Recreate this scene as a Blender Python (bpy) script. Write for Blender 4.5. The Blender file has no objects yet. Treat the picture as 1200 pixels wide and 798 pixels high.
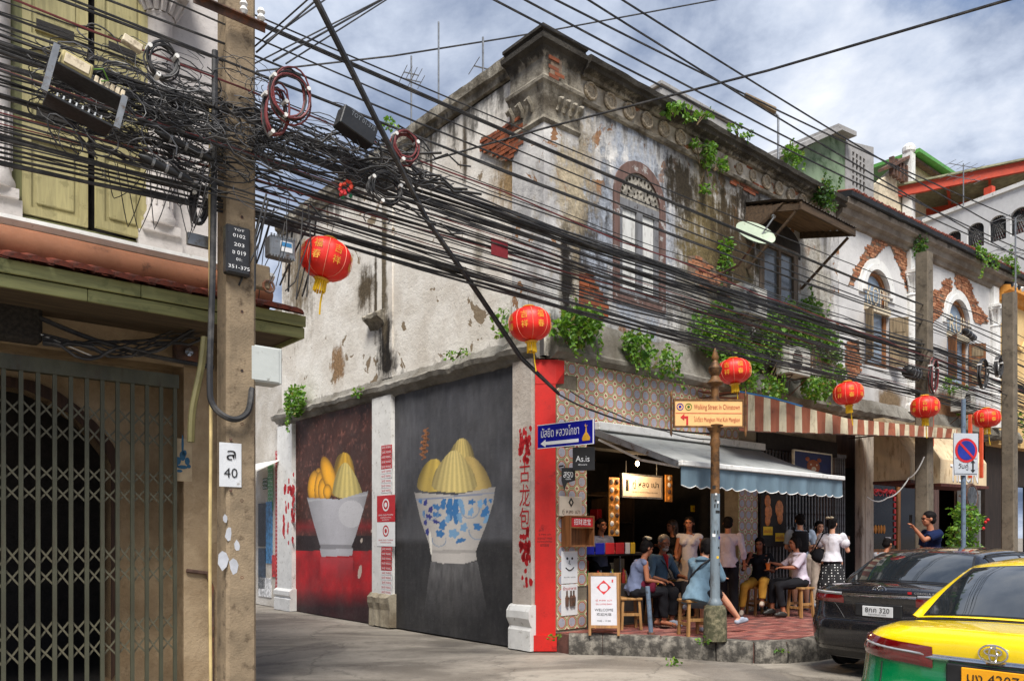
import bpy, bmesh, math, random
import numpy as np
from mathutils import Vector, Matrix, noise
from mathutils.geometry import tessellate_polygon
R = random.Random(11)
sc = bpy.context.scene
COL = sc.collection
rad = math.radians
# ---------------------------------------------------------------- camera
FP, HZ, CH = 927.0, 628.0, 1.6            # focal length in photo pixels, horizon row, eye height
cd = bpy.data.cameras.new("camera"); cam = bpy.data.objects.new("camera", cd); COL.objects.link(cam)
cam.location = (0, 0, CH); cam.rotation_euler = (rad(90), 0, 0)
cd.sensor_width = 36; cd.lens = 36 * FP / 1200; cd.shift_y = (HZ - 399) / 1200
cd.clip_start = 0.05; cd.clip_end = 3000
sc.camera = cam
# ---------------------------------------------------------------- light
SUN_EL, SUN_AZ = 56, 180                   # azimuth: clockwise from +Y
sc.view_settings.view_transform = 'Standard'; sc.view_settings.look = 'None'
sc.view_settings.exposure = 1.02; sc.view_settings.gamma = 1
sd = bpy.data.lights.new("sun", 'SUN'); sun = bpy.data.objects.new("sun", sd); COL.objects.link(sun)
sd.energy = 3.0; sd.angle = rad(24); sd.color = (1, .96, .9)
sun.rotation_euler = (rad(90 - SUN_EL), 0, rad(180 - SUN_AZ))
W = bpy.data.worlds.new("World"); sc.world = W; W.use_nodes = True

def lin(r, g, b, k=1.0):
    f = lambda c: ((c / 255 / 12.92) if c < 10.3 else ((c / 255 + .055) / 1.055) ** 2.4) * k
    return (f(r), f(g), f(b))
def nd(nt, t, props=None, ins=None):
    n = nt.nodes.new(t)
    for k, v in (props or {}).items(): setattr(n, k, v)
    for k, v in (ins or {}).items():
        s = n.inputs[k]
        if isinstance(v, bpy.types.NodeSocket): nt.links.new(v, s)
        elif isinstance(v, tuple) and len(v) == 3 and s.type == 'RGBA': s.default_value = (*v, 1)
        else: s.default_value = v
    return n
def mth(nt, op, a, b=0.0, c=0.0, clamp=False):
    n = nd(nt, 'ShaderNodeMath', {'operation': op, 'use_clamp': clamp}, {0: a, 1: b}); n.inputs[2].default_value = c if not isinstance(c, bpy.types.NodeSocket) else 0
    if isinstance(c, bpy.types.NodeSocket): nt.links.new(c, n.inputs[2])
    return n.outputs[0]
def mix(nt, f, a, b, bt='MIX'):
    n = nd(nt, 'ShaderNodeMix', {'data_type': 'RGBA', 'blend_type': bt})
    for i, v in ((0, f), (6, a), (7, b)):
        s = n.inputs[i]
        if isinstance(v, bpy.types.NodeSocket): nt.links.new(v, s)
        elif isinstance(v, tuple): s.default_value = (*v[:3], 1)
        else: s.default_value = v
    return n.outputs[2]
def ramp(nt, f, stops, interp='LINEAR'):
    n = nt.nodes.new('ShaderNodeValToRGB'); nt.links.new(f, n.inputs[0]); e = n.color_ramp.elements
    n.color_ramp.interpolation = interp
    while len(e) < len(stops): e.new(.5)
    for el, (p, c) in zip(e, stops):
        el.position = p; el.color = (*c, 1) if isinstance(c, tuple) else (c, c, c, 1)
    return n.outputs[0]
def mrange(nt, v, a, b, c=0., d=1.):
    return nd(nt, 'ShaderNodeMapRange', {'interpolation_type': 'SMOOTHSTEP'}, {0: v, 1: a, 2: b, 3: c, 4: d}).outputs[0]
def coords(nt, scale=(1, 1, 1), kind='Object'):
    tc = nt.nodes.new('ShaderNodeTexCoord')
    return nd(nt, 'ShaderNodeMapping', None, {0: tc.outputs[kind], 3: scale}).outputs[0]
def noi(nt, vec, scale, detail=4, rough=.6, dist=0.):
    return nd(nt, 'ShaderNodeTexNoise', None, {'Vector': vec, 'Scale': scale, 'Detail': detail, 'Roughness': rough, 'Distortion': dist}).outputs[0]
def newmat(name):
    m = bpy.data.materials.new(name); m.use_nodes = True; nt = m.node_tree
    return m, nt, nt.nodes['Principled BSDF']
_MC = {}
def pm(name, col, rough=.6, var=.2, scale=6, bump=.15, metal=0, dirt=0, dirtcol=(.05, .04, .03), coat=0, streak=False, spec=.5, fine=40, bd=.01):
    """generic procedural paint / wood / metal"""
    if name in _MC: return _MC[name]
    m, nt, b = newmat(name)
    v = coords(nt, (1, 1, .25) if streak else (1, 1, 1))
    n1 = noi(nt, v, scale, 6)
    c = mix(nt, mrange(nt, n1, .3, .7), tuple(x * (1 - var) for x in col), tuple(min(1, x * (1 + var)) for x in col))
    if dirt:
        n2 = noi(nt, v, scale * 1.7, 8, .7)
        c = mix(nt, mth(nt, 'MULTIPLY', mrange(nt, n2, .62 - dirt * .35, .75 - dirt * .2), .85), c, dirtcol)
    nt.links.new(c, b.inputs['Base Color'])
    b.inputs['Metallic'].default_value = metal
    n3 = noi(nt, v, fine, 4)
    nt.links.new(mrange(nt, n3, .2, .8, max(.02, rough - .1), min(1, rough + .12)), b.inputs['Roughness'])
    if coat: b.inputs['Coat Weight'].default_value = coat; b.inputs['Coat Roughness'].default_value = .03
    b.inputs['Specular IOR Level'].default_value = spec
    if bump: nt.links.new(nd(nt, 'ShaderNodeBump', None, {'Strength': bump, 'Distance': bd, 'Height': n3}).outputs[0], b.inputs['Normal'])
    _MC[name] = m
    return m
# ---------------------------------------------------------------- frames
class Fr:
    """a facade's frame: x along it (left to right seen from outside), y into the wall, z up"""
    def __init__(s, o, u):
        l = math.hypot(*u); s.o = o; s.u = (u[0] / l, u[1] / l); s.i = (-s.u[1], s.u[0]); s.rz = math.atan2(s.u[1], s.u[0])
    def mat(s, x=0, y=0, z=0, rz=0):
        return Matrix.Translation((s.o[0] + s.u[0] * x + s.i[0] * y, s.o[1] + s.u[1] * x + s.i[1] * y, z)) @ Matrix.Rotation(s.rz + rz, 4, 'Z')
    def w(s, x, y, z): return s.mat(x, y, z).translation.copy()
    def pix(s, px, py, y=0.):
        k = (px - 600) / FP
        Y = (y + s.o[0] * s.i[0] + s.o[1] * s.i[1]) / (k * s.i[0] + s.i[1])
        x = (k * Y - s.o[0]) * s.u[0] + (Y - s.o[1]) * s.u[1]
        return x, CH + (HZ - py) / FP * Y
    def loc(s, p):
        a, b = p[0] - s.o[0], p[1] - s.o[1]
        return Vector((a * s.u[0] + b * s.u[1], a * s.i[0] + b * s.i[1], p[2]))
def at(px, py, Y): return Vector(((px - 600) / FP * Y, Y, CH + (HZ - py) / FP * Y))
F = Fr((.609, 11.07), (.7647, .6444))
S = Fr((.322, 11.07), (.644, -.7647))
bo = F.w(7.85, 0, 0); B = Fr((bo.x, bo.y), (.797, .604))
# ---------------------------------------------------------------- mesh builder
class MB:
    def __init__(s, M=None): s.v = []; s.f = []; s.m = []; s.i = 0; s.M = M
    def add(s, vs, fs, mi=None):
        n = len(s.v)
        s.v += [tuple(s.M @ Vector(p)) for p in vs] if s.M else [tuple(p) for p in vs]
        s.f += [tuple(n + a for a in f) for f in fs]; s.m += [s.i if mi is None else mi] * len(fs); return s
    def box(s, x0, x1, y0, y1, z0, z1, mi=None):
        return s.add([(x0, y0, z0), (x1, y0, z0), (x1, y1, z0), (x0, y1, z0), (x0, y0, z1), (x1, y0, z1), (x1, y1, z1), (x0, y1, z1)],
              [(0, 3, 2, 1), (4, 5, 6, 7), (0, 1, 5, 4), (1, 2, 6, 5), (2, 3, 7, 6), (3, 0, 4, 7)], mi)
    def bevbox(s, x0, x1, y0, y1, z0, z1, b=.01, mi=None):
        """box with chamfered edges"""
        vs = []; 
        for sx in (0, 1):
            for sy in (0, 1):
                for sz in (0, 1):
                    X = (x0, x1)[sx]; Y = (y0, y1)[sy]; Z = (z0, z1)[sz]
                    dx = b * (1 - 2 * sx); dy = b * (1 - 2 * sy); dz = b * (1 - 2 * sz)
                    vs += [(X, Y + dy, Z + dz), (X + dx, Y, Z + dz), (X + dx, Y + dy, Z)]
        bm = bmesh.new(); [bm.verts.new(p) for p in vs]; bmesh.ops.convex_hull(bm, input=bm.verts[:]); bm.verts.index_update()
        pts = [v.co[:] for v in bm.verts]; fs = [tuple(v.index for v in f.verts) for f in bm.faces]; bm.free()
        return s.add(pts, fs, mi)
    def hull(s, pts, mi=None):
        bm = bmesh.new(); [bm.verts.new(p) for p in pts]; r = bmesh.ops.convex_hull(bm, input=bm.verts[:])
        bmesh.ops.delete(bm, geom=[v for v in bm.verts if not v.link_faces], context='VERTS'); bm.verts.index_update()
        p = [v.co[:] for v in bm.verts]; fs = [tuple(v.index for v in f.verts) for f in bm.faces]; bm.free()
        return s.add(p, fs, mi)
    def tube(s, pts, r, n=6, caps=True, mi=None):
        pts = [Vector(p) for p in pts]; rr = r if isinstance(r, (list, tuple)) else [r] * len(pts)
        vs = []; fs = []; prev = None
        for i, p in enumerate(pts):
            t = (pts[min(i + 1, len(pts) - 1)] - pts[max(i - 1, 0)])
            t = t.normalized() if t.length > 1e-9 else Vector((0, 0, 1))
            a = prev if prev else (Vector((0, 0, 1)) if abs(t.z) < .9 else Vector((1, 0, 0)))
            x = (a - t * a.dot(t)).normalized(); y = t.cross(x); prev = x
            vs += [p + (x * math.cos(2 * math.pi * k / n) + y * math.sin(2 * math.pi * k / n)) * rr[i] for k in range(n)]
        for i in range(len(pts) - 1):
            for k in range(n):
                fs.append((i * n + k, i * n + (k + 1) % n, (i + 1) * n + (k + 1) % n, (i + 1) * n + k))
        if caps: fs += [tuple(range(n))[::-1], tuple((len(pts) - 1) * n + k for k in range(n))]
        return s.add(vs, fs, mi)
    def cyl(s, p0, p1, r0, r1=None, n=12, mi=None): return s.tube([p0, p1], [r0, r0 if r1 is None else r1], n, True, mi)
    def lathe(s, prof, c=(0, 0, 0), n=16, axis='z', mi=None, caps=True):
        vs = []; fs = []
        for r, h in prof:
            for k in range(n):
                a = 2 * math.pi * k / n; x, y = r * math.cos(a), r * math.sin(a)
                p = (x, y, h) if axis == 'z' else ((x, h, y) if axis == 'y' else (h, x, y))
                vs.append((p[0] + c[0], p[1] + c[1], p[2] + c[2]))
        for i in range(len(prof) - 1):
            for k in range(n): fs.append((i * n + k, i * n + (k + 1) % n, (i + 1) * n + (k + 1) % n, (i + 1) * n + k))
        if caps: fs += [tuple(range(n))[::-1], tuple((len(prof) - 1) * n + k for k in range(n))]
        return s.add(vs, fs, mi)
    def ball(s, c, r, n=10, mi=None):
        rx, ry, rz = r if isinstance(r, tuple) else (r, r, r); m = max(4, n // 2)
        vs = [(c[0], c[1], c[2] - rz)]; fs = []
        for i in range(1, m):
            t = -math.pi / 2 + math.pi * i / m
            for k in range(n):
                a = 2 * math.pi * k / n; vs.append((c[0] + rx * math.cos(t) * math.cos(a), c[1] + ry * math.cos(t) * math.sin(a), c[2] + rz * math.sin(t)))
        vs.append((c[0], c[1], c[2] + rz)); q = len(vs) - 1
        for k in range(n):
            fs.append((0, 1 + (k + 1) % n, 1 + k)); fs.append((q, 1 + (m - 2) * n + k, 1 + (m - 2) * n + (k + 1) % n))
        for i in range(m - 2):
            for k in range(n): fs.append((1 + i * n + k, 1 + i * n + (k + 1) % n, 1 + (i + 1) * n + (k + 1) % n, 1 + (i + 1) * n + k))
        return s.add(vs, fs, mi)
    def grid(s, rows, mi=None, close=False):
        h = len(rows); w = len(rows[0]); vs = [p for r in rows for p in r]; fs = []
        for i in range(h - 1):
            for j in range(w - (0 if close else 1)): fs.append((i * w + j, i * w + (j + 1) % w, (i + 1) * w + (j + 1) % w, (i + 1) * w + j))
        return s.add(vs, fs, mi)
    def plate(s, out, y0, y1, holes=(), mi=None):
        """polygon in x,z with holes, front face at y0, back at y1 (extruded)"""
        loops = [[Vector((a, b, 0)) for a, b in out]] + [[Vector((a, b, 0)) for a, b in h] for h in holes]
        tri = tessellate_polygon(loops); flat = [p for l in loops for p in l]; n = len(flat)
        vs = [(p.x, y0, p.y) for p in flat] + [(p.x, y1, p.y) for p in flat]; fs = []
        for t in tri:
            a, b, c = (flat[i] for i in t); ccw = (b.x - a.x) * (c.y - a.y) - (b.y - a.y) * (c.x - a.x) > 0
            t = tuple(t) if ccw else tuple(t)[::-1]
            fs.append(t); fs.append(tuple(i + n for i in t[::-1]))
        o = 0
        for l in loops:
            k = len(l)
            for i in range(k): fs.append((o + i, o + (i + 1) % k, n + o + (i + 1) % k, n + o + i))
            o += k
        return s.add(vs, fs, mi)
    def build(s, name, mats, parent=None, smooth=False, M=None):
        me = bpy.data.meshes.new(name); me.from_pydata(s.v, [], s.f)
        for m in (mats if isinstance(mats, list) else [mats]): me.materials.append(m)
        if any(s.m): me.polygons.foreach_set('material_index', s.m)
        me.polygons.foreach_set('use_smooth', [smooth] * len(me.polygons)); me.update()
        bm = bmesh.new(); bm.from_mesh(me); bmesh.ops.recalc_face_normals(bm, faces=bm.faces[:]); bm.to_mesh(me); bm.free()
        if smooth:
            try: me.set_sharp_from_angle(angle=rad(45))
            except Exception: pass
        o = bpy.data.objects.new(name, me); COL.objects.link(o)
        if parent: o.parent = parent
        if M is not None: o.matrix_local = M
        return o
def obj_of(me, name, parent=None, M=None):
    o = bpy.data.objects.new(name, me); COL.objects.link(o)
    if parent: o.parent = parent
    if M is not None: o.matrix_local = M
    return o
def thing(name, label, cat, M=None, group=None):
    o = bpy.data.objects.new(name, None); COL.objects.link(o); o.empty_display_size = .2
    if M is not None: o.matrix_world = M
    o['label'] = label; o['category'] = cat
    if group: o['group'] = group
    return o
def tag(o, label, cat, group=None):
    o['label'] = label; o['category'] = cat
    if group: o['group'] = group
    return o
def stuff(o): o['kind'] = 'stuff'; return o
def struct(o): o['kind'] = 'structure'; return o
def kids(o): return [c for c in bpy.data.objects if c.parent == o]
def copytree(o, M, label=None, group=None, parent=None, _k=None):
    if _k is None:
        _k = {}
        for c in bpy.data.objects:
            if c.parent: _k.setdefault(c.parent.name, []).append(c)
    c = o.copy(); COL.objects.link(c)
    if parent: c.parent = parent
    else: c.matrix_world = M
    if label: c['label'] = label
    if group: c['group'] = group
    for ch in _k.get(o.name, []):
        copytree(ch, None, parent=c, _k=_k)
    return c
def text(s, w, h, m, parent, M, name='lettering', ext=.002, sp=1.0, vertical=False):
    """flat letters centred at M, facing -y, fitted into w x h (h None keeps proportions)"""
    cu = bpy.data.curves.new(name, 'FONT'); cu.body = s; cu.size = 1; cu.extrude = 0; cu.space_character = sp; cu.resolution_u = 2
    cu.align_x = 'CENTER'; cu.align_y = 'CENTER'
    t = bpy.data.objects.new('t', cu); COL.objects.link(t)
    me = bpy.data.meshes.new_from_object(t.evaluated_get(bpy.context.evaluated_depsgraph_get()))
    bpy.data.objects.remove(t); bpy.data.curves.remove(cu)
    if not me.vertices: return None
    a = np.empty(len(me.vertices) * 3); me.vertices.foreach_get('co', a); a = a.reshape(-1, 3)
    lo, hi = a.min(0), a.max(0); c = (lo + hi) / 2
    sx = w / max(1e-6, hi[0] - lo[0]); sy = (h / max(1e-6, hi[1] - lo[1])) if h else sx
    out = np.stack([(a[:, 0] - c[0]) * sx, np.full(len(a), -ext), (a[:, 1] - c[1]) * sy], 1)
    me.vertices.foreach_set('co', out.ravel()); me.materials.clear(); me.materials.append(m); me.update(); me.name = name
    return obj_of(me, name, parent, M)
T = Matrix.Translation
def RX(a): return Matrix.Rotation(a, 4, 'X')
def RY(a): return Matrix.Rotation(a, 4, 'Y')
def RZ(a): return Matrix.Rotation(a, 4, 'Z')
def arch(x0, x1, z0, zs, n=12, ry=None):
    """outline of an arched opening: bottom z0, spring zs"""
    c = (x0 + x1) / 2; r = (x1 - x0) / 2; ry = ry or r
    return [(x0, z0), (x1, z0)] + [(c + r * math.cos(math.pi * k / n), zs + ry * math.sin(math.pi * k / n)) for k in range(n + 1)]
def rect(x0, x1, z0, z1): return [(x0, z0), (x1, z0), (x1, z1), (x0, z1)]
def inpoly(px, py, poly):
    px = np.asarray(px, float); py = np.asarray(py, float); r = np.zeros(px.shape, bool); n = len(poly); j = n - 1
    for i in range(n):
        xi, yi = poly[i]; xj, yj = poly[j]
        c = ((yi > py) != (yj > py)) & (px < (xj - xi) * (py - yi) / ((yj - yi) or 1e-9) + xi); r ^= c; j = i
    return r

# ---------------------------------------------------------------- sky
def make_sky():
    nt = W.node_tree; bg = nt.nodes['Background']
    sky = nd(nt, 'ShaderNodeTexSky', {'sky_type': 'NISHITA', 'sun_disc': False, 'sun_elevation': rad(SUN_EL), 'sun_rotation': rad(SUN_AZ), 'air_density': 1.0, 'dust_density': 1.5, 'ozone_density': 1.5})
    tc = nt.nodes.new('ShaderNodeTexCoord'); sp = nd(nt, 'ShaderNodeSeparateXYZ', None, {0: tc.outputs['Generated']})
    zz = mth(nt, 'ADD', mth(nt, 'MAXIMUM', sp.outputs[2], 0.0), .28)
    v = nd(nt, 'ShaderNodeCombineXYZ', None, {0: mth(nt, 'DIVIDE', sp.outputs[0], zz), 1: mth(nt, 'DIVIDE', sp.outputs[1], zz), 2: .35}).outputs[0]
    n1 = noi(nt, v, 1.15, 9, .58, .35); n2 = noi(nt, v, 2.6, 8, .6, .2)
    # one real gap in the cloud deck, high on the right
    dx = mth(nt, 'SUBTRACT', sp.outputs[0], .40); dz = mth(nt, 'SUBTRACT', sp.outputs[2], .53)
    d = mth(nt, 'SQRT', mth(nt, 'ADD', mth(nt, 'MULTIPLY', mth(nt, 'POWER', dx, 2.), 11.), mth(nt, 'MULTIPLY', mth(nt, 'POWER', dz, 2.), 70.)))
    gap = mrange(nt, d, .05, 1.0, .33, 0.)
    cov = mth(nt, 'SUBTRACT', mth(nt, 'ADD', mth(nt, 'MULTIPLY', n1, .75), mth(nt, 'MULTIPLY', n2, .35)), gap)
    mask = mrange(nt, cov, .2, .37)
    shade = mth(nt, 'ADD', mth(nt, 'MULTIPLY', n2, .65), mth(nt, 'MULTIPLY', noi(nt, v, .8, 3), .5))
    cl = ramp(nt, shade, [(.46, lin(98, 112, 138)), (.56, lin(140, 154, 180)), (.645, lin(196, 206, 224)), (.75, lin(238, 242, 250))])
    cl = mix(nt, 1.0, cl, (8.3, 8.3, 8.3), 'MULTIPLY')
    blue = mix(nt, .7, sky.outputs[0], tuple(c * 9 for c in lin(70, 112, 165)))
    nt.links.new(mix(nt, mask, blue, cl), bg.inputs[0]); bg.inputs[1].default_value = .07
make_sky()
# ================================================================ materials
def weathered(name, base, alt, mold=(.03, .026, .02), amt=.5, top=None, bottom=None, blobs=(), nb=1.0, scale=1.0, bump=.5, peel=None, peel_amt=0.):
    """old plaster. top / bottom = (z_clear, z_full): mould grows between the heights. blobs = (x, z, rx, rz, colour, soft)"""
    m, nt, b = newmat(name); v = coords(nt); xyz = nd(nt, 'ShaderNodeSeparateXYZ', None, {0: v})
    n1 = noi(nt, v, 1.3 * scale, 9, .65); c = mix(nt, mrange(nt, n1, .35, .65), base, alt)
    vs = coords(nt, (1, 1, .16)); ns = noi(nt, vs, 5 * scale, 8, .7); nf = noi(nt, v, 16 * scale, 8, .75); nl = noi(nt, v, 3.1 * scale, 10, .7)
    c = mix(nt, mth(nt, 'MULTIPLY', mrange(nt, nf, .5, .72), .35), c, tuple(x * .45 for x in alt))
    h = None
    for t in (top, bottom):
        if t:
            k = mrange(nt, xyz.outputs[2], t[0], t[1]) if t[1] > t[0] else mrange(nt, mth(nt, 'MULTIPLY', xyz.outputs[2], -1.), -t[0], -t[1])
            h = k if h is None else mth(nt, 'MAXIMUM', h, k)
    g = mth(nt, 'ADD', mth(nt, 'MULTIPLY', ns, .6), mth(nt, 'MULTIPLY', nl, .4))
    lvl = mth(nt, 'ADD', g, mth(nt, 'MULTIPLY', h, .3) if h is not None else 0.0)
    mk = mrange(nt, lvl, .72 - amt * .28, .86 - amt * .25)
    hgt = mth(nt, 'ADD', nf, mth(nt, 'MULTIPLY', nl, 1.5))
    if peel:
        np_ = noi(nt, v, 1.9 * scale, 12, .62, .6); pk = mrange(nt, np_, .66 - peel_amt * .25, .668 - peel_amt * .25)
        c = mix(nt, pk, c, mix(nt, nf, tuple(x * .6 for x in peel), peel)); hgt = mth(nt, 'SUBTRACT', hgt, mth(nt, 'MULTIPLY', pk, 1.2))
    for (bx, bz, rx, rz, bc, soft) in blobs:
        dx = mth(nt, 'DIVIDE', mth(nt, 'SUBTRACT', xyz.outputs[0], bx), rx); dz = mth(nt, 'DIVIDE', mth(nt, 'SUBTRACT', xyz.outputs[2], bz), rz)
        d = mth(nt, 'SQRT', mth(nt, 'ADD', mth(nt, 'POWER', dx, 2.), mth(nt, 'POWER', dz, 2.)))
        d = mth(nt, 'ADD', d, mth(nt, 'MULTIPLY', mth(nt, 'SUBTRACT', mth(nt, 'ADD', mth(nt, 'MULTIPLY', nl, .5), mth(nt, 'MULTIPLY', ns, .5)), .5), 4.0 * nb))
        k = mrange(nt, d, 1.0 - soft, 1.0 + soft, 1., 0.)
        c = mix(nt, k, c, mix(nt, mrange(nt, nf, .3, .7), tuple(x * .55 for x in bc), tuple(x * 1.25 for x in bc)))
        hgt = mth(nt, 'SUBTRACT', hgt, mth(nt, 'MULTIPLY', k, .5))
    c = mix(nt, mth(nt, 'MULTIPLY', mk, .88), c, mix(nt, nf, mold, tuple(x * 2.6 for x in mold)))
    nt.links.new(c, b.inputs['Base Color']); b.inputs['Roughness'].default_value = .88; b.inputs['Specular IOR Level'].default_value = .25
    nt.links.new(nd(nt, 'ShaderNodeBump', None, {'Strength': bump, 'Distance': .03, 'Height': hgt}).outputs[0], b.inputs['Normal'])
    return m
def wood(name, col, rough=.65, grain=1.0, axis=2, dark=.4, flake=None):
    if name in _MC: return _MC[name]
    m, nt, b = newmat(name); sc_ = [14, 14, 14]; sc_[axis] = 1.2; v = coords(nt, tuple(sc_))
    n1 = noi(nt, v, 1.5, 8, .65, .6); c = mix(nt, mrange(nt, n1, .3, .7), tuple(x * dark for x in col), col)
    v2 = coords(nt); n2 = noi(nt, v2, 5, 8, .7)
    if flake: c = mix(nt, mrange(nt, n2, .55, .62), c, flake)
    nt.links.new(c, b.inputs['Base Color']); b.inputs['Roughness'].default_value = rough
    nt.links.new(nd(nt, 'ShaderNodeBump', None, {'Strength': .35, 'Distance': .006, 'Height': n1}).outputs[0], b.inputs['Normal'])
    _MC[name] = m; return m
def brickmat(name, c1, c2):
    m, nt, b = newmat(name); v = coords(nt); g = nd(nt, 'ShaderNodeNewGeometry')
    n1 = noi(nt, v, 9, 5); n2 = noi(nt, v, 40, 6)
    c = mix(nt, g.outputs['Random Per Island'], c1, c2); c = mix(nt, mrange(nt, n1, .45, .7), c, tuple(x * .45 for x in c1))
    nt.links.new(c, b.inputs['Base Color']); b.inputs['Roughness'].default_value = .9
    nt.links.new(nd(nt, 'ShaderNodeBump', None, {'Strength': .6, 'Distance': .01, 'Height': n2}).outputs[0], b.inputs['Normal']); return m
def leafmat(name, c1, c2):
    m, nt, b = newmat(name); g = nd(nt, 'ShaderNodeNewGeometry')
    c = ramp(nt, g.outputs['Random Per Island'], [(0., c2), (.35, tuple((x + y) / 2 for x, y in zip(c1, c2))), (.75, c1), (.93, (c1[0] * 1.5, c1[1] * 1.2, c1[2])), (1., (.22, .15, .04))]); nt.links.new(c, b.inputs['Base Color']); b.inputs['Roughness'].default_value = .5
    tr = nd(nt, 'ShaderNodeBsdfTranslucent', None, {0: mix(nt, .5, c, (.25, .5, .03))})
    ms = nd(nt, 'ShaderNodeMixShader', None, {0: .35, 1: b.outputs[0], 2: tr.outputs[0]}); nt.links.new(ms.outputs[0], nt.nodes['Material Output'].inputs[0]); return m
def glass(name, col=(.02, .025, .03), rough=.05, spec=.8):
    m, nt, b = newmat(name); v = coords(nt); n = noi(nt, v, 3, 3)
    nt.links.new(mix(nt, n, tuple(x * .6 for x in col), tuple(x * 1.5 for x in col)), b.inputs['Base Color'])
    b.inputs['Roughness'].default_value = rough; b.inputs['Specular IOR Level'].default_value = spec; b.inputs['IOR'].default_value = 1.52
    nt.links.new(nd(nt, 'ShaderNodeBump', None, {'Strength': .03, 'Distance': .01, 'Height': n}).outputs[0], b.inputs['Normal'])
    return m
MT = {}
MT['black'] = pm('black_plastic', (.012, .012, .013), .45, .3)
MT['cable'] = pm('cable_rubber', (.016, .016, .018), .6, .5, scale=3, bump=0, dirt=.5, dirtcol=(.075, .07, .065))
MT['cable_grey'] = pm('cable_grey', (.07, .07, .075), .5, .3, bump=0)
MT['cable_red'] = pm('cable_red', (.16, .03, .03), .5, .3, bump=0)
MT['cable_blue'] = pm('cable_blue', (.02, .14, .35), .5, .3, bump=0)
MT['white'] = pm('white_paint', (.72, .71, .68), .6, .08, dirt=.2, dirtcol=(.3, .27, .22))
MT['cream'] = pm('cream_paint', (.62, .53, .38), .7, .12, dirt=.35, dirtcol=(.2, .15, .09))
MT['red'] = pm('red_paint', lin(200, 28, 18), .55, .12, scale=3, dirt=.15, dirtcol=lin(120, 15, 12))
MT['steel'] = pm('grey_steel', (.25, .26, .27), .4, .2, metal=.6, dirt=.3, dirtcol=(.1, .06, .03))
MT['chrome'] = pm('chrome', (.75, .76, .78), .12, .05, metal=1, bump=0)
MT['rust'] = pm('rusty_iron', (.09, .05, .035), .8, .5, bump=.4, dirt=.4, dirtcol=(.2, .07, .03))
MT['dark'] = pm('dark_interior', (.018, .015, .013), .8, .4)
MT['inkblack'] = pm('black_print', (.01, .01, .01), .6, .1, bump=0)
MT['whiteprint'] = pm('white_print', (.78, .78, .78), .6, .04, bump=0)
MT['leaf'] = leafmat('leaf_green', (.15, .3, .03), (.035, .12, .015))
MT['leafd'] = leafmat('leaf_dark', (.03, .09, .015), (.012, .04, .008))
MT['brick'] = brickmat('old_red_brick', lin(142, 84, 54), lin(186, 132, 96))
MT['brick_or'] = brickmat('orange_brick', lin(158, 84, 46), lin(108, 60, 40))
MT['mortar'] = pm('old_mortar', (.16, .11, .075), .95, .4, scale=12, bump=.6)
MT['ptile'] = pm('terracotta_roof_tile', lin(130, 60, 40), .8, .4, scale=5, dirt=.5, dirtcol=(.04, .03, .025))
MT['yellow'] = pm('yellow_print', lin(240, 195, 20), .5, .08, bump=0)
MT['bluep'] = pm('blue_sign_enamel', lin(15, 20, 140), .35, .08, bump=.02)
MT['redp'] = pm('red_print', lin(185, 25, 30), .5, .1, bump=0)
MT['concrete'] = pm('pole_concrete', lin(134, 117, 94), .9, .25, scale=4, bump=.6, dirt=.25, dirtcol=lin(70, 55, 40), fine=60)
MT['concrete2'] = pm('pole_concrete_grey', lin(104, 94, 80), .9, .25, scale=4, bump=.6, dirt=.3, dirtcol=lin(60, 52, 42), fine=60)
MT['skin1'] = pm('skin_light', lin(205, 150, 120), .55, .06, bump=.05, scale=3)
MT['skin2'] = pm('skin_tan', lin(165, 105, 75), .55, .06, bump=.05, scale=3)
MT['skin3'] = pm('skin_brown', lin(125, 75, 52), .55, .06, bump=.05, scale=3)
MT['hair'] = pm('black_hair', (.007, .005, .005), .75, .4, scale=30, bump=.3, spec=.15)
MT['hairb'] = pm('brown_hair', (.05, .028, .016), .45, .4, scale=30, bump=.5)
MT['hairg'] = pm('greying_hair', (.10, .09, .085), .6, .4, scale=30, bump=.5)
def cloth(name, col, scale=60): return pm('cloth_' + name, col, .9, .12, scale=7, bump=.35, fine=scale * 4, spec=.2)
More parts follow.
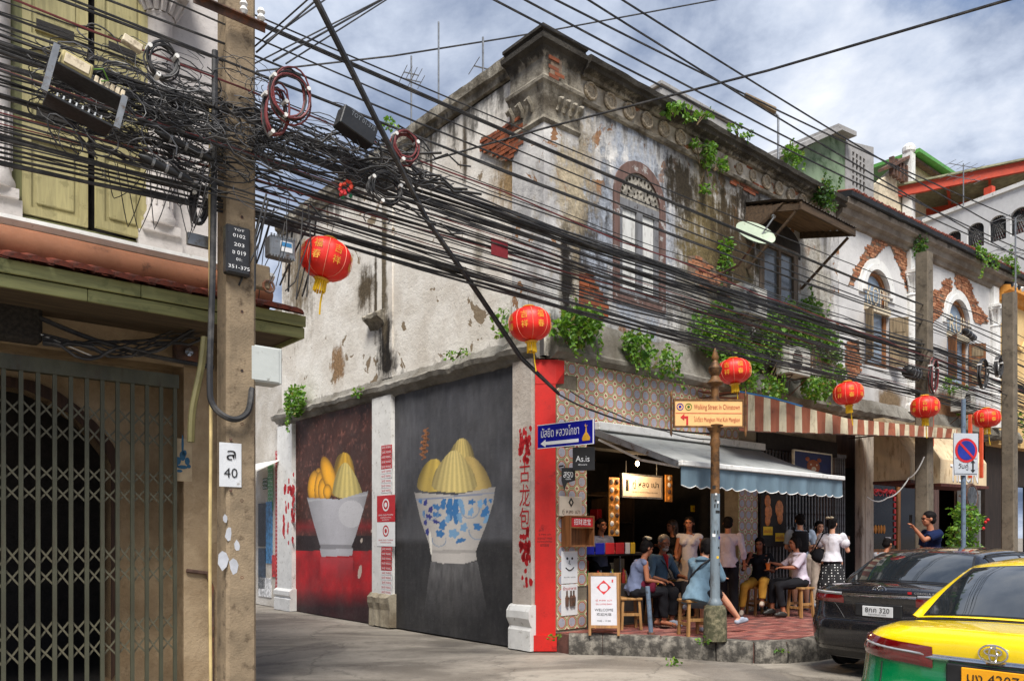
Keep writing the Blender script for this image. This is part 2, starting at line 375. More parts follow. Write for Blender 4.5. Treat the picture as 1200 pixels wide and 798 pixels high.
# ================================================================ ground
def ground():
    m, nt, b = newmat('street_surface'); v = coords(nt); vx = coords(nt, (.5, 1, 1))
    n1 = noi(nt, vx, .9, 9, .62, .8); n2 = noi(nt, v, 9, 8, .7); n3 = noi(nt, v, 90, 4)
    c = mix(nt, mrange(nt, n1, .35, .66), lin(102, 95, 86), lin(156, 148, 136))
    c = mix(nt, mth(nt, 'MULTIPLY', mrange(nt, n2, .5, .75), .5), c, lin(82, 72, 62))
    vo = nd(nt, 'ShaderNodeTexVoronoi', {'feature': 'DISTANCE_TO_EDGE'}, {'Vector': nd(nt, 'ShaderNodeVectorMath', {'operation': 'ADD'}, {0: v, 1: nd(nt, 'ShaderNodeCombineXYZ', None, {0: n1, 1: n2, 2: 0.}).outputs[0]}).outputs[0], 'Scale': .55})
    crack = mrange(nt, vo.outputs[0], .0, .012, 1., 0.)
    c = mix(nt, mth(nt, 'MULTIPLY', crack, .3), c, (.03, .025, .02))
    pt = noi(nt, coords(nt, (1, .6, 1)), .55, 2, .3); c = mix(nt, mth(nt, 'MULTIPLY', mrange(nt, pt, .6, .62), .45), c, lin(86, 80, 76))
    oil = noi(nt, v, 1.7, 6, .6); c = mix(nt, mth(nt, 'MULTIPLY', mrange(nt, oil, .6, .75), .55), c, (.05, .045, .04)); c = mix(nt, mth(nt, 'MULTIPLY', mrange(nt, n3, .55, .7), .35), c, lin(190, 180, 165)); nt.links.new(c, b.inputs['Base Color']); b.inputs['Roughness'].default_value = .82
    hh = mth(nt, 'ADD', mth(nt, 'MULTIPLY', n2, 1.), mth(nt, 'ADD', mth(nt, 'MULTIPLY', n3, .35), mth(nt, 'MULTIPLY', crack, -1.)))
    nt.links.new(nd(nt, 'ShaderNodeBump', None, {'Strength': .5, 'Distance': .02, 'Height': hh}).outputs[0], b.inputs['Normal'])
    mb = MB(); xs = [-600, -60, -20] + [x * .5 for x in range(-20, 61)] + [60, 600]; ys = [-600, -40, -10, 0] + [2 + x * .5 for x in range(0, 57)] + [60, 150, 600]
    mb.grid([[(x, y, (.02 * noise.noise(Vector((x * .35, y * .35, 0))) - .02) if abs(x) < 30 and 0 < y < 30 else -.02) for x in xs] for y in ys])
    struct(mb.build('street', m, smooth=True))
    # pavement with a rounded corner
    A = F.loc
    P = [(-.02, .25)] + [(.0, -.30), (.30, -.62), (.75, -1.25), (1.05, -2.0), (1.25, -2.35), (1.6, -2.6), (2.1, -2.72), (3, -2.74), (26, -2.2), (26, 4)]
    P2 = [F.w(x, y, 0) for x, y in P]
    mb = MB(); top = [(p.x, p.y) for p in P2]
    n = len(top); mb.add([(x, y, .242) for x, y in top] + [(x, y, -.1) for x, y in top], [tuple(range(n))] + [(i, (i + 1) % n, n + (i + 1) % n, n + i) for i in range(n)])
    pav = struct(mb.build('pavement', pm('pavement_bed', lin(92, 60, 52), .95, .3, scale=8, bump=.5)))
    # kerb stones along the outer edge
    km = pm('kerb_concrete', lin(128, 122, 112), .9, .3, scale=5, bump=.7, dirt=.75, dirtcol=lin(38, 35, 32))
    edge = [(-.02, -.28), (.30, -.62), (.75, -1.25), (1.02, -1.95), (1.25, -2.35), (1.6, -2.6), (2.1, -2.72), (3, -2.75), (3.9, -2.73), (4.8, -2.71), (5.7, -2.69), (6.6, -2.67), (7.5, -2.64), (8.4, -2.62), (9.3, -2.6), (10.2, -2.57), (12, -2.53), (14, -2.5), (16, -2.45)]
    kp = thing('kerb', 'x', 'x', F.mat()); del kp['label']; del kp['category']; struct(kp)
    for i in range(len(edge) - 1):
        a = Vector(edge[i]); c = Vector(edge[i + 1]); d = (c - a); L = d.length; d.normalize(); no = Vector((-d.y, d.x))
        mb = MB(); rows = []
        for j in range(7):
            t = (j / 6) * (L - .012) + .006; q = a + d * t; row = []
            for (o, z) in [(-.03, -.06), (-.045, .1), (-.035, .2), (.0, .252), (.05, .262), (.16, .258), (.17, .1)]:
                w = noise.noise(Vector((q.x * 3, q.y * 3, z * 9 + o * 9))) * .018
                row.append((q.x + no.x * (o + w), q.y + no.y * (o + w), z + w * .6))
            rows.append(row)
        mb.grid(rows); mb.add(rows[0], [tuple(range(7))]); mb.add(rows[-1], [tuple(range(7))])
        mb.build('kerb_stone', km, kp, smooth=True)
    # clay pavers, laid in the street direction
    pmat = []
    for k, cc in enumerate([(132, 76, 68), (116, 64, 58), (142, 92, 82), (104, 64, 60)]):
        pmat.append(pm('clay_paver_%d' % k, lin(*cc), .85, .25, scale=9, bump=.5, dirt=.35, dirtcol=lin(70, 50, 45)))
    poly = [(a, b) for a, b in P]
    inner = [(-.0, .0), (.12, -.25), (.42, -.60), (.88, -1.2), (1.2, -1.9), (1.4, -2.22), (1.7, -2.45), (2.15, -2.56), (3, -2.58), (13.5, -2.3), (13.5, 0)]
    cells = []; pw, pl = .118, .225; i = 0; y = -2.62
    while y < -.01:
        x = -.1 + (i % 2) * pl / 2
        while x < 12.5:
            cx, cy = x + pl / 2, y + pw / 2
            if inpoly([cx], [cy], inner)[0] and cy < -.05: cells.append((cx, cy))
            x += pl
        y += pw; i += 1
    camL = F.loc((0, 0, 0)); cells.sort(key=lambda c: (c[0] - camL.x) ** 2 + (c[1] - camL.y) ** 2)
    def paver(mb, cx, cy, mi=0):
        r = RZ(R.uniform(-.02, .02)); h = .252 + R.uniform(-.004, .005); a, c = pl / 2 - .005, pw / 2 - .005
        o = []
        for (sx, sy) in ((-1, -1), (0, -1), (1, -1), (1, 1), (0, 1), (-1, 1)):
            o.append((sx * a + (0.012 if sy * (1 if sx == 0 else -1) > 0 else -.0), sy * c + (.010 if sx == 0 else -.004)))
        t = [(r @ Vector((x, y, 0))) for x, y in o]; ti = R.uniform(-.006, .006)
        vs = [(cx + p.x, cy + p.y, h + p.x * ti * 3) for p in t] + [(cx + p.x * 1.0, cy + p.y * 1.0, .22) for p in t]
        mb.add(vs, [(0, 1, 2, 3, 4, 5)] + [(i, 6 + i, 6 + (i + 1) % 6, (i + 1) % 6) for i in range(6)], mi)
    fm = F.mat(); meshes = []
    for k in range(8):
        mb = MB(); paver(mb, 0, 0); o = mb.build('paver', pmat[k % 4]); meshes.append(o.data); bpy.data.objects.remove(o)
    for (cx, cy) in cells[:300]: obj_of(R.choice(meshes), 'paver', pav, fm @ T((cx, cy, 0)))
    mb = MB()
    for (cx, cy) in cells[300:]: paver(mb, cx, cy, R.randrange(4))
    o = mb.build('paver', pmat, pav, M=fm); stuff(o)
ground()

# ================================================================ leaves
def leaves(mb, c, rad_, n, size, hang=0., flat=None):
    """n little folded leaves in an ellipsoid round c"""
    for _ in range(n):
        while True:
            p = Vector((R.uniform(-1, 1), R.uniform(-1, 1), R.uniform(-1, 1)))
            if .15 < p.length < 1: break
        p *= p.length ** -.25
        q = Vector((c[0] + p.x * rad_[0], c[1] + p.y * rad_[1], c[2] + p.z * rad_[2]))
        if flat is not None and q.y > flat: q.y = flat - R.uniform(0, .05)
        s = size * R.uniform(.5, 1.25); d = Vector((R.uniform(-1, 1), R.uniform(-1, .4), R.uniform(-1, .7) - hang)).normalized()
        u = d.cross(Vector((R.uniform(-1, 1), R.uniform(-1, 1), R.uniform(-1, 1)))).normalized() * s * .38
        w = d.cross(u).normalized() * s * .12
        mb.add([q, q + d * s * .5 + u + w, q + d * s, q + d * s * .5 - u + w], [(0, 1, 2), (0, 2, 3)])
def plant(name, label, cat, fr, clumps, size=.07, mat='leaf', stems=True, group=None, extra=None):
    """clumps: (x, y, z, rx, ry, rz, n) in the frame"""
    c0 = clumps[0]; M = fr.mat(c0[0], c0[1], c0[2] - c0[5]); root = thing(name, label, cat, M, group)
    mb = MB(); ms = MB(); b = Vector((c0[0], c0[1], c0[2] - c0[5]))
    for (x, y, z, rx, ry, rz, n) in clumps:
        c = Vector((x, y, z)) - b; leaves(mb, c, (rx, ry, rz), n, size, .3 if rz > rx else 0., flat=(-y + .02 - b.y * 0) if False else None)
        if n > 70:
            for _ in range(n // 32):
                p = c + Vector((R.uniform(-.9, .9) * rx, -R.uniform(0, ry), R.uniform(-.6, .8) * rz)); dz = R.choice((-1, -1, .7)); dx = R.uniform(-.5, .5)
                for j in range(R.randrange(5, 12)): p = p + Vector((dx * .04 + R.uniform(-.02, .02), R.uniform(-.01, .008), dz * .045)); leaves(mb, p, (.03, .03, .03), 2, size * .8, .4)
        k = max(3, n // 40)
        for _ in range(k):
            e = c + Vector((R.uniform(-.8, .8) * rx, R.uniform(-.8, .8) * ry, R.uniform(-.2, .9) * rz))
            s0 = Vector((R.uniform(-.2, .2) * rx, .0, 0)) + (Vector((c.x, c.y, 0)) * .5)
            ms.tube([s0, (s0 + e) / 2 + Vector((R.uniform(-.04, .04), 0, R.uniform(0, .06))), e], [.008, .006, .003], 4)
    stuff(mb.build('foliage', MT[mat], root)); ms.build('stem', pm('stem_brown', (.12, .08, .04), .9), root)
    return root

# ================================================================ helpers for facades
def profile(mb, x0, x1, prof, mi=None, ends=True):
    """moulding: (y, z) section swept from x0 to x1"""
    mb.grid([[(x0, y, z) for y, z in prof], [(x1, y, z) for y, z in prof]], mi)
    if ends: mb.add([(x0, y, z) for y, z in prof], [tuple(range(len(prof)))], mi); mb.add([(x1, y, z) for y, z in prof], [tuple(range(len(prof)))], mi)
def rough_profile(mb, x0, x1, prof, step=.12, amp=.015, f=4.):
    n = max(2, int(abs(x1 - x0) / step)); rows = []
    for i in range(n + 1):
        x = x0 + (x1 - x0) * i / n
        rows.append([(x, y - amp * noise.noise(Vector((x * f, z * f, y * 9))), z + amp * noise.noise(Vector((x * f + 9, z * f, y * 9)))) for y, z in prof])
    mb.grid(rows); mb.add(rows[0], [tuple(range(len(prof)))]); mb.add(rows[-1], [tuple(range(len(prof)))])
def brickpatch(poly, y, parent, M, mat, bw=.2, bh=.058, name='exposed_brick'):
    xs = [p[0] for p in poly]; zs = [p[1] for p in poly]; mb = MB(); r = 0
    mb.i = 1
    cx = sum(xs) / len(xs); cz = sum(zs) / len(zs)
    mb.plate(poly, y - .004, y + .0)
    mb.i = 0; z = min(zs)
    while z < max(zs):
        x = min(xs) - (r % 2) * bw / 2 - R.uniform(0, .03)
        while x < max(xs):
            if inpoly([x + bw / 2], [z + bh / 2], poly)[0] and R.random() > .05:
                t = R.uniform(-.012, .010); e = R.uniform(0, .006)
                mb.box(x + .006 + e, x + bw - .006 - e, y - .014 - t if t > -.008 else y - .006, y, z + .005, z + bh - .006)
            x += bw
        z += bh; r += 1
    o = mb.build(name, [mat, MT['mortar']], parent, M=M); stuff(o); return o
def slide_gate(root, x0, x1, z0, z1, n, bands, y, bw, mbar, mstrip, M=None, top=.07):
    me = None; w = (x1 - x0) / n
    mb = MB(); mb.box(x0 - .03, x1 + .03, y - .03, y + .06, z1, z1 + top); mb.build('top_rail', mbar, root, M=M)
    mb = MB(); mb.box(-bw / 2, bw / 2, -.012, -.006, z0, z1); mb.box(-bw / 2, -bw / 2 + .004, -.006, .014, z0, z1); mb.box(bw / 2 - .004, bw / 2, -.006, .014, z0, z1)
    b = mb.build('bar', mbar, root, M=(M or Matrix()) @ T((x0, y, 0)))
    for i in range(1, n + 1): obj_of(b.data, 'bar', root, (M or Matrix()) @ T((x0 + i * w, y, 0)))
    s1 = None
    for i in range(n):
        for (za, zb) in bands:
            for sgn in (1, -1):
                if s1 is None:
                    L = math.hypot(w, zb - za); mb = MB(); mb.box(-L / 2, L / 2, -.002, .002, -.008, .008); o = mb.build('lattice_strip', mstrip, root); s1 = o.data
                else: o = obj_of(s1, 'lattice_strip', root)
                o.matrix_local = (M or Matrix()) @ T((x0 + (i + .5) * w + R.uniform(-.003, .003), y + .018 + .005 * sgn, (za + zb) / 2 + R.uniform(-.006, .006))) @ RY(-sgn * (math.atan2(zb - za, w) + R.uniform(-.05, .05)))
# ================================================================ corner shophouse
def fx(px, py, y=0.): return F.pix(px, py, y)
def sx(px, py, y=0.): return S.pix(px, py, y)
def bx(px, py, y=0.): return B.pix(px, py, y)
cs = thing('corner_shophouse', 'weathered two storey corner shophouse with peeling plaster, wall paintings and a tiled ground floor', 'building', F.mat())
SF = F.mat().inverted() @ S.mat()
WH, OFF = lin(232, 227, 218), lin(208, 200, 188)
GR, BR = lin(150, 152, 156), lin(96, 82, 62)
BLK = lin(38, 33, 28); ORG = lin(150, 70, 35)
m_side = weathered('side_plaster', WH, OFF, amt=.14, top=(6.6, 8.5), bottom=(4.9, 4.1), nb=1.3, peel=lin(150, 132, 108), peel_amt=.16,
    blobs=[(*sx(452, 412), .28, .6, BLK, .5), (*sx(450, 350), .06, .8, BLK, .5), (*sx(440, 350), .05, .7, lin(80, 70, 55), .5), (*sx(452, 300), .10, 1.1, lin(110, 98, 78), .6), (*sx(505, 190), .04, .6, lin(90, 80, 66), .6), (*sx(545, 175), .05, .5, lin(90, 80, 66), .6), (*sx(428, 340), .30, .35, lin(90, 78, 60), .5), (*sx(396, 425), .3, .3, lin(150, 120, 88), .3),
           (*sx(350, 330), .6, .9, lin(120, 105, 82), .7), (*sx(560, 300), .1, .6, lin(160, 152, 138), .6), (*sx(612, 380), .25, .4, lin(90, 80, 64), .5), (*sx(600, 210), .4, .4, lin(150, 125, 90), .6)])
m_front = weathered('front_plaster', lin(222, 219, 214), lin(152, 150, 150), mold=(.02, .018, .016), amt=.46, top=(7.2, 8.2), bottom=(5.0, 4.3), nb=1.5, peel=lin(160, 118, 84), peel_amt=.30,
    blobs=[(.55, 6.0, .5, 1.5, lin(158, 144, 120), .5), (1.05, 6.4, .12, .9, BLK, .5), (.2, 5.3, .12, .7, BLK, .5), (.8, 5.6, .35, .9, lin(70, 66, 64), .5), (.3, 6.6, .3, .5, lin(182, 168, 142), .5), (1.8, 6.3, .95, 1.5, lin(162, 168, 178), .4), (3.5, 6.2, .75, 1.9, lin(112, 98, 66), .5), (4.4, 6.4, .75, 1.6, lin(70, 58, 40), .5),
           (3.3, 5.0, .7, .8, lin(150, 146, 140), .4), (2.8, 7.3, .5, .4, lin(58, 50, 38), .5), (6.9, 6.4, .5, 1.5, lin(170, 165, 155), .5), (5.6, 5.3, .9, .9, lin(60, 62, 40), .5), (5.0, 7.4, .5, .4, BLK, .5)])
m_black = weathered('mouldy_moulding', lin(176, 168, 152), lin(88, 80, 68), mold=(.016, .014, .012), amt=.75, top=(8.1, 8.36), bump=.8, scale=1.6)
m_frieze = weathered('frieze_plaster', lin(204, 196, 182), lin(128, 116, 98), amt=.42, bump=.6, peel=lin(150, 100, 70), peel_amt=.3)
m_ledge = weathered('ledge_plaster', lin(150, 146, 138), lin(104, 98, 88), amt=.55, bump=.7)
AW = arch(1.24, 2.31, 5.2, 6.75); W2 = rect(5.13, 6.28, 5.45, 6.95)
mb = MB(); mb.plate([(-.22, 4.1), (7.87, 4.1), (7.87, 8.2), (-.22, 8.2)], 0, .3, [AW, W2]); mb.build('upper_front_wall', m_front, cs)
mb = MB(); mb.plate([(-8.4, 4.1), (.185, 4.1), (.185, 8.2), (-8.4, 8.2)], 0, .3); mb.build('upper_side_wall', m_side, cs, M=SF)
mb = MB(); mb.box(-8.4, -8.2, .3, 7.8, 0, 8.1); mb.build('rear_wall', m_side, cs, M=SF)
mb = MB(); mb.box(.1, 7.8, .3, 7.9, 8.0, 8.1); mb.build('flat_roof', MT['concrete'], cs)
# cornices
prof = [(0, 8.17), (-.08, 8.18), (-.1, 8.22), (-.2, 8.24), (-.22, 8.28), (-.27, 8.30), (-.29, 8.37), (-.25, 8.4), (.3, 8.44), (.3, 8.17)]
mb = MB(); rough_profile(mb, .45, 7.87, prof); mb.build('cornice', m_black, cs)
mb = MB(); rough_profile(mb, -8.5, -.35, [(0, 8.22), (-.05, 8.24), (-.07, 8.32), (-.12, 8.35), (-.13, 8.5), (-.08, 8.54), (.3, 8.55), (.3, 8.19), (0, 8.19)]); mb.build('cornice', weathered('parapet_plaster', lin(190, 182, 166), lin(96, 88, 74), mold=(.016, .014, .012), amt=.85, bump=.8, scale=1.8), cs, M=SF)
mb = MB(); rough_profile(mb, .42, 7.85, [(0, 7.82), (-.05, 7.83), (-.07, 7.87), (-.03, 7.9), (0, 7.9)]); mb.build('frieze_moulding', m_black, cs)
mb = MB(); mb.plate(rect(.40, 7.85, 7.9, 8.17), -.02, .0); mb.build('frieze', m_frieze, cs)
med = None
mw = pm('medallion_plaster', lin(170, 156, 134), .9, .3, scale=20, bump=.7, dirt=.5, dirtcol=lin(60, 50, 38))
xk = .66
while xk < 7.7:
    if med is None:
        mb = MB(); mb.lathe([(.125, 0), (.135, -.03), (.12, -.05), (.10, -.05), (.09, -.025), (.05, -.02), (.03, -.03), (.001, -.035)], n=16, axis='y'); o = mb.build('medallion', mw, cs, smooth=True); med = o.data
    else: o = obj_of(med, 'medallion', cs)
    if not (3.9 < xk < 4.9): o.matrix_local = T((xk, -.02, 8.04)) @ RY(R.uniform(0, 6))
    else: o.matrix_local = T((xk, -.01, 8.04)) @ Matrix.Scale(.8, 4)
    xk += .415
# corner: block, capital, raised pedestal
def corner_ring(mb, prof):
    """section (out, z) wrapped round the upper corner: from side wall to front wall"""
    rows = []
    for o, z in prof:
        a = SF @ Vector((-.45 - o * .3, -o, z)); k = SF @ Vector((.185, -o, z)); f0 = Vector((-.22, -o, z))
        kx = Vector((-.22 - o, -o, z)); e = Vector((.42 + o * .3, -o, z))
        kk = Vector((-.22 - o * 1.0, -o, z))
        rows.append([tuple(Vector((SF @ Vector((-.45 - o * .3, .05, z))))), tuple(a), tuple(kk), tuple(e), (.42 + o * .3, .05, z)])
    mb.grid(rows); mb.add(rows[0], [(0, 1, 2, 3, 4)]); mb.add(rows[-1], [(0, 1, 2, 3, 4)])
mb = MB(); corner_ring(mb, [(.06, 7.95), (.06, 8.18), (.09, 8.22), (.13, 8.29), (.20, 8.33), (.21, 8.39), (.15, 8.41), (.14, 8.47), (.18, 8.49), (.18, 8.53)]); mb.build('corner_pedestal', m_black, cs)
mb = MB(); corner_ring(mb, [(.04, 7.3), (.07, 7.34), (.04, 7.4), (.05, 7.55), (.07, 7.72), (.10, 7.8), (.13, 7.83), (.14, 7.87), (.10, 7.9), (.06, 7.95)]); mb.build('capital', m_black, cs)
for k in range(7):
    mb = MB(); a = k / 6 * 1.35; pts = [(0, .03, 0), (.03, -.01, .07), (.01, -.05, .15), (-.02, -.06, .12), (-.02, -.04, .08)]
    mb.tube(pts, [.03, .04, .045, .035, .02], 6)
    x = -.2 + .11 * (k - 1) if k > 2 else 0
    M = T((-.15 + .13 * (k - 2), -.08, 7.52)) if k > 2 else SF @ T((-.42 + .2 * k, -.08, 7.52))
    mb.build('capital_scroll', m_black, cs, True, M=M)
mb = MB(); corner_ring(mb, [(.03, 4.6), (.03, 7.3)]); mb.build('corner_pilaster', m_front, cs)
q = [sx(*p, -.0) for p in [(606, 127), (617, 127), (622, 134), (616, 160), (606, 180), (600, 188), (590, 190), (567, 180), (566, 162), (580, 158), (604, 144)]]
brickpatch(q, -.036, cs, SF, MT['brick_or'], .2, .06)
q = [sx(*p, 0) for p in [(613, 92), (628, 96), (630, 118), (618, 116), (611, 104)]]; 
q2 = [fx(*p) for p in [(861, 196), (870, 190), (884, 195), (893, 208), (892, 224), (880, 228), (868, 220), (858, 216), (855, 205)]]; brickpatch(q2, -.002, cs, None, MT['brick_or'], .2, .06)
q3 = [fx(*p) for p in [(640, 70), (652, 76), (652, 96), (645, 98), (638, 90)]]; brickpatch(q3, -.105, cs, None, MT['brick_or'], .2, .06)
q4 = [fx(*p) for p in [(668, 318), (690, 318), (706, 345), (712, 372), (690, 376), (672, 350)]]; brickpatch(q4, -.002, cs, None, MT['brick_or'], .2, .06)
q5 = [fx(*p) for p in [(806, 300), (820, 300), (850, 325), (852, 350), (830, 340), (806, 320)]]; brickpatch(q5, -.002, cs, None, MT['brick'], .2, .06)
# lower mouldings / ledges
mb = MB(); rough_profile(mb, -.1, 4.75, [(0, 4.08), (-.05, 4.09), (-.1, 4.12), (-.14, 4.14), (-.15, 4.2), (-.1, 4.24), (-.04, 4.5), (0, 4.7), (.1, 4.7), (.1, 4.08)], .1, .03, 3); mb.build('ledge', m_ledge, cs)
mb = MB(); rough_profile(mb, 4.75, 7.85, [(0, 4.08), (-.1, 4.1), (-.15, 4.2), (-.1, 4.28), (0, 4.55), (.1, 4.55), (.1, 4.08)], .12, .04, 3); mb.build('ledge', m_ledge, cs)
mb = MB(); rough_profile(mb, -8.6, .1, [(0, 4.06), (-.05, 4.08), (-.08, 4.14), (-.15, 4.17), (-.17, 4.24), (-.12, 4.28), (-.05, 4.31), (0, 4.42), (.1, 4.42), (.1, 4.06)], .08, .03, 5); mb.build('side_cornice', m_ledge, cs, M=SF)
a = sx(446, 385); mb = MB(); rough_profile(mb, a[0] - .35, a[0] + .18, [(0, a[1]), (-.06, a[1] + .1), (-.17, a[1] + .18), (-.18, a[1] + .24), (0, a[1] + .34)], .05, .03, 9); mb.build('broken_capital', m_black, cs, M=SF)
a = sx(455, 300); mb = MB(); mb.plate(rect(a[0] - .17, a[0] + .17, 4.4, 8.1), -.03, 0); mb.build('side_pilaster', m_side, cs, M=SF)
# arched window of the corner house
wf = wood('old_brown_frame', lin(112, 86, 78), .85, dark=.6, flake=lin(160, 157, 154)); wgrey = wood('old_grey_frame', lin(126, 127, 130), .85, dark=.6, flake=lin(60, 52, 50))
pan = pm('white_shutter_panel', lin(205, 205, 200), .75, .1, streak=True, dirt=.3, dirtcol=lin(140, 135, 130))
win = MB(); o_ = arch(1.17, 2.38, 5.13, 6.75); win.plate(o_, -.03, .1, [arch(1.3, 2.25, 5.27, 6.7)]); w1 = win.build('arched_window', wf, cs)
mb = MB(); mb.plate(arch(1.13, 2.42, 6.6, 6.77, 16), -.05, -.028, [arch(1.2, 2.35, 6.5, 6.76, 16)]) if False else None
mb = MB(); mb.box(1.3, 2.25, .0, .06, 6.58, 6.72); mb.box(1.72, 1.84, -.01, .06, 5.27, 6.58); mb.box(1.3, 1.4, 0.01, .06, 5.27, 6.58); mb.box(2.15, 2.25, .01, .06, 5.27, 6.58); mb.box(1.4, 1.72, .01, .05, 5.85, 5.93); mb.box(1.84, 2.15, .01, .05, 5.85, 5.93); mb.box(1.3, 2.25, -.0, .05, 5.27, 5.36); mb.build('window_frame', wgrey, w1)
for x0, x1 in ((1.4, 1.72), (1.84, 2.15)):
    for z0, z1 in ((5.36, 5.85), (5.93, 6.58)):
        mb = MB(); mb.bevbox(x0, x1, .03, .06, z0, z1, .012); mb.build('panel', pan, w1)
fan = MB(); hs = []
for ring, (rr, n, s) in enumerate([(.14, 6, .028), (.24, 10, .034), (.36, 14, .036)]):
    for k in range(n):
        a = math.pi * (k + .5) / n; cx, cz = 1.775 + rr * math.cos(a) * 1.12, 6.74 + rr * math.sin(a)
        hs.append([(cx + s * math.cos(t * math.pi / 3 + a) * .8, cz + s * math.sin(t * math.pi / 3 + a)) for t in range(6)])
fan.plate(arch(1.3, 2.25, 6.72, 6.725, 14), .0, .03, hs); fan.build('fretwork_panel', pm('fretwork', lin(158, 152, 140), .85, .2, dirt=.6, dirtcol=lin(60, 55, 50)), w1)
mb = MB(); mb.plate(rect(1.2, 2.35, 5.2, 7.35), .12, .14); mb.build('shutter_back', MT['dark'], w1)
# second, half ruined window
mb = MB(); mb.plate(rect(5.05, 6.36, 5.38, 7.02), -.02, .12, [rect(5.2, 5.68, 5.5, 6.9), rect(5.76, 6.2, 5.5, 6.9)]); w2 = mb.build('casement_window', wood('weathered_window', lin(120, 104, 88), .85, flake=lin(80, 70, 60)), cs)
for x0, x1 in ((5.2, 5.68), (5.76, 6.2)):
    mb = MB(); mb.box(x0, x1, .03, .045, 5.5, 6.25); mb.box(x0, x1, .03, .045, 6.29, 6.9); mb.build('pane', glass('old_window_glass' + str(x0), (.12, .14, .16), .2), w2)
    mb = MB(); mb.box(x0, x1, .02, .055, 6.25, 6.29); mb.build('glazing_bar', wgrey, w2)
mb = MB(); mb.plate(arch(4.95, 6.45, 6.9, 7.1, 12, .35), -.015, .0); mb.build('arch_recess', pm('dark_arch', (.025, .02, .016), .9, .5), cs)  # flat near-black plate over the head of the second window
# pilaster between the two houses
mb = MB(); mb.box(7.1, 7.25, -.05, .0, 5.6, 7.78); mb.box(7.32, 7.44, -.08, 0, 5.6, 7.78); mb.box(7.5, 7.85, -.06, 0, 4.6, 7.78); mb.build('pilaster', m_front, cs)
# ---- ground floor, front
m_pl = weathered('ground_plaster', lin(150, 140, 124), lin(110, 100, 86), amt=.3)
mb = MB(); mb.plate([(0, .1), (.632, .1), (.632, 3.1), (4.43, 3.1), (4.43, .1), (5.0, .1), (5.0, 3.2), (7.87, 3.2), (7.87, 4.12), (0, 4.12)], .012, .3); mb.build('ground_front_wall', m_pl, cs)
tm = [pm('tile_green', lin(158, 160, 118), .3, .15, dirt=.2, dirtcol=lin(90, 100, 70)), pm('tile_cream', lin(228, 214, 184), .3, .08, dirt=.1, dirtcol=lin(140, 120, 90)), pm('tile_red', lin(176, 62, 56), .3, .15), pm('tile_lilac', lin(168, 168, 180), .3, .12, dirt=.25, dirtcol=lin(110, 105, 110))]
tw = .2
def tile_mesh():
    mb = MB(); h = tw / 2 - .0012
    mb.i = 0; mb.box(-h, h, 0, .012, -h, h)
    def ngon(r, y, mi, n=8, ox=0, oz=0, off=math.pi / 8, sz=1.0):
        mb.add([(ox + r * math.cos(off + 2 * math.pi * k / n), y, oz + r * sz * math.sin(off + 2 * math.pi * k / n)) for k in range(n)][::-1], [tuple(range(n))], mi)
    ngon(.090, -.0006, 1); ngon(.086, -.0012, 2); ngon(.071, -.0018, 1); ngon(.066, -.0024, 3)
    for a in (-1, 1):
        for b in (-1, 1):
            c = .052; mb.add([(a * h, -.0008, b * h), (a * (h - c), -.0008, b * h), (a * h, -.0008, b * (h - c))], [(0, 1, 2)], 1)
            mb.add([(a * h, -.0014, b * h), (a * (h - .034), -.0014, b * h), (a * (h - .010), -.0014, b * (h - .010)), (a * h, -.0014, b * (h - .034))], [(0, 1, 2, 3)], 2)
    o = mb.build('tile', tm); me = o.data; bpy.data.objects.remove(o); return me
tme = tile_mesh(); nrow = 0
def tiles(x0, nx, z0, nz):
    for i in range(nx):
        for j in range(nz):
            if R.random() < .985: obj_of(tme, 'tile', cs, T((x0 + (i + .5) * tw, R.uniform(-.0015, .001), z0 + (j + .5) * tw)) @ RY(R.choice((0, 0, math.pi)) + R.uniform(-.006, .006)))
tiles(.02, 3, .28, 14); tiles(.02, 22, 3.08, 5); tiles(4.42, 3, .28, 14)
# ---- red corner board and white corner pier
mb = MB(); mb.plate([(.0, .0), (.287, .0), (.287, 4.05), (.0, 4.05)], -.03, .1)
mb.hull([(0, -.035, 3.72), (0, .1, 3.72), (.287, -.035, 3.72), (.41, .1, 3.75), (.41, .0, 3.9), (.41, 0, 4.05), (.38, .1, 4.06), (0, -.035, 4.06), (0, .1, 4.06), (.3, -.035, 4.06)])
RCM = F.mat().inverted() @ T((.322, 11.07, 0))
rc = mb.build('red_corner_board', MT['red'], cs, M=RCM)
mb = MB(); mb.box(-.02, .30, -.07, .05, 0, .22); mb.build('red_plinth', MT['red'], cs, M=RCM)
a0 = sx(605, 700)[0]
mb = MB(); mb.box(a0, -.0, -.07, .0, 0, 4.08); mb.build('corner_pier', weathered('pier_white', lin(205, 196, 186), lin(180, 168, 156), amt=.12, bottom=(.8, .0)), cs, M=SF)
mb = MB(); rough_profile(mb, a0 - .04, .03, [(0, 0), (-.12, 0), (-.12, .28), (-.09, .33), (-.12, .38), (-.15, .45), (-.15, .55), (-.11, .62), (-.07, .64), (0, .64)], .05, .01); mb.build('pier_base', MT['white'], cs, M=SF)
a = sx(441, 600)[0]; b_ = sx(463, 600)[0]
mb = MB(); mb.box(a, b_, -.09, 0, .0, 4.08); mb.build('mural_pier', MT['white'], cs, M=SF)
mb = MB(); rough_profile(mb, a - .03, b_ + .05, [(0, 0), (-.14, 0), (-.13, .3), (-.16, .42), (-.17, .52), (-.1, .58), (0, .58)], .04, .025, 9); mb.build('pier_base', weathered('worn_base', lin(170, 160, 140), lin(120, 108, 90), amt=.3), cs, M=SF)
c = sx(347, 600)[0]; d = sx(330, 600)[0]
mb = MB(); mb.box(d, c, -.1, 0, 0, 4.0); mb.build('end_pier', MT['white'], cs, M=SF)
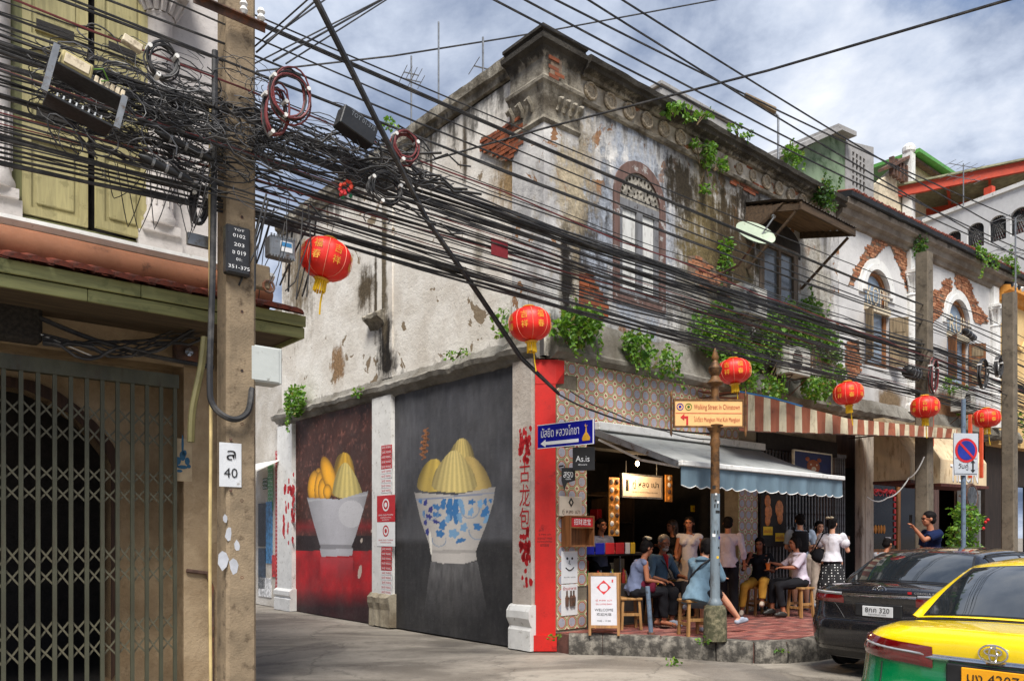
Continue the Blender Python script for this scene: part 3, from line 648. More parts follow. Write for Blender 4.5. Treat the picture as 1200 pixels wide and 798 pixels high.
mb = MB(); rough_profile(mb, d - .04, c + .04, [(0, 0), (-.16, 0), (-.16, .25), (-.13, .28), (-.17, .33), (-.17, .42), (-.1, .47), (0, .47)], .08, .006); mb.build('pier_base', MT['white'], cs, M=SF)
mb = MB(); mb.box(-8.4, .0, .0, .25, 0, 4.1); mb.build('ground_side_wall', m_pl, cs, M=SF)
# painted characters on the corner pier
tl = [('古', 553, 24), ('龙', 580, 26), ('包', 607, 26)]
for ch, py, hh in tl:
    p = sx(615, py, -.07); text(ch, .22, hh / 83, MT['redp'], cs, SF @ T((p[0], -.072, p[1])), 'painted_character')
mb = MB(); rr = random.Random(5)
for py0, py1, n in ((500, 541, 40), (622, 655, 34), (655, 690, 10)):
    for _ in range(n):
        p = sx(rr.uniform(609, 622), rr.uniform(py0, py1), -.07); r = rr.uniform(.012, .045)
        mb.add([(p[0] + r * rr.uniform(.6, 1.3) * math.cos(t), -.0712, p[1] + r * 1.5 * rr.uniform(.6, 1.3) * math.sin(t)) for t in [k * math.pi / 4 for k in range(8)]][::-1], [tuple(range(8))])
stuff(mb.build('red_brush_paint', MT['redp'], cs, M=SF))
# black lines of writing on the red board
for k, (s_, w) in enumerate([('กู่ หลง เปา', .17), ('ซาลาเปา ทอด', .2), ('เปิดทุกวัน', .2), ('เยาวราช', .12)]):
    p = at(638, 626 + k * 4.2, 11.04); text(s_, w, .035, MT['inkblack'], cs, RCM @ T((.135, -.032, p.z)), 'painted_line')
# ================================================================ wall paintings (flat paint on the wall)
def mural(px0, px1, ptop, fn, name, y=-.006, nx=230, nz=260, label=None):
    x0 = sx(px0, 600)[0]; x1 = sx(px1, 600)[0]; xs = np.linspace(x0, x1, nx); zs = np.linspace(0.0, 4.06, nz)
    X, Z = np.meshgrid(xs, zs); wx = S.o[0] + S.u[0] * X; wy = S.o[1] + S.u[1] * X
    PX = 600 + FP * wx / wy; PY = HZ - (Z - CH) * FP / wy
    col = fn(PX, PY, X, Z); col = np.clip(col, 0, 255) / 255.; col = np.where(col < .0405, col / 12.92, ((col + .055) / 1.055) ** 2.4)
    vs = np.stack([X, np.full_like(X, y), Z], -1).reshape(-1, 3)
    i = np.arange((nz - 1) * nx).reshape(nz - 1, nx)[:, :-1].ravel(); fs = np.stack([i, i + 1, i + nx + 1, i + nx], 1)
    me = bpy.data.meshes.new(name); me.from_pydata(vs.tolist(), [], fs.tolist())
    at_ = me.color_attributes.new('paint', 'FLOAT_COLOR', 'POINT'); rgba = np.ones((nx * nz, 4)); rgba[:, :3] = col.reshape(-1, 3); at_.data.foreach_set('color', rgba.ravel())
    m, nt, b = newmat(name + '_paint'); vc = nd(nt, 'ShaderNodeVertexColor', {'layer_name': 'paint'}); v = coords(nt); n = noi(nt, v, 14, 8, .7); n2 = noi(nt, v, 1.3, 6)
    cc = mix(nt, mth(nt, 'MULTIPLY', mrange(nt, n, .5, .75), .22), vc.outputs[0], (.13, .12, .11)); cc = mix(nt, mth(nt, 'MULTIPLY', mrange(nt, n2, .4, .7), .06), cc, (.3, .28, .26)); nch = noi(nt, v, 6, 12, .75); cc = mix(nt, mrange(nt, nch, .70, .71), cc, (.42, .39, .34)); n = mth(nt, 'SUBTRACT', n, mrange(nt, nch, .70, .71))
    nt.links.new(cc, b.inputs['Base Color']); b.inputs['Roughness'].default_value = .7; nt.links.new(nd(nt, 'ShaderNodeBump', None, {'Strength': .35, 'Distance': .015, 'Height': mth(nt, 'ADD', n, n2)}).outputs[0], b.inputs['Normal'])
    me.materials.append(m); me.update(); o = obj_of(me, name, cs, SF); return o
def C3(c): return np.array(c, float)
def blend(img, mask, c): return img * (1 - mask[..., None]) + (C3(c) if not isinstance(c, np.ndarray) else c) * mask[..., None]
def fbm(X, Z, f, o=0): 
    r = np.zeros(X.shape); a = 1.
    for k in range(4):
        rs = np.random.RandomState(o + k); g = rs.rand(64, 64); u = (X * f * 2 ** k) % 63; v = (Z * f * 2 ** k) % 63; i = u.astype(int); j = v.astype(int); du = u - i; dv = v - j
        du = du * du * (3 - 2 * du); dv = dv * dv * (3 - 2 * dv)
        r += a * (g[i, j] * (1 - du) * (1 - dv) + g[i + 1, j] * du * (1 - dv) + g[i, j + 1] * (1 - du) * dv + g[i + 1, j + 1] * du * dv); a *= .5
    return r / 1.875
def ell(PX, PY, cx, cy, rx, ry, rot=0.):
    c, s = math.cos(rot), math.sin(rot); x = (PX - cx) * c + (PY - cy) * s; y = -(PX - cx) * s + (PY - cy) * c; return np.sqrt((x / rx) ** 2 + (y / ry) ** 2)
def fr_(img, PX, PY, poly, base, cx, w, nrib, apex_y, bot_y, seed=0):
    """a ribbed yellow bun/fruit: ribs fan out from the apex"""
    for _ in range(2): poly = [q for i in range(len(poly)) for a, c in [(np.array(poly[i]), np.array(poly[(i + 1) % len(poly)]))] for q in (tuple(a * .75 + c * .25), tuple(a * .25 + c * .75))]
    m = inpoly(PX, PY, poly); t = np.clip((PY - apex_y) / (bot_y - apex_y), .05, 1.); u = (PX - cx) / (w * t ** .5)
    rib = .5 + .5 * np.cos(u * nrib * math.pi); sh = 1 - .35 * np.clip(np.abs(u), 0, 1.2) ** 2
    col = C3(base) * (sh * (.9 + .14 * rib))[..., None]; img[m] = col[m]; return img
def mur_a(PX, PY, X, Z):
    n = fbm(X + 20, Z + 3, 3.0, 1); n2 = fbm(X + 20, Z + 3, 14, 7)
    img = C3((70, 36, 26)) * (.7 + .5 * n)[..., None] + (np.clip(n2 - .55, 0, 1) * 190)[..., None] * C3((1, .75, .7))
    img = blend(img, np.clip(1 - np.abs(PY - 617) / 11, 0, 1) * .9 * (.6 + .5 * n), (150, 18, 22))
    img = blend(img, ((PY > 628) & (PY < 646)) * .8, (26, 10, 12))
    fl = C3((190, 16, 26)) * (.62 + .6 * n)[..., None]; k = (PY > 645).astype(float); img = blend(img, k, fl * (1 - np.clip((PY - 690) / 30, 0, .75))[..., None])
    img = blend(img, (inpoly(PX, PY, [(376, 653), (414, 653), (414, 690), (376, 690)]) * np.clip(.75 - (PY - 650) / 42, 0, 1)), (190, 80, 84))
    fr_(img, PX, PY, [(389, 578), (392, 545), (396, 533), (405, 529), (413, 536), (417, 560), (420, 578)], (216, 168, 52), 405, 17, 3, 528, 585)
    for (cx, cy, rx, ry, ro) in [(372, 562, 5, 14, .15), (368, 569, 7, 18, .1), (374, 569, 5, 17, .1), (379, 574, 6, 14, 0), (386, 558, 8, 24, -.28), (384, 576, 5, 9, 0)]:
        d = ell(PX, PY, cx, cy, rx, ry, ro); img = blend(img, (d < 1).astype(float), C3((224, 158, 34)) * np.clip(1.15 - .55 * d ** 3, 0, 1.2)[..., None])
    fr_(img, PX, PY, [(389, 584), (391, 566), (397, 548), (405, 540), (412, 548), (421, 565), (427, 584)], (222, 200, 120), 407, 20, 6, 536, 584)
    bowl = [(360, 583), (398, 585), (432, 575), (426, 598), (417, 628), (412, 641), (414, 642), (413, 651), (377, 652), (375, 643), (376, 641), (367, 610)]
    m = inpoly(PX, PY, bowl); u = (PX - 396) / 36; base = C3((178, 176, 180)) * (1 - .3 * np.abs(u) ** 2 + .12 * n)[..., None]; img[m] = base[m]
    d = ell(PX, PY, 412, 602, 15, 16); img = blend(img, (m & (d < 1)) * .75, (205, 203, 205)); img = blend(img, (m & (PY > 638) & (PY < 643)) * .5, (100, 98, 100))
    img = blend(img, (m & (np.abs(PY - (583 - (PX - 396) * .1)) < 1.2)) * .6, (190, 190, 192))
    for (cx, cy, rx, ry) in [(422, 670, 2.2, 8), (424, 633, 1.3, 3), (436, 622, 1, 2)]:
        img = blend(img, (ell(PX, PY, cx, cy, rx, ry, .15) < 1) * .95, (200, 185, 170))
    return img
def mur_b(PX, PY, X, Z):
    n = fbm(X + 20, Z + 3, 1.6, 3); n2 = fbm(X * 3 + 60, Z + 3, 5, 9)
    img = C3((70, 70, 74)) * (.45 + .7 * n + .35 * n2)[..., None]
    img = blend(img, ((PY < 640) & (PY > 590)) * np.clip((PY - 585) / 40, 0, 1) * .45, (92, 92, 96))
    fl = C3((40, 39, 40)) * (.8 + .5 * n2)[..., None]; img = blend(img, np.clip((PY - 630) / 8, 0, 1), fl)
    img = blend(img, inpoly(PX, PY, [(505, 658), (560, 658), (575, 735), (495, 735)]) * np.clip(.85 - (PY - 655) / 85, 0, 1) * (.35 + .7 * n2), (140, 138, 138))
    Y1 = (214, 190, 116)
    fr_(img, PX, PY, [(488, 576), (490, 560), (497, 545), (508, 536), (518, 540), (524, 576)], (206, 176, 84), 512, 24, 3, 530, 576)
    fr_(img, PX, PY, [(524, 545), (527, 528), (541, 510), (554, 522), (558, 545)], Y1, 541, 17, 6, 508, 560)
    fr_(img, PX, PY, [(540, 560), (543, 534), (556, 535), (568, 548), (576, 566), (577, 576), (550, 576)], (216, 186, 112), 540, 38, 3, 520, 576)
    fr_(img, PX, PY, [(505, 577), (508, 556), (519, 538), (533, 524), (546, 538), (557, 556), (561, 577)], (222, 200, 128), 533, 30, 9, 520, 577)
    bowl = [(486, 577), (533, 580), (581, 570), (578, 590), (570, 615), (561, 638), (558, 646), (559, 656), (545, 660), (519, 660), (506, 657), (506, 648), (504, 640), (493, 608)]
    m = inpoly(PX, PY, bowl); u = (PX - 532) / 46; base = C3((196, 190, 184)) * (1 - .22 * np.abs(u) ** 2 - .1 + .16 * n)[..., None]; img[m] = base[m]
    inn = m & (PY > 584) & (PY < 642)
    bl = (40, 105, 165); lb = (110, 155, 195); dk = (25, 35, 120)
    sh = [(520, 590, 3, 8, .2, bl), (527, 596, 4, 14, 0, bl), (534, 598, 4, 16, 0, bl), (541, 592, 3, 10, -.3, lb), (512, 594, 5, 3, .5, bl), (512, 603, 5, 3, .2, bl), (519, 615, 4, 6, .2, bl), (516, 625, 5, 4, .4, bl), (532, 625, 6, 5, 0, lb), (544, 618, 4, 5, .3, lb), (540, 633, 6, 2.5, -.3, bl), (553, 588, 4, 3, 0, bl), (552, 600, 3, 5, .4, lb), (563, 590, 3, 5, 0, lb), (569, 600, 4, 7, .5, bl), (560, 617, 5, 4, .5, bl), (569, 588, 2, 4, 0, bl), (575, 585, 2, 4, 0, bl), (572, 608, 4, 6, .7, lb), (493, 586, 2, 4, 0, bl), (499, 589, 2, 4, .3, dk), (505, 597, 2.5, 4, .3, dk), (503, 605, 4, 2.5, .4, dk), (511, 611, 4, 2, .3, dk), (499, 612, 2, 3, 0, dk), (501, 623, 2, 4, 0, dk), (497, 602, 1.5, 4, 0, bl), (525, 608, 3, 5, .2, lb), (539, 606, 3, 6, -.2, lb)]
    for (cx, cy, rx, ry, ro, c) in sh:
        d = ell(PX, PY, cx, cy, rx, ry, ro); wv = .18 * np.cos(np.arctan2(PY - cy, PX - cx) * 5); img = blend(img, (inn & (d < 1 + wv)) * .92, c)
    for (cx, cy, r) in [(515, 632, 8), (560, 622, 10), (505, 600, 9), (551, 596, 11)]:
        d = ell(PX, PY, cx, cy, r, r); img = blend(img, (inn & (np.abs(d - 1) < .07) & (PY > cy - 2)) * .8, (120, 140, 165))
    img = blend(img, (m & (np.abs(PY - (581.5 - (PX - 533) * .09)) < 1.0)) * .8, (120, 130, 155)); img = blend(img, (m & (PY > 644) & (PY < 648)) * .35, (120, 116, 112))
    img = blend(img, (ell(PX, PY, 505, 636, 1.4, 14, -.06) < 1).astype(float), (225, 220, 210))
    # a strip where the render has broken away to the brick
    q = ell(PX + 2 * np.sin(PY * .9), PY, 498, 520, 3.4, 19, .12); img = blend(img, (q < 1).astype(float), C3((150, 95, 55)) * (.5 + n2 * .9)[..., None]); img = blend(img, ((q < .75) & (np.sin(PY * 1.6) > .35)) * .7, (40, 28, 20))
    q = ell(PX, PY, 565, 700, 25, 2, .3); return img
mural(347, 441, 400, mur_a, 'red_bowl_mural'); mural(463, 605, 400, mur_b, 'grey_bowl_mural')
# stickers on the pier between the paintings and round the corner
def sticker_col(fr, M, px, py0, py1, y, base, w, step, mat_bg, mat_fg, parent, word='SAVE WANG', px1=None):
    sm = None; py = py0; tt = None; me = None; z0 = fr.pix(px, py0, y)[1]; z1 = fr.pix(px, py1, y)[1]; x = fr.pix(px, py0, y)[0]; z = z0; i = 0
    while z > z1:
        if me is None:
            mb = MB(); mb.box(-w / 2, w / 2, -.003, 0, -step * .44, step * .44); o = mb.build('sticker', mat_bg, parent); me = o.data
            t = text(word, w * .86, step * .5, mat_fg, o, T((0, -.0036, 0)), 'sticker_print'); tt = t.data
        else: o = obj_of(me, 'sticker', parent); obj_of(tt, 'sticker_print', o, T((0, -.0036, 0)))
        o.matrix_local = M @ T((x + R.uniform(-.01, .01), y - .001 - (i % 2) * .0008, z)) @ RY(R.uniform(-.02, .02)); z -= step; i += 1
sticker_col(S, SF, 453, 524, 548, -.091, None, .36, .085, MT['redp'], MT['whiteprint'], cs)
sticker_col(S, SF, 453, 552, 577, -.091, None, .36, .085, MT['whiteprint'], MT['redp'], cs)
sticker_col(S, SF, 453, 643, 667, -.091, None, .36, .085, MT['redp'], MT['whiteprint'], cs)
sticker_col(S, SF, 453, 671, 697, -.091, None, .36, .085, MT['whiteprint'], MT['redp'], cs)
def poster(fr, M, px0, px1, py0, py1, y, bg, fg, parent, lines, name='poster', emblem=True):
    (x0, z1) = fr.pix(px0, py0, y); (x1, z0) = fr.pix(px1, py1, y); mb = MB(); mb.box(0, x1 - x0, -.004, 0, 0, z1 - z0); o = mb.build(name, bg, parent, M=M @ T((x0, y, z0))); w, h = x1 - x0, z1 - z0
    if emblem:
        mb = MB(); mb.lathe([(h * .24, -.0045), (h * .24, -.006), (h * .18, -.006), (h * .18, -.0045)], (w / 2, 0, h * .64), 20, 'y', caps=False); mb.lathe([(.001, -.006), (h * .1, -.006)], (w / 2, 0, h * .64), 7, 'y', caps=False); mb.build('emblem', fg, o)
    for k, (s_, rw, rz, rh) in enumerate(lines): text(s_, w * rw, h * rh, fg, o, T((w / 2, -.005, h * rz)))
    return o
poster(S, SF, 442, 463, 581, 611, -.092, MT['redp'], MT['whiteprint'], cs, [('SAVE OLD TOWN', .8, .26, .06), ('CHINATOWN', .6, .16, .05), ('BANGKOK', .4, .08, .04)], 'red_notice')
poster(S, SF, 442, 463, 612, 640, -.092, MT['whiteprint'], MT['redp'], cs, [('SAVE OLD TOWN', .8, .26, .06), ('CHINATOWN', .6, .16, .05)], 'white_notice')
# ================================================================ ground floor fittings of the corner house
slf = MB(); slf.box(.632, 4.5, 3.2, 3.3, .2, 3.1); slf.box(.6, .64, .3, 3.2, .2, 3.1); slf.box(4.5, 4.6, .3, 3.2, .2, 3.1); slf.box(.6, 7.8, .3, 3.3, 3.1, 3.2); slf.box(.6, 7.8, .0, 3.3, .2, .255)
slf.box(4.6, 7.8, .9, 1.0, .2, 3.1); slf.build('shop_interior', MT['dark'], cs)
mb = MB(); mb.box(.632, 4.43, -.01, .04, 2.98, 3.08); mb.box(.632, 4.43, .0, .03, 2.86, 2.9); mb.build('shop_lintel', MT['black'], cs)
# things in the shop
def slab(fr, px0, px1, py0, py1, y, d=.03):
    x0, z1 = fr.pix(px0, py0, y); x1, z0 = fr.pix(px1, py1, y); return x0, x1, z0, z1
def board(label, name, cat, fr, px0, px1, py0, py1, y, mat_, d=.03, frame=None, parent=None):
    x0, x1, z0, z1 = slab(fr, px0, px1, py0, py1, y); w, h = x1 - x0, z1 - z0
    root = thing(name, label, cat, fr.mat(x0, y, z0)); mb = MB(); mb.bevbox(0, w, 0, d, 0, h, .004); mb.build('panel', mat_, root)
    if frame:
        t = .025; mb = MB(); mb.box(-t, w + t, -.008, d, h, h + t); mb.box(-t, w + t, -.008, d, -t, 0); mb.box(-t, 0, -.008, d, 0, h); mb.box(w, w + t, -.008, d, 0, h); mb.build('frame', frame, root)
    return root, w, h
lit = pm('sign_white', lin(215, 200, 180), .6, .06); tan = pm('menu_orange', lin(205, 135, 50), .6, .3, scale=9)
r_, w, h = board('white shop sign with dark Thai letters hanging inside the dark shop doorway', 'shop_sign', 'sign', F, 730, 775, 556, 583, .25, lit, .05, MT['steel'])
mb = MB(); mb.box(w * .07, w * .14, -.006, -.003, h * .25, h * .78); mb.build('dark_bar', MT['inkblack'], r_)
text('กู่ หลง เปา', w * .68, h * .42, MT['inkblack'], r_, T((w * .58, -.004, h * .58))); text('กู่หลงเปา ซาลาเปาทอด เยาวราช', w * .66, h * .09, MT['inkblack'], r_, T((w * .56, -.004, h * .22)), 'small_lettering')
mb = MB(); [mb.cyl((x, .02, h), (x, .02, h + .22), .008, n=6) for x in (w * .1, w * .9)]; mb.build('hanger', MT['black'], r_)
def menu(label, px0, px1, py0, py1, y, rows, cols, dots=True):
    r_, w, h = board(label, 'menu_board', 'menu', F, px0, px1, py0, py1, y, tan, .02)
    k = 0
    for i in range(rows):
        for j in range(cols):
            cx, cz = w * (j + .5) / cols, h * (1 - (i + .5) / rows); s = min(w / cols, h / rows) * .38
            mb = MB(); mb.lathe([(s, -.004), (s * .8, -.014), (s * .3, -.022), (.001, -.024)], (cx, 0, cz), 8, 'y'); mb.build('dish_picture', [MT['cream'], MT['white'], MT['rust'], tan][(i + j * 2) % 4], r_); k += 1
    return r_
r_ = menu('tall orange menu board with dish pictures left of the doorway sign', 714, 726, 559, 628, .12, 7, 2)
text('ซาลาเปา', .12, .04, MT['inkblack'], r_, T((.08, -.025, .12)))
menu('narrow orange menu strip hanging right of the doorway sign', 780, 788, 556, 588, .2, 4, 1)
r_, w, h = board('yellow lettered banner deep in the dark shop beside the lamp post', 'banner', 'banner', F, 810, 828, 592, 600, 1.0, MT['yellow'], .02); text('ซาลาเปา', w * .8, h * .6, MT['redp'], r_, T((w / 2, -.003, h / 2)))
bl = thing('hanging_bulb', 'warm lit bulb hanging in front of the white shop sign', 'lamp', F.mat(1.75, .02, 2.72)); em, nt, b = newmat('bulb_glow'); b.inputs['Emission Color'].default_value = (1, .62, .28, 1); b.inputs['Emission Strength'].default_value = 14; mb = MB(); mb.ball((0, 0, 0), (.03, .03, .04), 10); mb.build('bulb', em, bl, True); mb = MB(); mb.cyl((0, 0, .035), (0, 0, .3), .006, n=5); mb.build('cord', MT['black'], bl)
ld = bpy.data.lights.new('bulb_light', 'POINT'); ld.energy = 28; ld.color = (1, .66, .36); ld.shadow_soft_size = .04; lo = bpy.data.objects.new('bulb_light', ld); COL.objects.link(lo); lo.parent = bl; lo.location = (0, -.06, -.06)
# counter with bottles
x0, x1, z0, z1 = slab(F, 688, 752, 640, 700, .1)
ct = thing('drinks_counter', 'low dark counter with blue and red fronts just inside the shop doorway', 'counter', F.mat(.7, .15, .25))
mb = MB(); mb.bevbox(0, 1.35, 0, .5, 0, .62, .01); mb.build('body', pm('counter_dark', (.05, .045, .04), .5), ct)
mb = MB(); mb.bevbox(-.02, 1.37, -.03, .52, 1.05, 1.1, .008); mb.build('shelf_top', MT['dark'], ct)
for x, c in ((.0, 'bluep'), (.22, 'bluep'), (.44, 'redp'), (.66, 'redp'), (.88, 'whiteprint'), (1.0, 'yellow')):
    mb = MB(); mb.bevbox(x, x + .19 if x < .8 else x + .1, -.045, -.03, 1.08, 1.25, .003); mb.build('front_panel', MT[c], ct)
mb = MB(); [mb.cyl((x, y, .62), (x, y, 1.05), .012, n=6) for x in (.02, 1.33) for y in (.02, .48)]; mb.build('post', MT['steel'], ct)
bcols = [(.02, .12, .3), (.5, .5, .1), (.05, .3, .06), (.4, .04, .03), (.6, .35, .05), (.25, .25, .28)]
bot = None
for i in range(12):
    mb = MB(); hh = R.uniform(.17, .24); mb.lathe([(.03, 0), (.033, .02), (.033, hh * .6), (.014, hh * .8), (.014, hh), (.001, hh)], n=10)
    o = mb.build('bottle', pm('drink%d' % (i % 6), bcols[i % 6], .15, .1, bump=0), None, True); o.matrix_world = F.mat(.78 + .095 * i, .2 + .06 * (i % 3), .872)
    tag(o, 'small drink bottle in the row standing on the dark shop counter', 'bottle', 'bottles on the shop counter')
# shelves deeper in the shop
sh_ = thing('back_shelf', 'tall dark shelf unit full of goods against the rear of the shop', 'shelf', F.mat(1.9, 2.3, .25))
mb = MB(); [mb.box(0, 2.4, 0, .4, z, z + .03) for z in (.1, .6, 1.1, 1.6, 2.1)]; [mb.box(x, x + .04, 0, .4, 0, 2.2) for x in (0, .8, 1.6, 2.36)]; mb.build('rack', wood('shelf_wood', (.1, .06, .03)), sh_)
for i in range(26):
    z = (.13, .63, 1.13, 1.63)[i % 4]; x = .08 + (i // 4) * .33; mb = MB(); a, c = R.uniform(.08, .14), R.uniform(.15, .32); mb.bevbox(x, x + a, .05, .25, z, z + c, .008); mb.build('carton', MT[R.choice(['cream', 'redp', 'yellow', 'rust', 'white', 'bluep'])], sh_)
# notices on the tiled pillar beside the red board
def wallthing(name, label, cat, px0, px1, py0, py1, y, m_, d=.012, lines=(), fg=None):
    r_, w, h = board(label, name, cat, F, px0, px1, py0, py1, y, m_, d)
    for s_, cx, cz, rw, rh in lines: text(s_, w * rw, h * rh, fg, r_, T((w * cx, -.002, h * cz)))
    return r_, w, h
r_, w, h = wallthing('shop_plaque', 'white square plaque with a diamond emblem and Thai words on the tiled pillar', 'sign', 656, 682, 581, 605, -.07, lit, .03, [('กู่ หลง เปา', .5, .22, .8, .3)], MT['rust'])
mb = MB(); mb.add([(w * .5, -.003, h * .95), (w * .38, -.003, h * .7), (w * .5, -.003, h * .45), (w * .62, -.003, h * .7)], [(0, 1, 2, 3)]); mb.add([(w * .5, -.004, h * .82), (w * .45, -.004, h * .7), (w * .5, -.004, h * .58), (w * .55, -.004, h * .7)], [(0, 1, 2, 3)], 1); mb.build('emblem', [MT['inkblack'], lit], r_)
x0, x1, z0, z1 = slab(F, 658, 686, 604, 640, -.02)
bx_ = thing('wooden_postbox', 'open brown wooden box with a red Chinese label on the tiled pillar', 'box', F.mat(x0, -.2, z0)); w, h = x1 - x0, z1 - z0
wd = wood('box_wood', lin(150, 96, 52)); mb = MB(); mb.box(0, .02, 0, .18, 0, h); mb.box(w - .02, w, 0, .18, 0, h); mb.box(.02, w - .02, 0, .18, 0, .02); mb.box(.02, w - .02, 0, .18, h - .02, h); mb.box(.02, w - .02, .16, .18, .02, h - .02); mb.box(.02, w - .02, 0, .16, h * .6, h * .6 + .015); mb.build('case', wd, bx_)
mb = MB(); mb.box(.03, w - .03, .005, .012, h * .64, h - .03); lb = mb.build('label_card', MT['redp'], bx_); text('招财进宝', w * .7, h * .2, MT['whiteprint'], lb, T((w / 2, .004, h * .8)))
r_, w, h = wallthing('face_poster', 'white poster with a smiling drawn face on the tiled pillar', 'poster', 658, 677, 646, 683, -.012, MT['whiteprint'], .008)
mb = MB()
for cx in (.35, .65): mb.lathe([(.02, -.002), (.001, -.003)], (w * cx, 0, h * .78), 8, 'y', caps=False)
mb.tube([(w * (.25 + .5 * t / 8), -.003, h * (.5 - .09 * math.sin(math.pi * t / 8))) for t in range(9)], .009, 4); mb.tube([(w * .5, -.003, h * .72), (w * .44, -.003, h * .62), (w * .55, -.003, h * .6)], .005, 4); mb.build('drawn_face', MT['inkblack'], r_)
text('ยิ้ม ยิ้ม ทุกวัน', w * .7, h * .05, MT['inkblack'], r_, T((w / 2, -.003, h * .2)))
r_, w, h = wallthing('price_poster', 'white and red price poster under the smiling face poster', 'poster', 658, 677, 685, 720, -.012, MT['whiteprint'], .008, [('ร้านอาหาร', .5, .88, .8, .12)], MT['redp'])
for x in (.3, .55, .72):
    mb = MB(); mb.lathe([(.025, 0), (.03, .12), (.012, .16), (.012, .22)], (w * x, -.012, h * .3), 8); mb.build('drawn_bottle', MT['rust'], r_)
# ---------------------------------------------------------------- folding grille of the second bay
g2 = thing('folding_grille', 'closed grey folding metal grille behind the chatting group', 'gate', F.mat(5.03, .06, .25))
gm = pm('grille_grey', lin(120, 122, 124), .5, .2, metal=.3, dirt=.4, dirtcol=lin(60, 50, 42)); gs = pm('grille_strip', lin(160, 160, 160), .5, .2, metal=.3)
slide_gate(g2, 0, 2.78, .02, 2.95, 24, [(.35, .5), (.5, .65), (1.25, 1.4), (1.4, 1.55), (2.15, 2.3), (2.3, 2.45)], 0, .035, gm, gs)
mb = MB(); mb.box(4.98, 7.85, -.02, .05, 3.2, 3.5); mb.build('bay_lintel', MT['dark'], cs)
g3 = thing('folding_grille', 'short end panel of the grey grille beside the pale pillar', 'gate', B.mat(.0, .02, .25)); slide_gate(g3, 0, .33, .02, 2.95, 4, [(.35, .5), (.5, .65), (1.25, 1.4), (1.4, 1.55)], 0, .035, gm, gs)
r_, w, h = board('tall food poster with orange dishes and yellow captions leaning by the grey grille', 'food_poster', 'poster', F, 892, 921, 578, 640, -.06, MT['dark'], .03)
ob = pm('food_orange', lin(200, 120, 60), .5, .3, scale=15)
for cx, cz, r in ((.25, .86, .1), (.28, .66, .12), (.72, .72, .14), (.75, .55, .1), (.25, .5, .09)):
    mb = MB(); mb.ball((w * cx, -.004, h * cz), (r, .02, r * 1.2), 10); mb.build('dish_picture', ob, r_, True)
for k in range(2):
    mb = MB(); mb.box(w * (.08 + .48 * k), w * (.45 + .48 * k), -.004, -.001, h * (.22 - .12 * k), h * (.38 - .12 * k)); c = mb.build('caption', MT['yellow'], r_); text('เครปเย็น', w * .32, h * .08, MT['redp'], c, T((w * (.265 + .48 * k), -.005, h * (.3 - .12 * k))))
r_, w, h = board('dark blue framed board with a brown bear face above the grey awning', 'bear_sign', 'sign', F, 931, 974, 528, 560, -.3, pm('navy_board', lin(22, 38, 84), .5), .04, pm('cream_frame', lin(222, 215, 190), .5))
bw_ = pm('bear_brown', lin(150, 78, 40), .6, .2); mb = MB()
for c, r in (((.5, .42), (.2, .3)),): mb.ball((w * c[0], -.002, h * c[1]), (w * r[0] * .9, .012, h * r[1]), 14)
mb.ball((w * .34, -.002, h * .72), (w * .06, .012, h * .1), 8); mb.ball((w * .66, -.002, h * .72), (w * .06, .012, h * .1), 8); mb.build('bear_face', bw_, r_, True)
mb = MB(); mb.ball((w * .5, -.012, h * .32), (w * .07, .006, h * .1), 8); mb.ball((w * .42, -.012, h * .5), (w * .02, .004, h * .04), 6); mb.ball((w * .58, -.012, h * .5), (w * .02, .004, h * .04), 6); mb.build('muzzle', MT['cream'], r_, True)
# ---------------------------------------------------------------- grey awning
aw = thing('grey_awning', 'grey fabric awning with a scalloped blue grey valance over the corner shop', 'awning', F.mat(.77, 0, 3.0))
cv = pm('awning_canvas', lin(150, 152, 150), .8, .1, scale=3, bump=.1, dirt=.2, dirtcol=lin(110, 108, 100)); vl = pm('valance_canvas', lin(96, 116, 128), .8, .15, scale=4, bump=.15, streak=True)
L = 4.25; hw, zf = .16, -.44
mb = MB(); rows = []
for i in range(18):
    x = L * i / 17; rows.append([(x, -1.56 * t - 0.0, hw + (zf - hw) * t - .035 * math.sin(math.pi * t) * (1 + .3 * math.sin(x * 5))) for t in [k / 8 for k in range(9)]])
mb.grid(rows); mb.grid([[(a, b, c - .012) for a, b, c in r] for r in rows]); mb.build('canopy', cv, aw, True)
mb = MB(); rows = []; nsc = 15
for i in range(nsc * 10 + 1):
    x = L * i / (nsc * 10); s_ = .26 + .035 * abs(math.sin(math.pi * i / 10)) ; rip = .02 * math.sin(x * 9) + .012 * math.sin(x * 23)
    rows.append([(x, -1.58 - rip * t, zf - .03 - s_ * t) for t in (0, .33, .66, 1)])
mb.grid(rows); mb.grid([[(a, b + .006, c) for a, b, c in r] for r in rows]); mb.build('valance', vl, aw, True)
mb = MB(); mb.tube([(a, b - .004, c - .002) for a, b, c in [r[-1] for r in rows][::2]], .007, 4); mb.build('valance_piping', MT['white'], aw)
mb = MB(); mb.bevbox(-.03, L + .03, -1.62, -1.54, zf - .04, zf + .03, .01); mb.build('front_bar', MT['white'], aw)
mb = MB(); mb.bevbox(-.03, L + .03, -.14, -.015, hw - .02, hw + .1, .01); mb.build('wall_bar', MT['white'], aw)
for x in (.0, L / 2, L):
    mb = MB(); mb.tube([(x, -.1, hw - .16), (x + .12, -.8, -.34), (x, -1.55, zf - .05)], .018, 6); mb.build('folding_arm', MT['white'], aw)
mb = MB(); mb.hull([(-.03, -.05, hw), (-.03, -1.56, zf + .02), (-.03, -1.56, zf - .06), (-.03, -.05, hw - .1), (-.0, -.05, hw), (-.0, -1.56, zf + .02), (0, -1.56, zf - .06), (0, -.05, hw - .1)]); mb.build('end_rail', MT['steel'], aw)
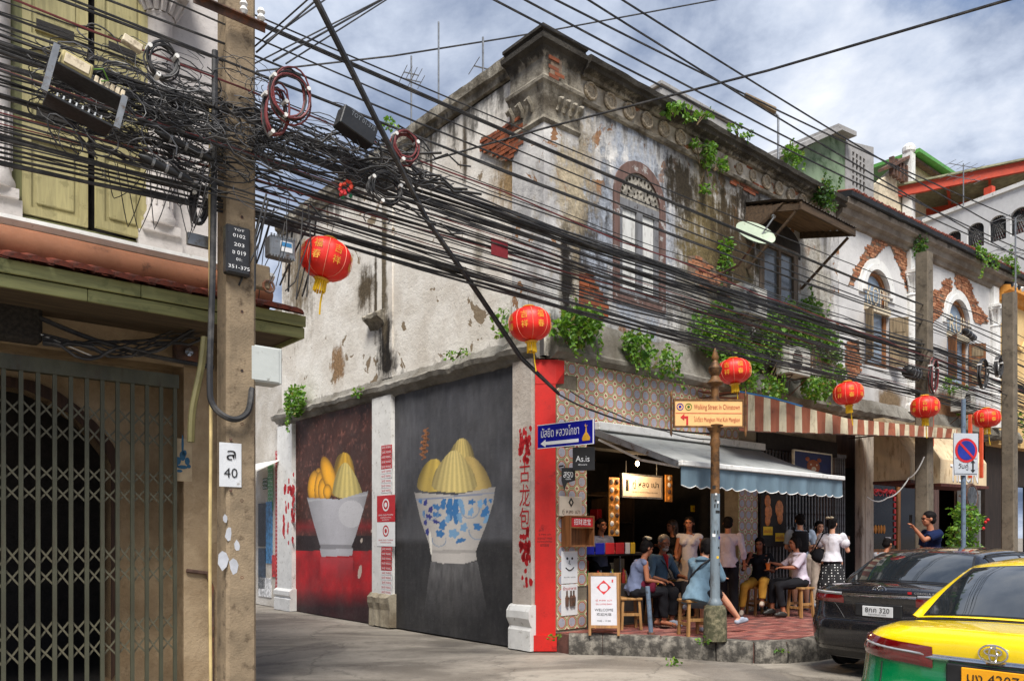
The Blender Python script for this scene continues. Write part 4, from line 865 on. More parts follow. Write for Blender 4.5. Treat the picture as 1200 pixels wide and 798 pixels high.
# ---------------------------------------------------------------- striped awning
sa = thing('striped_awning', 'red brown and cream striped canvas awning running above the grey awning', 'awning')
rb = pm('stripe_red', lin(146, 84, 60), .8, .15, streak=True, dirt=.2, dirtcol=lin(90, 50, 40)); cbm = pm('stripe_cream', lin(200, 188, 160), .8, .1, streak=True, dirt=.3, dirtcol=lin(140, 125, 100))
TP = [(866, 458, 12.5), (930, 474, 12.9), (992, 490, 13.25), (1060, 497, 14.1), (1122, 503, 15)]; BT = [(866, 505, 12.5), (930, 507, 12.9), (992, 509, 13.25), (1060, 511, 14.1), (1120, 514, 15)]
def ip(L_, t):
    t *= len(L_) - 1; i = min(int(t), len(L_) - 2); f = t - i; return at(*[L_[i][k] * (1 - f) + L_[i + 1][k] * f for k in range(3)])
def onwall(p, z):
    q = F.loc(p); 
    return F.w(q.x, -.02, z) if q.x < 7.85 else B.w(B.loc(p).x, -.02, z)
# stripes narrow with distance along the run; each is its own cloth strip of the same canvas
edges = [0]; 
while edges[-1] < 1: edges.append(min(1, edges[-1] + (.042 if len(edges) % 2 else .03) * (1 if edges[-1] < .5 else .62)))
for i in range(len(edges) - 1):
    a, b2 = edges[i], edges[i + 1]; mb = MB(); rows = []
    for t in (a, (a + b2) / 2, b2):
        p, q = ip(TP, t), ip(BT, t); w_ = onwall(p, p.z + .12); bulge = Vector((.0, -.02 * math.sin(t * 90), 0)); rows.append([w_, (w_ + p) / 2 - Vector((0, 0, .03)), p, (p + q) / 2 + bulge, q + bulge * 1.6])
    mb.grid(rows); mb.grid([[Vector(v) + Vector((.006, .012, -.006)) for v in r] for r in rows]); mb.build('stripe', [rb, cbm][i % 2], sa)
mb = MB(); mb.tube([ip(BT, t / 20) - Vector((0, 0, .0)) for t in range(21)], .012, 5); mb.build('hem_pole', MT['rust'], sa)
for t in (.02, .3, .6, .95):
    p = ip(TP, t); mb = MB(); mb.tube([onwall(p, p.z + .0), p], .015, 5); mb.build('arm', MT['rust'], sa)
# ================================================================ second house
h2 = thing('white_shophouse', 'white shophouse with two arched windows and jagged bare brick patches next door', 'building', B.mat())
m_w2 = weathered('white_plaster', lin(214, 212, 210), lin(196, 194, 192), amt=.02, top=(8.0, 8.5), bottom=(4.9, 4.0), nb=.7, blobs=[(5.0, 4.7, 1.6, .35, lin(150, 110, 80), .4), (2.2, 4.6, .6, .25, lin(130, 110, 85), .4)], bump=.25)
def bw(px0, px1, py_top, py_spr, py_bot, y=0):
    x0 = B.pix(px0, 400)[0]; x1 = B.pix(px1, 400)[0]; c = (px0 + px1) / 2; return x0, x1, B.pix(c, py_bot)[1], B.pix(c, py_spr)[1]
wa = bw(1013, 1041, 318, 344, 430); wb = bw(1110, 1134, 357, 378, 452)
BL = 9.0
mb = MB(); mb.plate([(0, 4.1), (BL, 4.1), (BL, 8.3), (0, 8.3)], 0, .3, [arch(*wa[:2], wa[2], wa[3]), arch(*wb[:2], wb[2], wb[3])]); mb.build('upper_wall', m_w2, h2)
mb = MB(); mb.box(0, BL, .3, 7, 8.2, 8.3); mb.box(BL - .2, BL, .3, 6, .1, 8.2); mb.build('flat_roof', MT['concrete'], h2)
m_c2 = weathered('cornice_grey', lin(150, 140, 128), lin(112, 100, 88), amt=.45, top=(8.25, 8.5))
mb = MB(); rough_profile(mb, -.05, BL, [(0, 8.0), (-.06, 8.02), (-.08, 8.1), (-.16, 8.14), (-.18, 8.26), (-.28, 8.3), (-.3, 8.4), (.2, 8.42), (.2, 8.0)], .15, .012); mb.build('cornice', m_c2, h2)
mb = MB(); rough_profile(mb, -.05, BL, [(-.2, 8.4), (-.36, 8.42), (-.38, 8.5), (-.3, 8.53), (.0, 8.56), (0, 8.4)], .1, .01); mb.build('roof_edge', MT['black'], h2)
tl_ = None
n_ = int(BL / .09)
mb = MB()
for i in range(n_): mb.tube([(.05 + i * .09, -.36 + R.uniform(-.02, .02), 8.53), (.05 + i * .09, 0, 8.62)], .04, 5)
stuff(mb.build('roof_tile', MT['ptile'], h2))
mb = MB(); rough_profile(mb, 0, BL, [(0, 4.1), (-.1, 4.12), (-.14, 4.2), (-.1, 4.3), (0, 4.5)], .15, .03); mb.build('ledge', m_ledge, h2)
for (a, sp, win_, txt, lab) in ((wa, 1, 0, 'KOPIE', ''), (wb, 1, 1, 'RUN', '')):
    x0, x1, z0, zs = a; r = (x1 - x0) / 2; cx = (x0 + x1) / 2
    mb = MB(); mb.plate(arch(x0 - .12, x1 + .12, zs - .02, zs, 16), -.06, 0, [arch(x0 + .0, x1 - .0, zs - .01, zs, 16)]); wv = mb.build('arched_window', MT['white'], h2)
    mb = MB(); mb.plate(arch(x0 - .24, x1 + .24, zs - .1, zs, 16), -.035, 0, [arch(x0 - .12, x1 + .12, zs - .09, zs, 16)]); mb.build('outer_moulding', MT['white'], wv)
    mb = MB(); mb.plate(arch(x0, x1, z0, zs, 16), .05, .14, [arch(x0 + .1, x1 - .1, z0 + .08, zs, 16)]); mb.build('window_frame', wood('orange_frame', lin(170, 110, 60), .7), wv)
    mb = MB(); mb.plate(arch(x0 + .1, x1 - .1, z0 + .08, zs, 16), .1, .11); mb.build('pane', glass('window_glass', (.25, .32, .4), .12), wv)
    mb = MB(); mb.box(x0 - .02, x1 + .02, -.05, .04, zs - .42, zs - .3); sg = mb.build('letter_shelf', MT['cream'], wv)
    text(txt, (x1 - x0) * .95, .42, MT['cream'], sg, T((cx, -.045, zs - .08)), 'lettering'); t2 = text(txt, (x1 - x0) * .95, .42, MT['rust'], sg, T((cx + .02, -.03, zs - .09)), 'letter_edge')
    for sx_ in (x0 - .0, x1 - .0):
        sg_ = -1 if sx_ == x0 else 1; mb = MB(); mb.box(0, sg_ * .38, -.012, .012, 0, zs - z0 - .5)
        s2 = mb.build('shutter', wood('beige_shutter', lin(150, 130, 100), .8) if win_ == 0 else wood('brown_shutter', lin(140, 90, 50), .8), wv, M=T((sx_, -.03, z0 + .05)) @ RZ(-sg_ * rad(50)))
        for k in range(3): mb = MB(); z = .1 + k * (zs - z0 - .6) / 3; mb.bevbox(min(.06 * sg_, .32 * sg_), max(.06 * sg_, .32 * sg_), -.022, -.012, z, z + (zs - z0 - .6) / 3 - .08, .008); mb.build('shutter_panel', _MC['beige_shutter'], s2)
P1 = [(1032, 263), (1044, 268), (1057, 276), (1057, 295), (1066, 297), (1074, 308), (1073, 340), (1076, 372), (1068, 360), (1060, 330), (1052, 310), (1043, 289), (1036, 288), (1028, 300), (1022, 306), (1018, 311), (1008, 322), (1000, 332), (993, 336), (1000, 318), (1008, 305), (1014, 292), (1020, 287), (1024, 272)]
P2_ = [(1090, 345), (1092, 340), (1104, 340), (1105, 330), (1114, 325), (1116, 345), (1120, 350), (1112, 350), (1105, 358), (1101, 372), (1092, 378)]
P3 = [(1118, 306), (1128, 308), (1131, 320), (1137, 335), (1145, 357), (1156, 370), (1157, 380), (1142, 378), (1136, 365), (1130, 355), (1123, 345), (1119, 330)]
P4 = [(992, 400), (1006, 398), (1008, 436), (996, 450), (990, 430)]
for P_ in (P1, P2_, P3, P4): brickpatch([B.pix(*p) for p in P_], -.003, h2, None, MT['brick'], .19, .062)
for px in (1066, 1163):
    x = B.pix(px, 380)[0]
    mb = MB(); mb.lathe([(.17, 4.4), (.17, 4.55), (.13, 4.6), (.125, 7.0), (.15, 7.03), (.12, 7.08), (.14, 7.3), (.2, 7.42), (.24, 7.45), (.24, 7.5)], (x, -.06, 0), 12); mb.box(x - .24, x + .24, -.26, .0, 7.5, 7.56); mb.box(x - .16, x + .16, -.1, 0, 7.56, 8.05)
    for k in range(5):
        a = math.pi + math.pi * k / 4; mb.tube([(x + .12 * math.cos(a), -.06 + .12 * math.sin(a), 7.1), (x + .18 * math.cos(a), -.06 + .18 * math.sin(a), 7.3), (x + .25 * math.cos(a), -.06 + .22 * math.sin(a), 7.42)], .022, 5)
    mb.build('column', MT['white'], h2)
# ground floor of the second house
mb = MB(); mb.plate([(0, .1), (BL, .1), (BL, 4.12), (0, 4.12)], .5, .6, [rect(.8, 2.2, .3, 3.1), rect(5.2, 6.6, .3, 3.0)]); mb.build('ground_wall', wood('brown_boards', lin(112, 84, 66), .8), h2)
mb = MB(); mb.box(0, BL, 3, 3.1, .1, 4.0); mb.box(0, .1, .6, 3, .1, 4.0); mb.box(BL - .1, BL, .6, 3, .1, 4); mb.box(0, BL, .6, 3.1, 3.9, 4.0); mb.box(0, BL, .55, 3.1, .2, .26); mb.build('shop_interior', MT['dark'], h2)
x0 = B.pix(1003, 600)[0]; x1 = B.pix(1019, 600)[0]
mb = MB(); mb.bevbox(x0 + .08, x1, -.1, .08, .2, 3.9, .02); mb.box(x0 + .18, x0 + .22, -.115, -.1, .2, 3.6); mb.build('front_pillar', pm('pale_pillar', lin(205, 194, 178), .8, .12, streak=True, dirt=.35, dirtcol=lin(110, 90, 70)), h2)
fw = wood('honey_wood', lin(170, 112, 58), .6)
xa, za = B.pix(1016, 566, .05); xb, _ = B.pix(1078, 570, .05)
dr = MB(); dr.box(xa, xb, .02, .1, 2.75, 2.9); dr.box(xa, xa + .1, .02, .1, .3, 2.75); dr.box(xa + 1.25, xa + 1.38, .02, .1, .3, 2.75); dr.box(xb - .1, xb, .02, .1, .3, 2.75); dr.box(xa, xa + 1.25, .02, .1, 1.2, 1.32); sf_ = dr.build('shop_front', fw, h2)
mb = MB(); mb.box(xa + .1, xa + 1.25, .05, .06, 1.32, 2.75); mb.box(xa + .1, xa + 1.25, .05, .06, .3, 1.2); mb.box(xa + 1.38, xb - .1, .05, .06, .3, 2.75); mb.build('pane', glass('shop_glass', (.02, .018, .016), .1, .15), sf_)
mb = MB(); mb.tube([(xa + .2 + .12 * k, .04, 2.62 - .08 * math.sin(k * 1.3) ** 2) for k in range(9)], .03, 6); mb.build('red_garland', MT['redp'], sf_)
for k in range(9): mb = MB(); mb.box(xa + 1.12, xa + 1.2, .03, .045, 1.4 + k * .14, 1.5 + k * .14); mb.build('red_character', MT['redp'], sf_)
for k in range(5): mb = MB(); mb.ball((xa + .22 + .12 * k, .04, 1.75), (.05, .02, .1), 8); mb.build('orange_sticker', tan, sf_, True)
mb = MB(); mb.box(xa + .75, xa + .98, .035, .045, 1.35, 1.58); mb.build('paper_notice', MT['whiteprint'], sf_)
text('COFFEE', .9, .16, MT['redp'], sf_, T((xa + .68, .03, 2.55)))
mb = MB(); mb.plate(rect(x1, xb + .1, 3.0, 3.75), .1, .14); tb = mb.build('transom_board', pm('beige_board', lin(196, 160, 118), .7, .12, dirt=.25, dirtcol=lin(150, 115, 80)), h2)
for k in range(6): mb = MB(); x = x1 + (xb + .1 - x1) * k / 5; mb.box(x - .03, x + .03, .02, .1, 2.9, 3.9); mb.build('transom_post', wood('red_brown_post', lin(110, 56, 40)), h2)
mb = MB(); mb.box(x1, xb + .1, -.02, .1, 2.9, 3.0); mb.build('transom_rail', MT['cream'], h2)
# angled cream sign canopies with raised letters, red posts
crm = pm('cream_board', lin(208, 186, 150), .7, .12, streak=True, dirt=.3, dirtcol=lin(150, 120, 85))
def canopy_sign(label, pxa, pxb, pya, pyb, Yd, txt, z0_, out=.0):
    a = at(pxa, pyb, Yd); c = at(pxb, pyb + 3, Yd + .9); fr = Fr((a.x, a.y), (c.x - a.x, c.y - a.y)); w = math.hypot(c.x - a.x, c.y - a.y); h = .62
    r = thing('canopy_sign', label, 'sign', fr.mat(0, 0, a.z)); mb = MB(); mb.hull([(0, 0, 0), (w, 0, 0), (0, .5, 1.25), (w, .5, 1.25), (0, .7, 1.25), (w, .7, 1.25), (0, .7, 0), (w, .7, 0), (0, 0, h * .75), (w, 0, h * .75)]); mb.build('board', crm, r)
    mb = MB(); mb.box(-.03, w + .03, -.03, .7, -.06, -.002); mb.build('base_rail', wood('dark_red_rail', lin(90, 40, 28)), r); text(txt, w * .6, .34, MT['whiteprint'], r, T((w * .5, -.004, .22)), 'lettering'); text(txt, w * .6, .34, MT['steel'], r, T((w * .5 + .02, -.002, .2)), 'letter_shadow')
    return r
canopy_sign('small cream slanted sign board with white letters left of the concrete pole', 1066, 1102, 490, 562, 15.2, 'IM', 0)
canopy_sign('cream slanted sign board with white letters behind the no parking sign', 1102, 1156, 490, 566, 15.4, 'TIDUN', 0)
for k, (px, lab) in enumerate([(1092, 'thin orange red post rising beside the concrete pole under the striped awning'), (1150, 'thin orange red post under the rightmost red lantern'), (1137, 'thin orange red post between no parking sign and rightmost lantern')]):
    a = at(px, 560, 15.6); mb = MB(); mb.bevbox(-.03, .03, -.03, .03, 0, 1.25, .006); o = mb.build('canopy_post', pm('orange_post', lin(196, 74, 36), .6, .15), None); o.matrix_world = T(a) @ RZ(B.rz); tag(o, lab, 'post')
rs = thing('round_hanging_sign', 'round grey bracket sign with dark rim under the cream canopy', 'sign', T(at(1138, 582, 15.4)) @ RZ(B.rz)); mb = MB(); mb.lathe([(.2, -.03), (.2, .03), (.001, .03)], n=20, axis='y'); mb.lathe([(.2, -.03), (.001, -.03)], n=20, axis='y', caps=False); mb.build('disc', MT['steel'], rs); mb = MB(); mb.tube([(.24 * math.cos(t * math.pi / 10), 0, .24 * math.sin(t * math.pi / 10)) for t in range(21)], .03, 6); mb.tube([(-.24, 0, 0), (-.5, 0, 0)], .02, 6); mb.build('rim', MT['rust'], rs)
mb = MB(); x0 = B.pix(1146, 600)[0]; mb.box(x0, x0 + .14, .3, .5, .3, 2.8); mb.box(x0 + .14, x0 + .9, .3, .5, 2.7, 2.8); mb.box(x0 + .8, x0 + .9, .3, .5, .3, 2.7); mb.build('door_frame', pm('grey_door_frame', lin(130, 130, 128), .6), h2)
mb = MB(); mb.box(x0 + .14, x0 + .8, .42, .46, .3, 2.7); mb.build('door', MT['dark'], h2)
for k in range(4): mb = MB(); x = B.pix(1100, 600)[0] + k * .22; mb.bevbox(x, x + .2, .38, .46, .3, 3.0, .01); mb.build('door_board', wood('mauve_board', lin(120, 92, 84), .8), h2)
# ---------------------------------------------------------------- yellow house at the right edge
x0 = B.pix(1168, 400)[0]; h3 = thing('yellow_shophouse', 'pale yellow shophouse with stucco garlands at the right edge', 'building', B.mat(x0, -.02, 0))
my = weathered('yellow_plaster', lin(228, 196, 140), lin(212, 176, 118), amt=.0, bump=.2)
mb = MB(); mb.plate([(0, 4.0), (9, 4.0), (9, 7.9), (0, 7.9)], -.03, .3, [rect(3, 4, 4.8, 6.8)]); mb.build('upper_wall', my, h3)
mb = MB(); mb.box(.2, 8, 3, 3.1, .1, 4); mb.box(.1, .2, .5, 3, .1, 4); mb.box(.1, 9, .5, 3, 3.9, 4); mb.build('shop_interior', MT['dark'], h3)
mb = MB(); profile(mb, 0, 9, [(0, 7.75), (-.12, 7.8), (-.15, 7.95), (-.3, 8.0), (-.3, 8.12), (0, 8.2)]); mb.build('cornice', pm('orange_cornice', lin(205, 140, 60), .8, .15), h3)
mb = MB(); mb.box(0, 9, .3, 7, 7.9, 8.0); mb.plate([(0, .1), (9, .1), (9, 4), (0, 4)], .3, .5, [rect(1, 3, .3, 3)]); mb.build('ground_wall', wood('dark_shop_boards', lin(60, 48, 40), .8), h3)
for k in range(6):
    mb = MB(); x = .5 + k * .75; mb.tube([(x - .3 + .6 * t / 8, -.06, 6.9 - .25 * math.sin(math.pi * t / 8)) for t in range(9)], [.03 + .02 * math.sin(math.pi * t / 8) for t in range(9)], 6); mb.build('garland', my, h3, True)
for i in range(int(6 / .22)):
    mb = MB(); mb.tube([(.1 + i * .22, -.32, 8.12), (.1 + i * .22, .4, 8.4)], .07, 6); mb.build('roof_tile', MT['white'] if i % 2 else MT['black'], h3)
mb = MB(); mb.bevbox(2.9, 4.1, .05, .1, 4.7, 6.9, .02); mb.build('window', wood('yellow_window', lin(150, 130, 90)), h3)
# ================================================================ rooftops behind
gh = thing('rooftop_house', 'grey and green gabled rooftop house with vent blocks behind the cornice', 'building')
def bxw(a, b_, Y0, Y1=None): pass
o0 = at(932, 225, 19.5); fr = Fr((o0.x, o0.y), (.7647, .6444)); gh.matrix_world = fr.mat(0, 0, 0)
gl = fr.pix(990, 200)[0]; gr_ = fr.pix(1024, 200)[0]; zt = fr.pix(958, 160)[1]
a1 = fr.pix(932, 180); a2 = fr.pix(972, 158); a3 = fr.pix(990, 165)
mb = MB(); mb.plate([(a1[0], 8.2), (a3[0], 8.2), (a3[0], a3[1]), (a2[0], a2[1]), (a1[0], a1[1])], 0, .2); mb.build('gable_wall', pm('green_wall', lin(120, 138, 112), .9, .2, scale=1.5, dirt=.5, dirtcol=lin(60, 84, 52)), gh)
a4 = fr.pix(1023, 173); hs = []
vw = pm('grey_render', lin(150, 148, 146), .9, .12, dirt=.25, dirtcol=lin(110, 105, 98)); vz = fr.pix(1005, 182)[1]; vx = fr.pix(998, 190)[0]
hl = [rect(vx + i * .2, vx + i * .2 + .12, vz - .16 * j - .12, vz - .16 * j) for i in range(4) for j in range(6)]
mb = MB(); mb.plate([(a3[0], 8.2), (a4[0], 8.2), (a4[0], a4[1]), (a3[0], a3[1])], -.02, .18, hl); mb.build('vented_wall', vw, gh)
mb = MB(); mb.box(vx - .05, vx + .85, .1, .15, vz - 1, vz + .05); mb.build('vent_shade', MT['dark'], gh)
mb = MB(); 
for p, q in ((a1, a2), (a2, a3)): mb.hull([(p[0] - .1, -.3, p[1] + .02), (q[0] + .05, -.3, q[1] + .02), (p[0] - .1, 3, p[1] + .02), (q[0] + .05, 3, q[1] + .02), (p[0] - .1, -.3, p[1] + .14), (q[0] + .05, -.3, q[1] + .14), (p[0] - .1, 3, p[1] + .14), (q[0] + .05, 3, q[1] + .14)])
mb.build('roof', vw, gh); mb = MB(); mb.box(a4[0] - .2, a4[0], .18, 3, 8.2, a4[1]); mb.build('return_wall', vw, gh)
# grey parapet box
o0 = at(768, 140, 15); fr = Fr((o0.x, o0.y), (.7647, .6444)); p0 = fr.pix(775, 97); p1 = fr.pix(858, 128); tb = thing('roof_water_tank', 'plain grey concrete tank box standing on the corner roof', 'tank', fr.mat())
mb = MB(); mb.bevbox(p0[0], p1[0], 0, 1.6, 8.1, p0[1] - .05, .03); mb.build('body', vw, tb); mb = MB(); mb.bevbox(p0[0] - .04, p1[0] + .04, -.04, 1.64, p0[1] - .048, p0[1] + .03, .01); mb.build('lid', vw, tb)
# green roofed house
o0 = at(1060, 240, 27); fr = Fr((o0.x, o0.y), (.7647, .6444)); q_ = lambda px, py: fr.pix(px, py)
gr = thing('green_roof_house', 'cream house with a bright green gable roof far behind', 'building', fr.mat())
mb = MB(); mb.plate([(q_(1030, 210)[0], 8), (q_(1110, 215)[0], 8), q_(1110, 218), q_(1062, 186), (q_(1056, 186)[0], q_(1056, 190)[1]), (q_(1030, 210)[0], q_(1030, 214)[1])], 0, .2); mb.build('gable_wall', MT['cream'], gr)
def beam(mb, p, q, y0, y1, t, mi=None): mb.hull([(p[0], y0, p[1]), (q[0], y0, q[1]), (p[0], y1, p[1]), (q[0], y1, q[1]), (p[0], y0, p[1] + t), (q[0], y0, q[1] + t), (p[0], y1, p[1] + t), (q[0], y1, q[1] + t)], mi)
mb = MB(); beam(mb, q_(1060, 184), q_(1112, 217), -.5, 3, .12); mb.build('green_roof', pm('green_metal', lin(84, 146, 66), .5, .15), gr)
mb = MB(); beam(mb, q_(1061, 190), q_(1109, 222), -.3, -.1, .1); mb.build('barge_board', MT['rust'], gr)
mb = MB(); beam(mb, q_(1036, 200), q_(1058, 188), -.3, .2, .1); [mb.box(q_(1038 + k * 4, 0)[0], q_(1038 + k * 4, 0)[0] + .1, -.25, -.1, q_(1050, 215)[1], q_(1050, 194)[1]) for k in range(5)]; mb.build('balcony_slats', MT['rust'], gr)
a = q_(1058, 187); mb = MB(); mb.box(a[0] - .15, a[0] + .15, -.35, -.05, 8, a[1] + .1); mb.ball((a[0], -.2, a[1] + .25), .22, 10); mb.build('corner_post', MT['white'], gr)
# red framed roof terrace
A0 = at(1062, 232, 27); A1 = at(1205, 205, 25.2); fr = Fr((A0.x, A0.y), (A1.x - A0.x, A1.y - A0.y)); LT = math.hypot(A1.x - A0.x, A1.y - A0.y); q_ = lambda px, py, y=0: fr.pix(px, py, y)
tr = thing('roof_terrace', 'white terrace wall with iron filled arches under a red framed metal roof', 'building', fr.mat())
ztop = q_(1062, 224)[1]
ro = pm('terrace_red', lin(186, 66, 38), .5, .12)
mb = MB(); mb.box(-.2, LT, -.5, -.38, ztop - .32, ztop); mb.box(-.2, LT, 1.6, 1.7, ztop - .4, ztop - .15); mb.build('eave_beam', ro, tr)
mb = MB(); mb.box(-.3, LT, -.6, 6, ztop, ztop + .06); mb.build('metal_roof', pm('roof_sheet', lin(140, 140, 110), .7, .3, streak=True), tr)
for k in range(7): mb = MB(); mb.box(k * 1.2, k * 1.2 + .08, -.4, 6, ztop - .2, ztop); mb.build('rafter', ro, tr)
A2 = at(1085, 262, 25.6); A3 = at(1205, 217, 22.8); fr2 = Fr((A2.x, A2.y), (A3.x - A2.x, A3.y - A2.y)); LT2 = math.hypot(A3.x - A2.x, A3.y - A2.y) + 2; FM2 = fr.mat().inverted() @ fr2.mat(); q_ = lambda px, py, y=0: fr2.pix(px, py, y)
zp = q_(1100, 255)[1]
pts_px = [(1092, 1099), (1108, 1126), (1133, 1153), (1159, 1179), (1184, 1206)]
hl = []; 
for a, c in pts_px: xa_ = q_(a, 260)[0]; xc_ = q_(c, 260)[0]; hl.append((xa_, xc_))
zc = q_((1133 + 1153) / 2, 262)[1]; zb_ = zc - .55
mb = MB(); mb.plate([(q_(1082, 250)[0], 8.4), (LT2, 8.4), (LT2, zp), (q_(1082, 250)[0], zp)], 0, .2, [arch(a, c, zb_ - .2, zb_ + .35, 10, (c - a) * .4) for a, c in hl]); mb.build('terrace_wall', pm('terrace_white', lin(205, 205, 205), .8, .06, dirt=.1, dirtcol=lin(150, 150, 148)), tr, M=FM2)
mb = MB(); mb.box(q_(1082, 250)[0], LT2, -.06, .25, zp, zp + .12); mb.build('coping', MT['white'], tr, M=FM2)
for a, c in hl:
    mb = MB(); n = 6
    for i in range(-n, n * 2):
        for sg in (1, -1):
            x = a + (c - a) * i / n; z = zb_ - .2
            mb.tube([(max(a, min(c, x)), .1, z), (max(a, min(c, x + sg * .55)), .1, z + 1.0)], .018, 4)
    stuff(mb.build('iron_grille', MT['black'], tr, M=FM2))
x = q_(1157, 222)[0]; mb = MB(); mb.box(x - .12, x + .12, .02, .2, zp + .12, q_(1157, 219)[1]); mb.build('roof_post', ro, tr, M=FM2)
mb = MB(); mb.box(-.2, LT, 3.5, 3.7, 8.4, ztop - .1); mb.build('inner_wall', pm('dark_red_wall', lin(110, 46, 36), .8), tr)
mb = MB(); mb.box(-.3, .9, .2, .4, 8.4, ztop - .9); mb.build('side_wall', MT['white'], tr)
# ================================================================ alley building behind the corner house, left
ab = thing('alley_house', 'plain white alley building beyond the paintings with a louvred window', 'building', S.mat())
mb = MB(); mb.plate([(-16, .0), (-8.42, 0), (-8.42, 6.4), (-16, 6.6)], .05, .3, [rect(-9.6, -8.9, 5.2, 6.0)]); mb.build('wall', weathered('alley_plaster', lin(205, 200, 192), lin(180, 172, 160), amt=.2, top=(5.6, 6.6)), ab)
mb = MB(); mb.box(-16, -8.42, -.05, 4, 6.5, 6.65); mb.build('roof', m_black, ab)
mb = MB(); mb.box(-9.6, -8.9, .1, .14, 5.2, 6.0); w_ = mb.build('window', MT['rust'], ab)
for k in range(7): mb = MB(); mb.box(-9.58, -8.92, .02, .1, 5.22 + k * .11, 5.27 + k * .11); mb.build('louvre', wood('louvre_red', lin(130, 70, 55)), w_)
# posters and stickers on the alley wall
for k in range(3):
    sticker_col(S, Matrix(), [311, 317, 326][k], [562, 545, 530][k], [575, 600, 700][k], .045, None, .3, .09, [MT['leafd'], pm('green_print', lin(60, 150, 80), .5), MT['redp']][k], MT['whiteprint'], ab, 'SAVE WANG')
for k, (a, b_, c, d, mt_) in enumerate([(303, 312, 590, 640, 'black'), (303, 311, 642, 690, 'black'), (312, 319, 588, 660, 'bluep'), (303, 318, 676, 700, 'whiteprint'), (319, 324, 650, 676, 'redp')]):
    (x0, z1) = S.pix(a, c, .04); (x1, z0) = S.pix(b_, d, .04); mb = MB(); mb.box(x0, x1, .03, .05, z0, z1); o = mb.build('poster', pm('poster_%d' % k, MT[mt_].node_tree.nodes['Principled BSDF'].inputs[0].default_value[:3] if 0 else [(.02, .02, .025), (.03, .05, .08), (.05, .2, .4), (.6, .6, .6), (.45, .03, .03)][k], .5, .5, scale=14), ab)
mb = MB(); a = S.pix(300, 572, -.5); mb.hull([(a[0] - 1.2, -.9, 2.9), (a[0] + .3, -.9, 2.9), (a[0] - 1.2, 0, 3.3), (a[0] + .3, 0, 3.3), (a[0] - 1.2, 0, 3.25), (a[0] + .3, -.9, 2.85)]); mb.build('small_awning', MT['white'], ab)
q = [S.pix(*p, -.1) for p in [(333, 548), (338, 560), (345, 585), (346, 600), (341, 625), (337, 640), (335, 655), (333, 630), (331, 600)]]
rr = random.Random(3); mb = MB()
for _ in range(34):
    px, py = rr.uniform(332, 346), rr.uniform(548, 640); 
    if rr.random() < .5: py = rr.uniform(570, 615)
    p = S.pix(px, py, -.1); r = rr.uniform(.02, .08); mb.add([(p[0] + r * rr.uniform(.6, 1.3) * math.cos(t), -.1012, p[1] + r * 1.6 * rr.uniform(.6, 1.3) * math.sin(t)) for t in [k * math.pi / 4 for k in range(8)]][::-1], [tuple(range(8))])
stuff(mb.build('red_brush_paint', MT['redp'], cs, M=SF))
# ================================================================ near left shophouse
lh = thing('green_shuttered_shophouse', 'old shophouse with green shutters, terracotta gutter and folding gate at the left edge', 'building', F.mat())
XR = -4.335
lp = weathered('stained_plaster', lin(176, 154, 124), lin(138, 116, 88), amt=.22, bump=.5); lw = weathered('left_white', lin(206, 200, 196), lin(186, 180, 176), amt=.05, bump=.3)
g0 = [F.pix(*p, .35) for p in [(-60, 445), (0, 452), (30, 457), (60, 470), (85, 488), (105, 507), (124, 531), (130, 545)]]
xa = F.pix(130, 600, .35)[0]
hole = [(-12, .1), (xa, .1)] + [(q[0], q[1]) for q in g0[::-1]] + [(-12, g0[0][1] + .02)]
mb = MB(); mb.plate([(-14, .1), (XR, .1), (XR, 4.3), (-14, 4.3)], .35, .6, [hole[0:1] + [(xa, .1)] + hole[2:]] if 0 else [[(-12, .12), (xa, .12)] + hole[2:]]); mb.build('arched_inner_wall', lp, lh)
rim = [Vector((q[0], .33, q[1])) for q in g0] + [Vector((xa, .33, .2))]; mb = MB()
mb.grid([[tuple(p) for p in rim], [(p.x + .06, .33, p.z + .09) for p in rim]]); mb.grid([[(p.x, .33, p.z) for p in rim], [(p.x, .6, p.z) for p in rim]]); mb.build('arch_trim', wood('brown_trim', lin(70, 46, 32), .8), lh)
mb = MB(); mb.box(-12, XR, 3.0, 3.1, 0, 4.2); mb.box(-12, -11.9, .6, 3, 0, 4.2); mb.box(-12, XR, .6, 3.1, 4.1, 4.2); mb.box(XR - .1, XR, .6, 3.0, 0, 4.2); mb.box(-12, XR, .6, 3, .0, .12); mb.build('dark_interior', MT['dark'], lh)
pxr = -5.04
mb = MB(); mb.box(pxr, XR, -.0, .36, 0, 4.3); mb.build('corner_pier', lp, lh)
mb = MB(); mb.box(-14, XR, 0, .3, 3.27, 4.25); mb.build('over_gate_wall', lp, lh)
mb = MB(); mb.box(XR - .36, XR - .12, -.07, 0, 0, 3.5); mb.build('brown_column', pm('brown_column', lin(92, 68, 46), .95, .3, scale=30, bump=.9, fine=120), lh)
mb = MB(); a = F.pix(212, 690, -.02); mb.tube([(pxr + .02, -.02, a[1] + .18), (pxr + .22, -.02, a[1] + .15), (pxr + .27, -.02, a[1] + .0), (pxr + .27, -.02, .1)], .02, 6); mb.build('old_pipe', MT['rust'], lh)
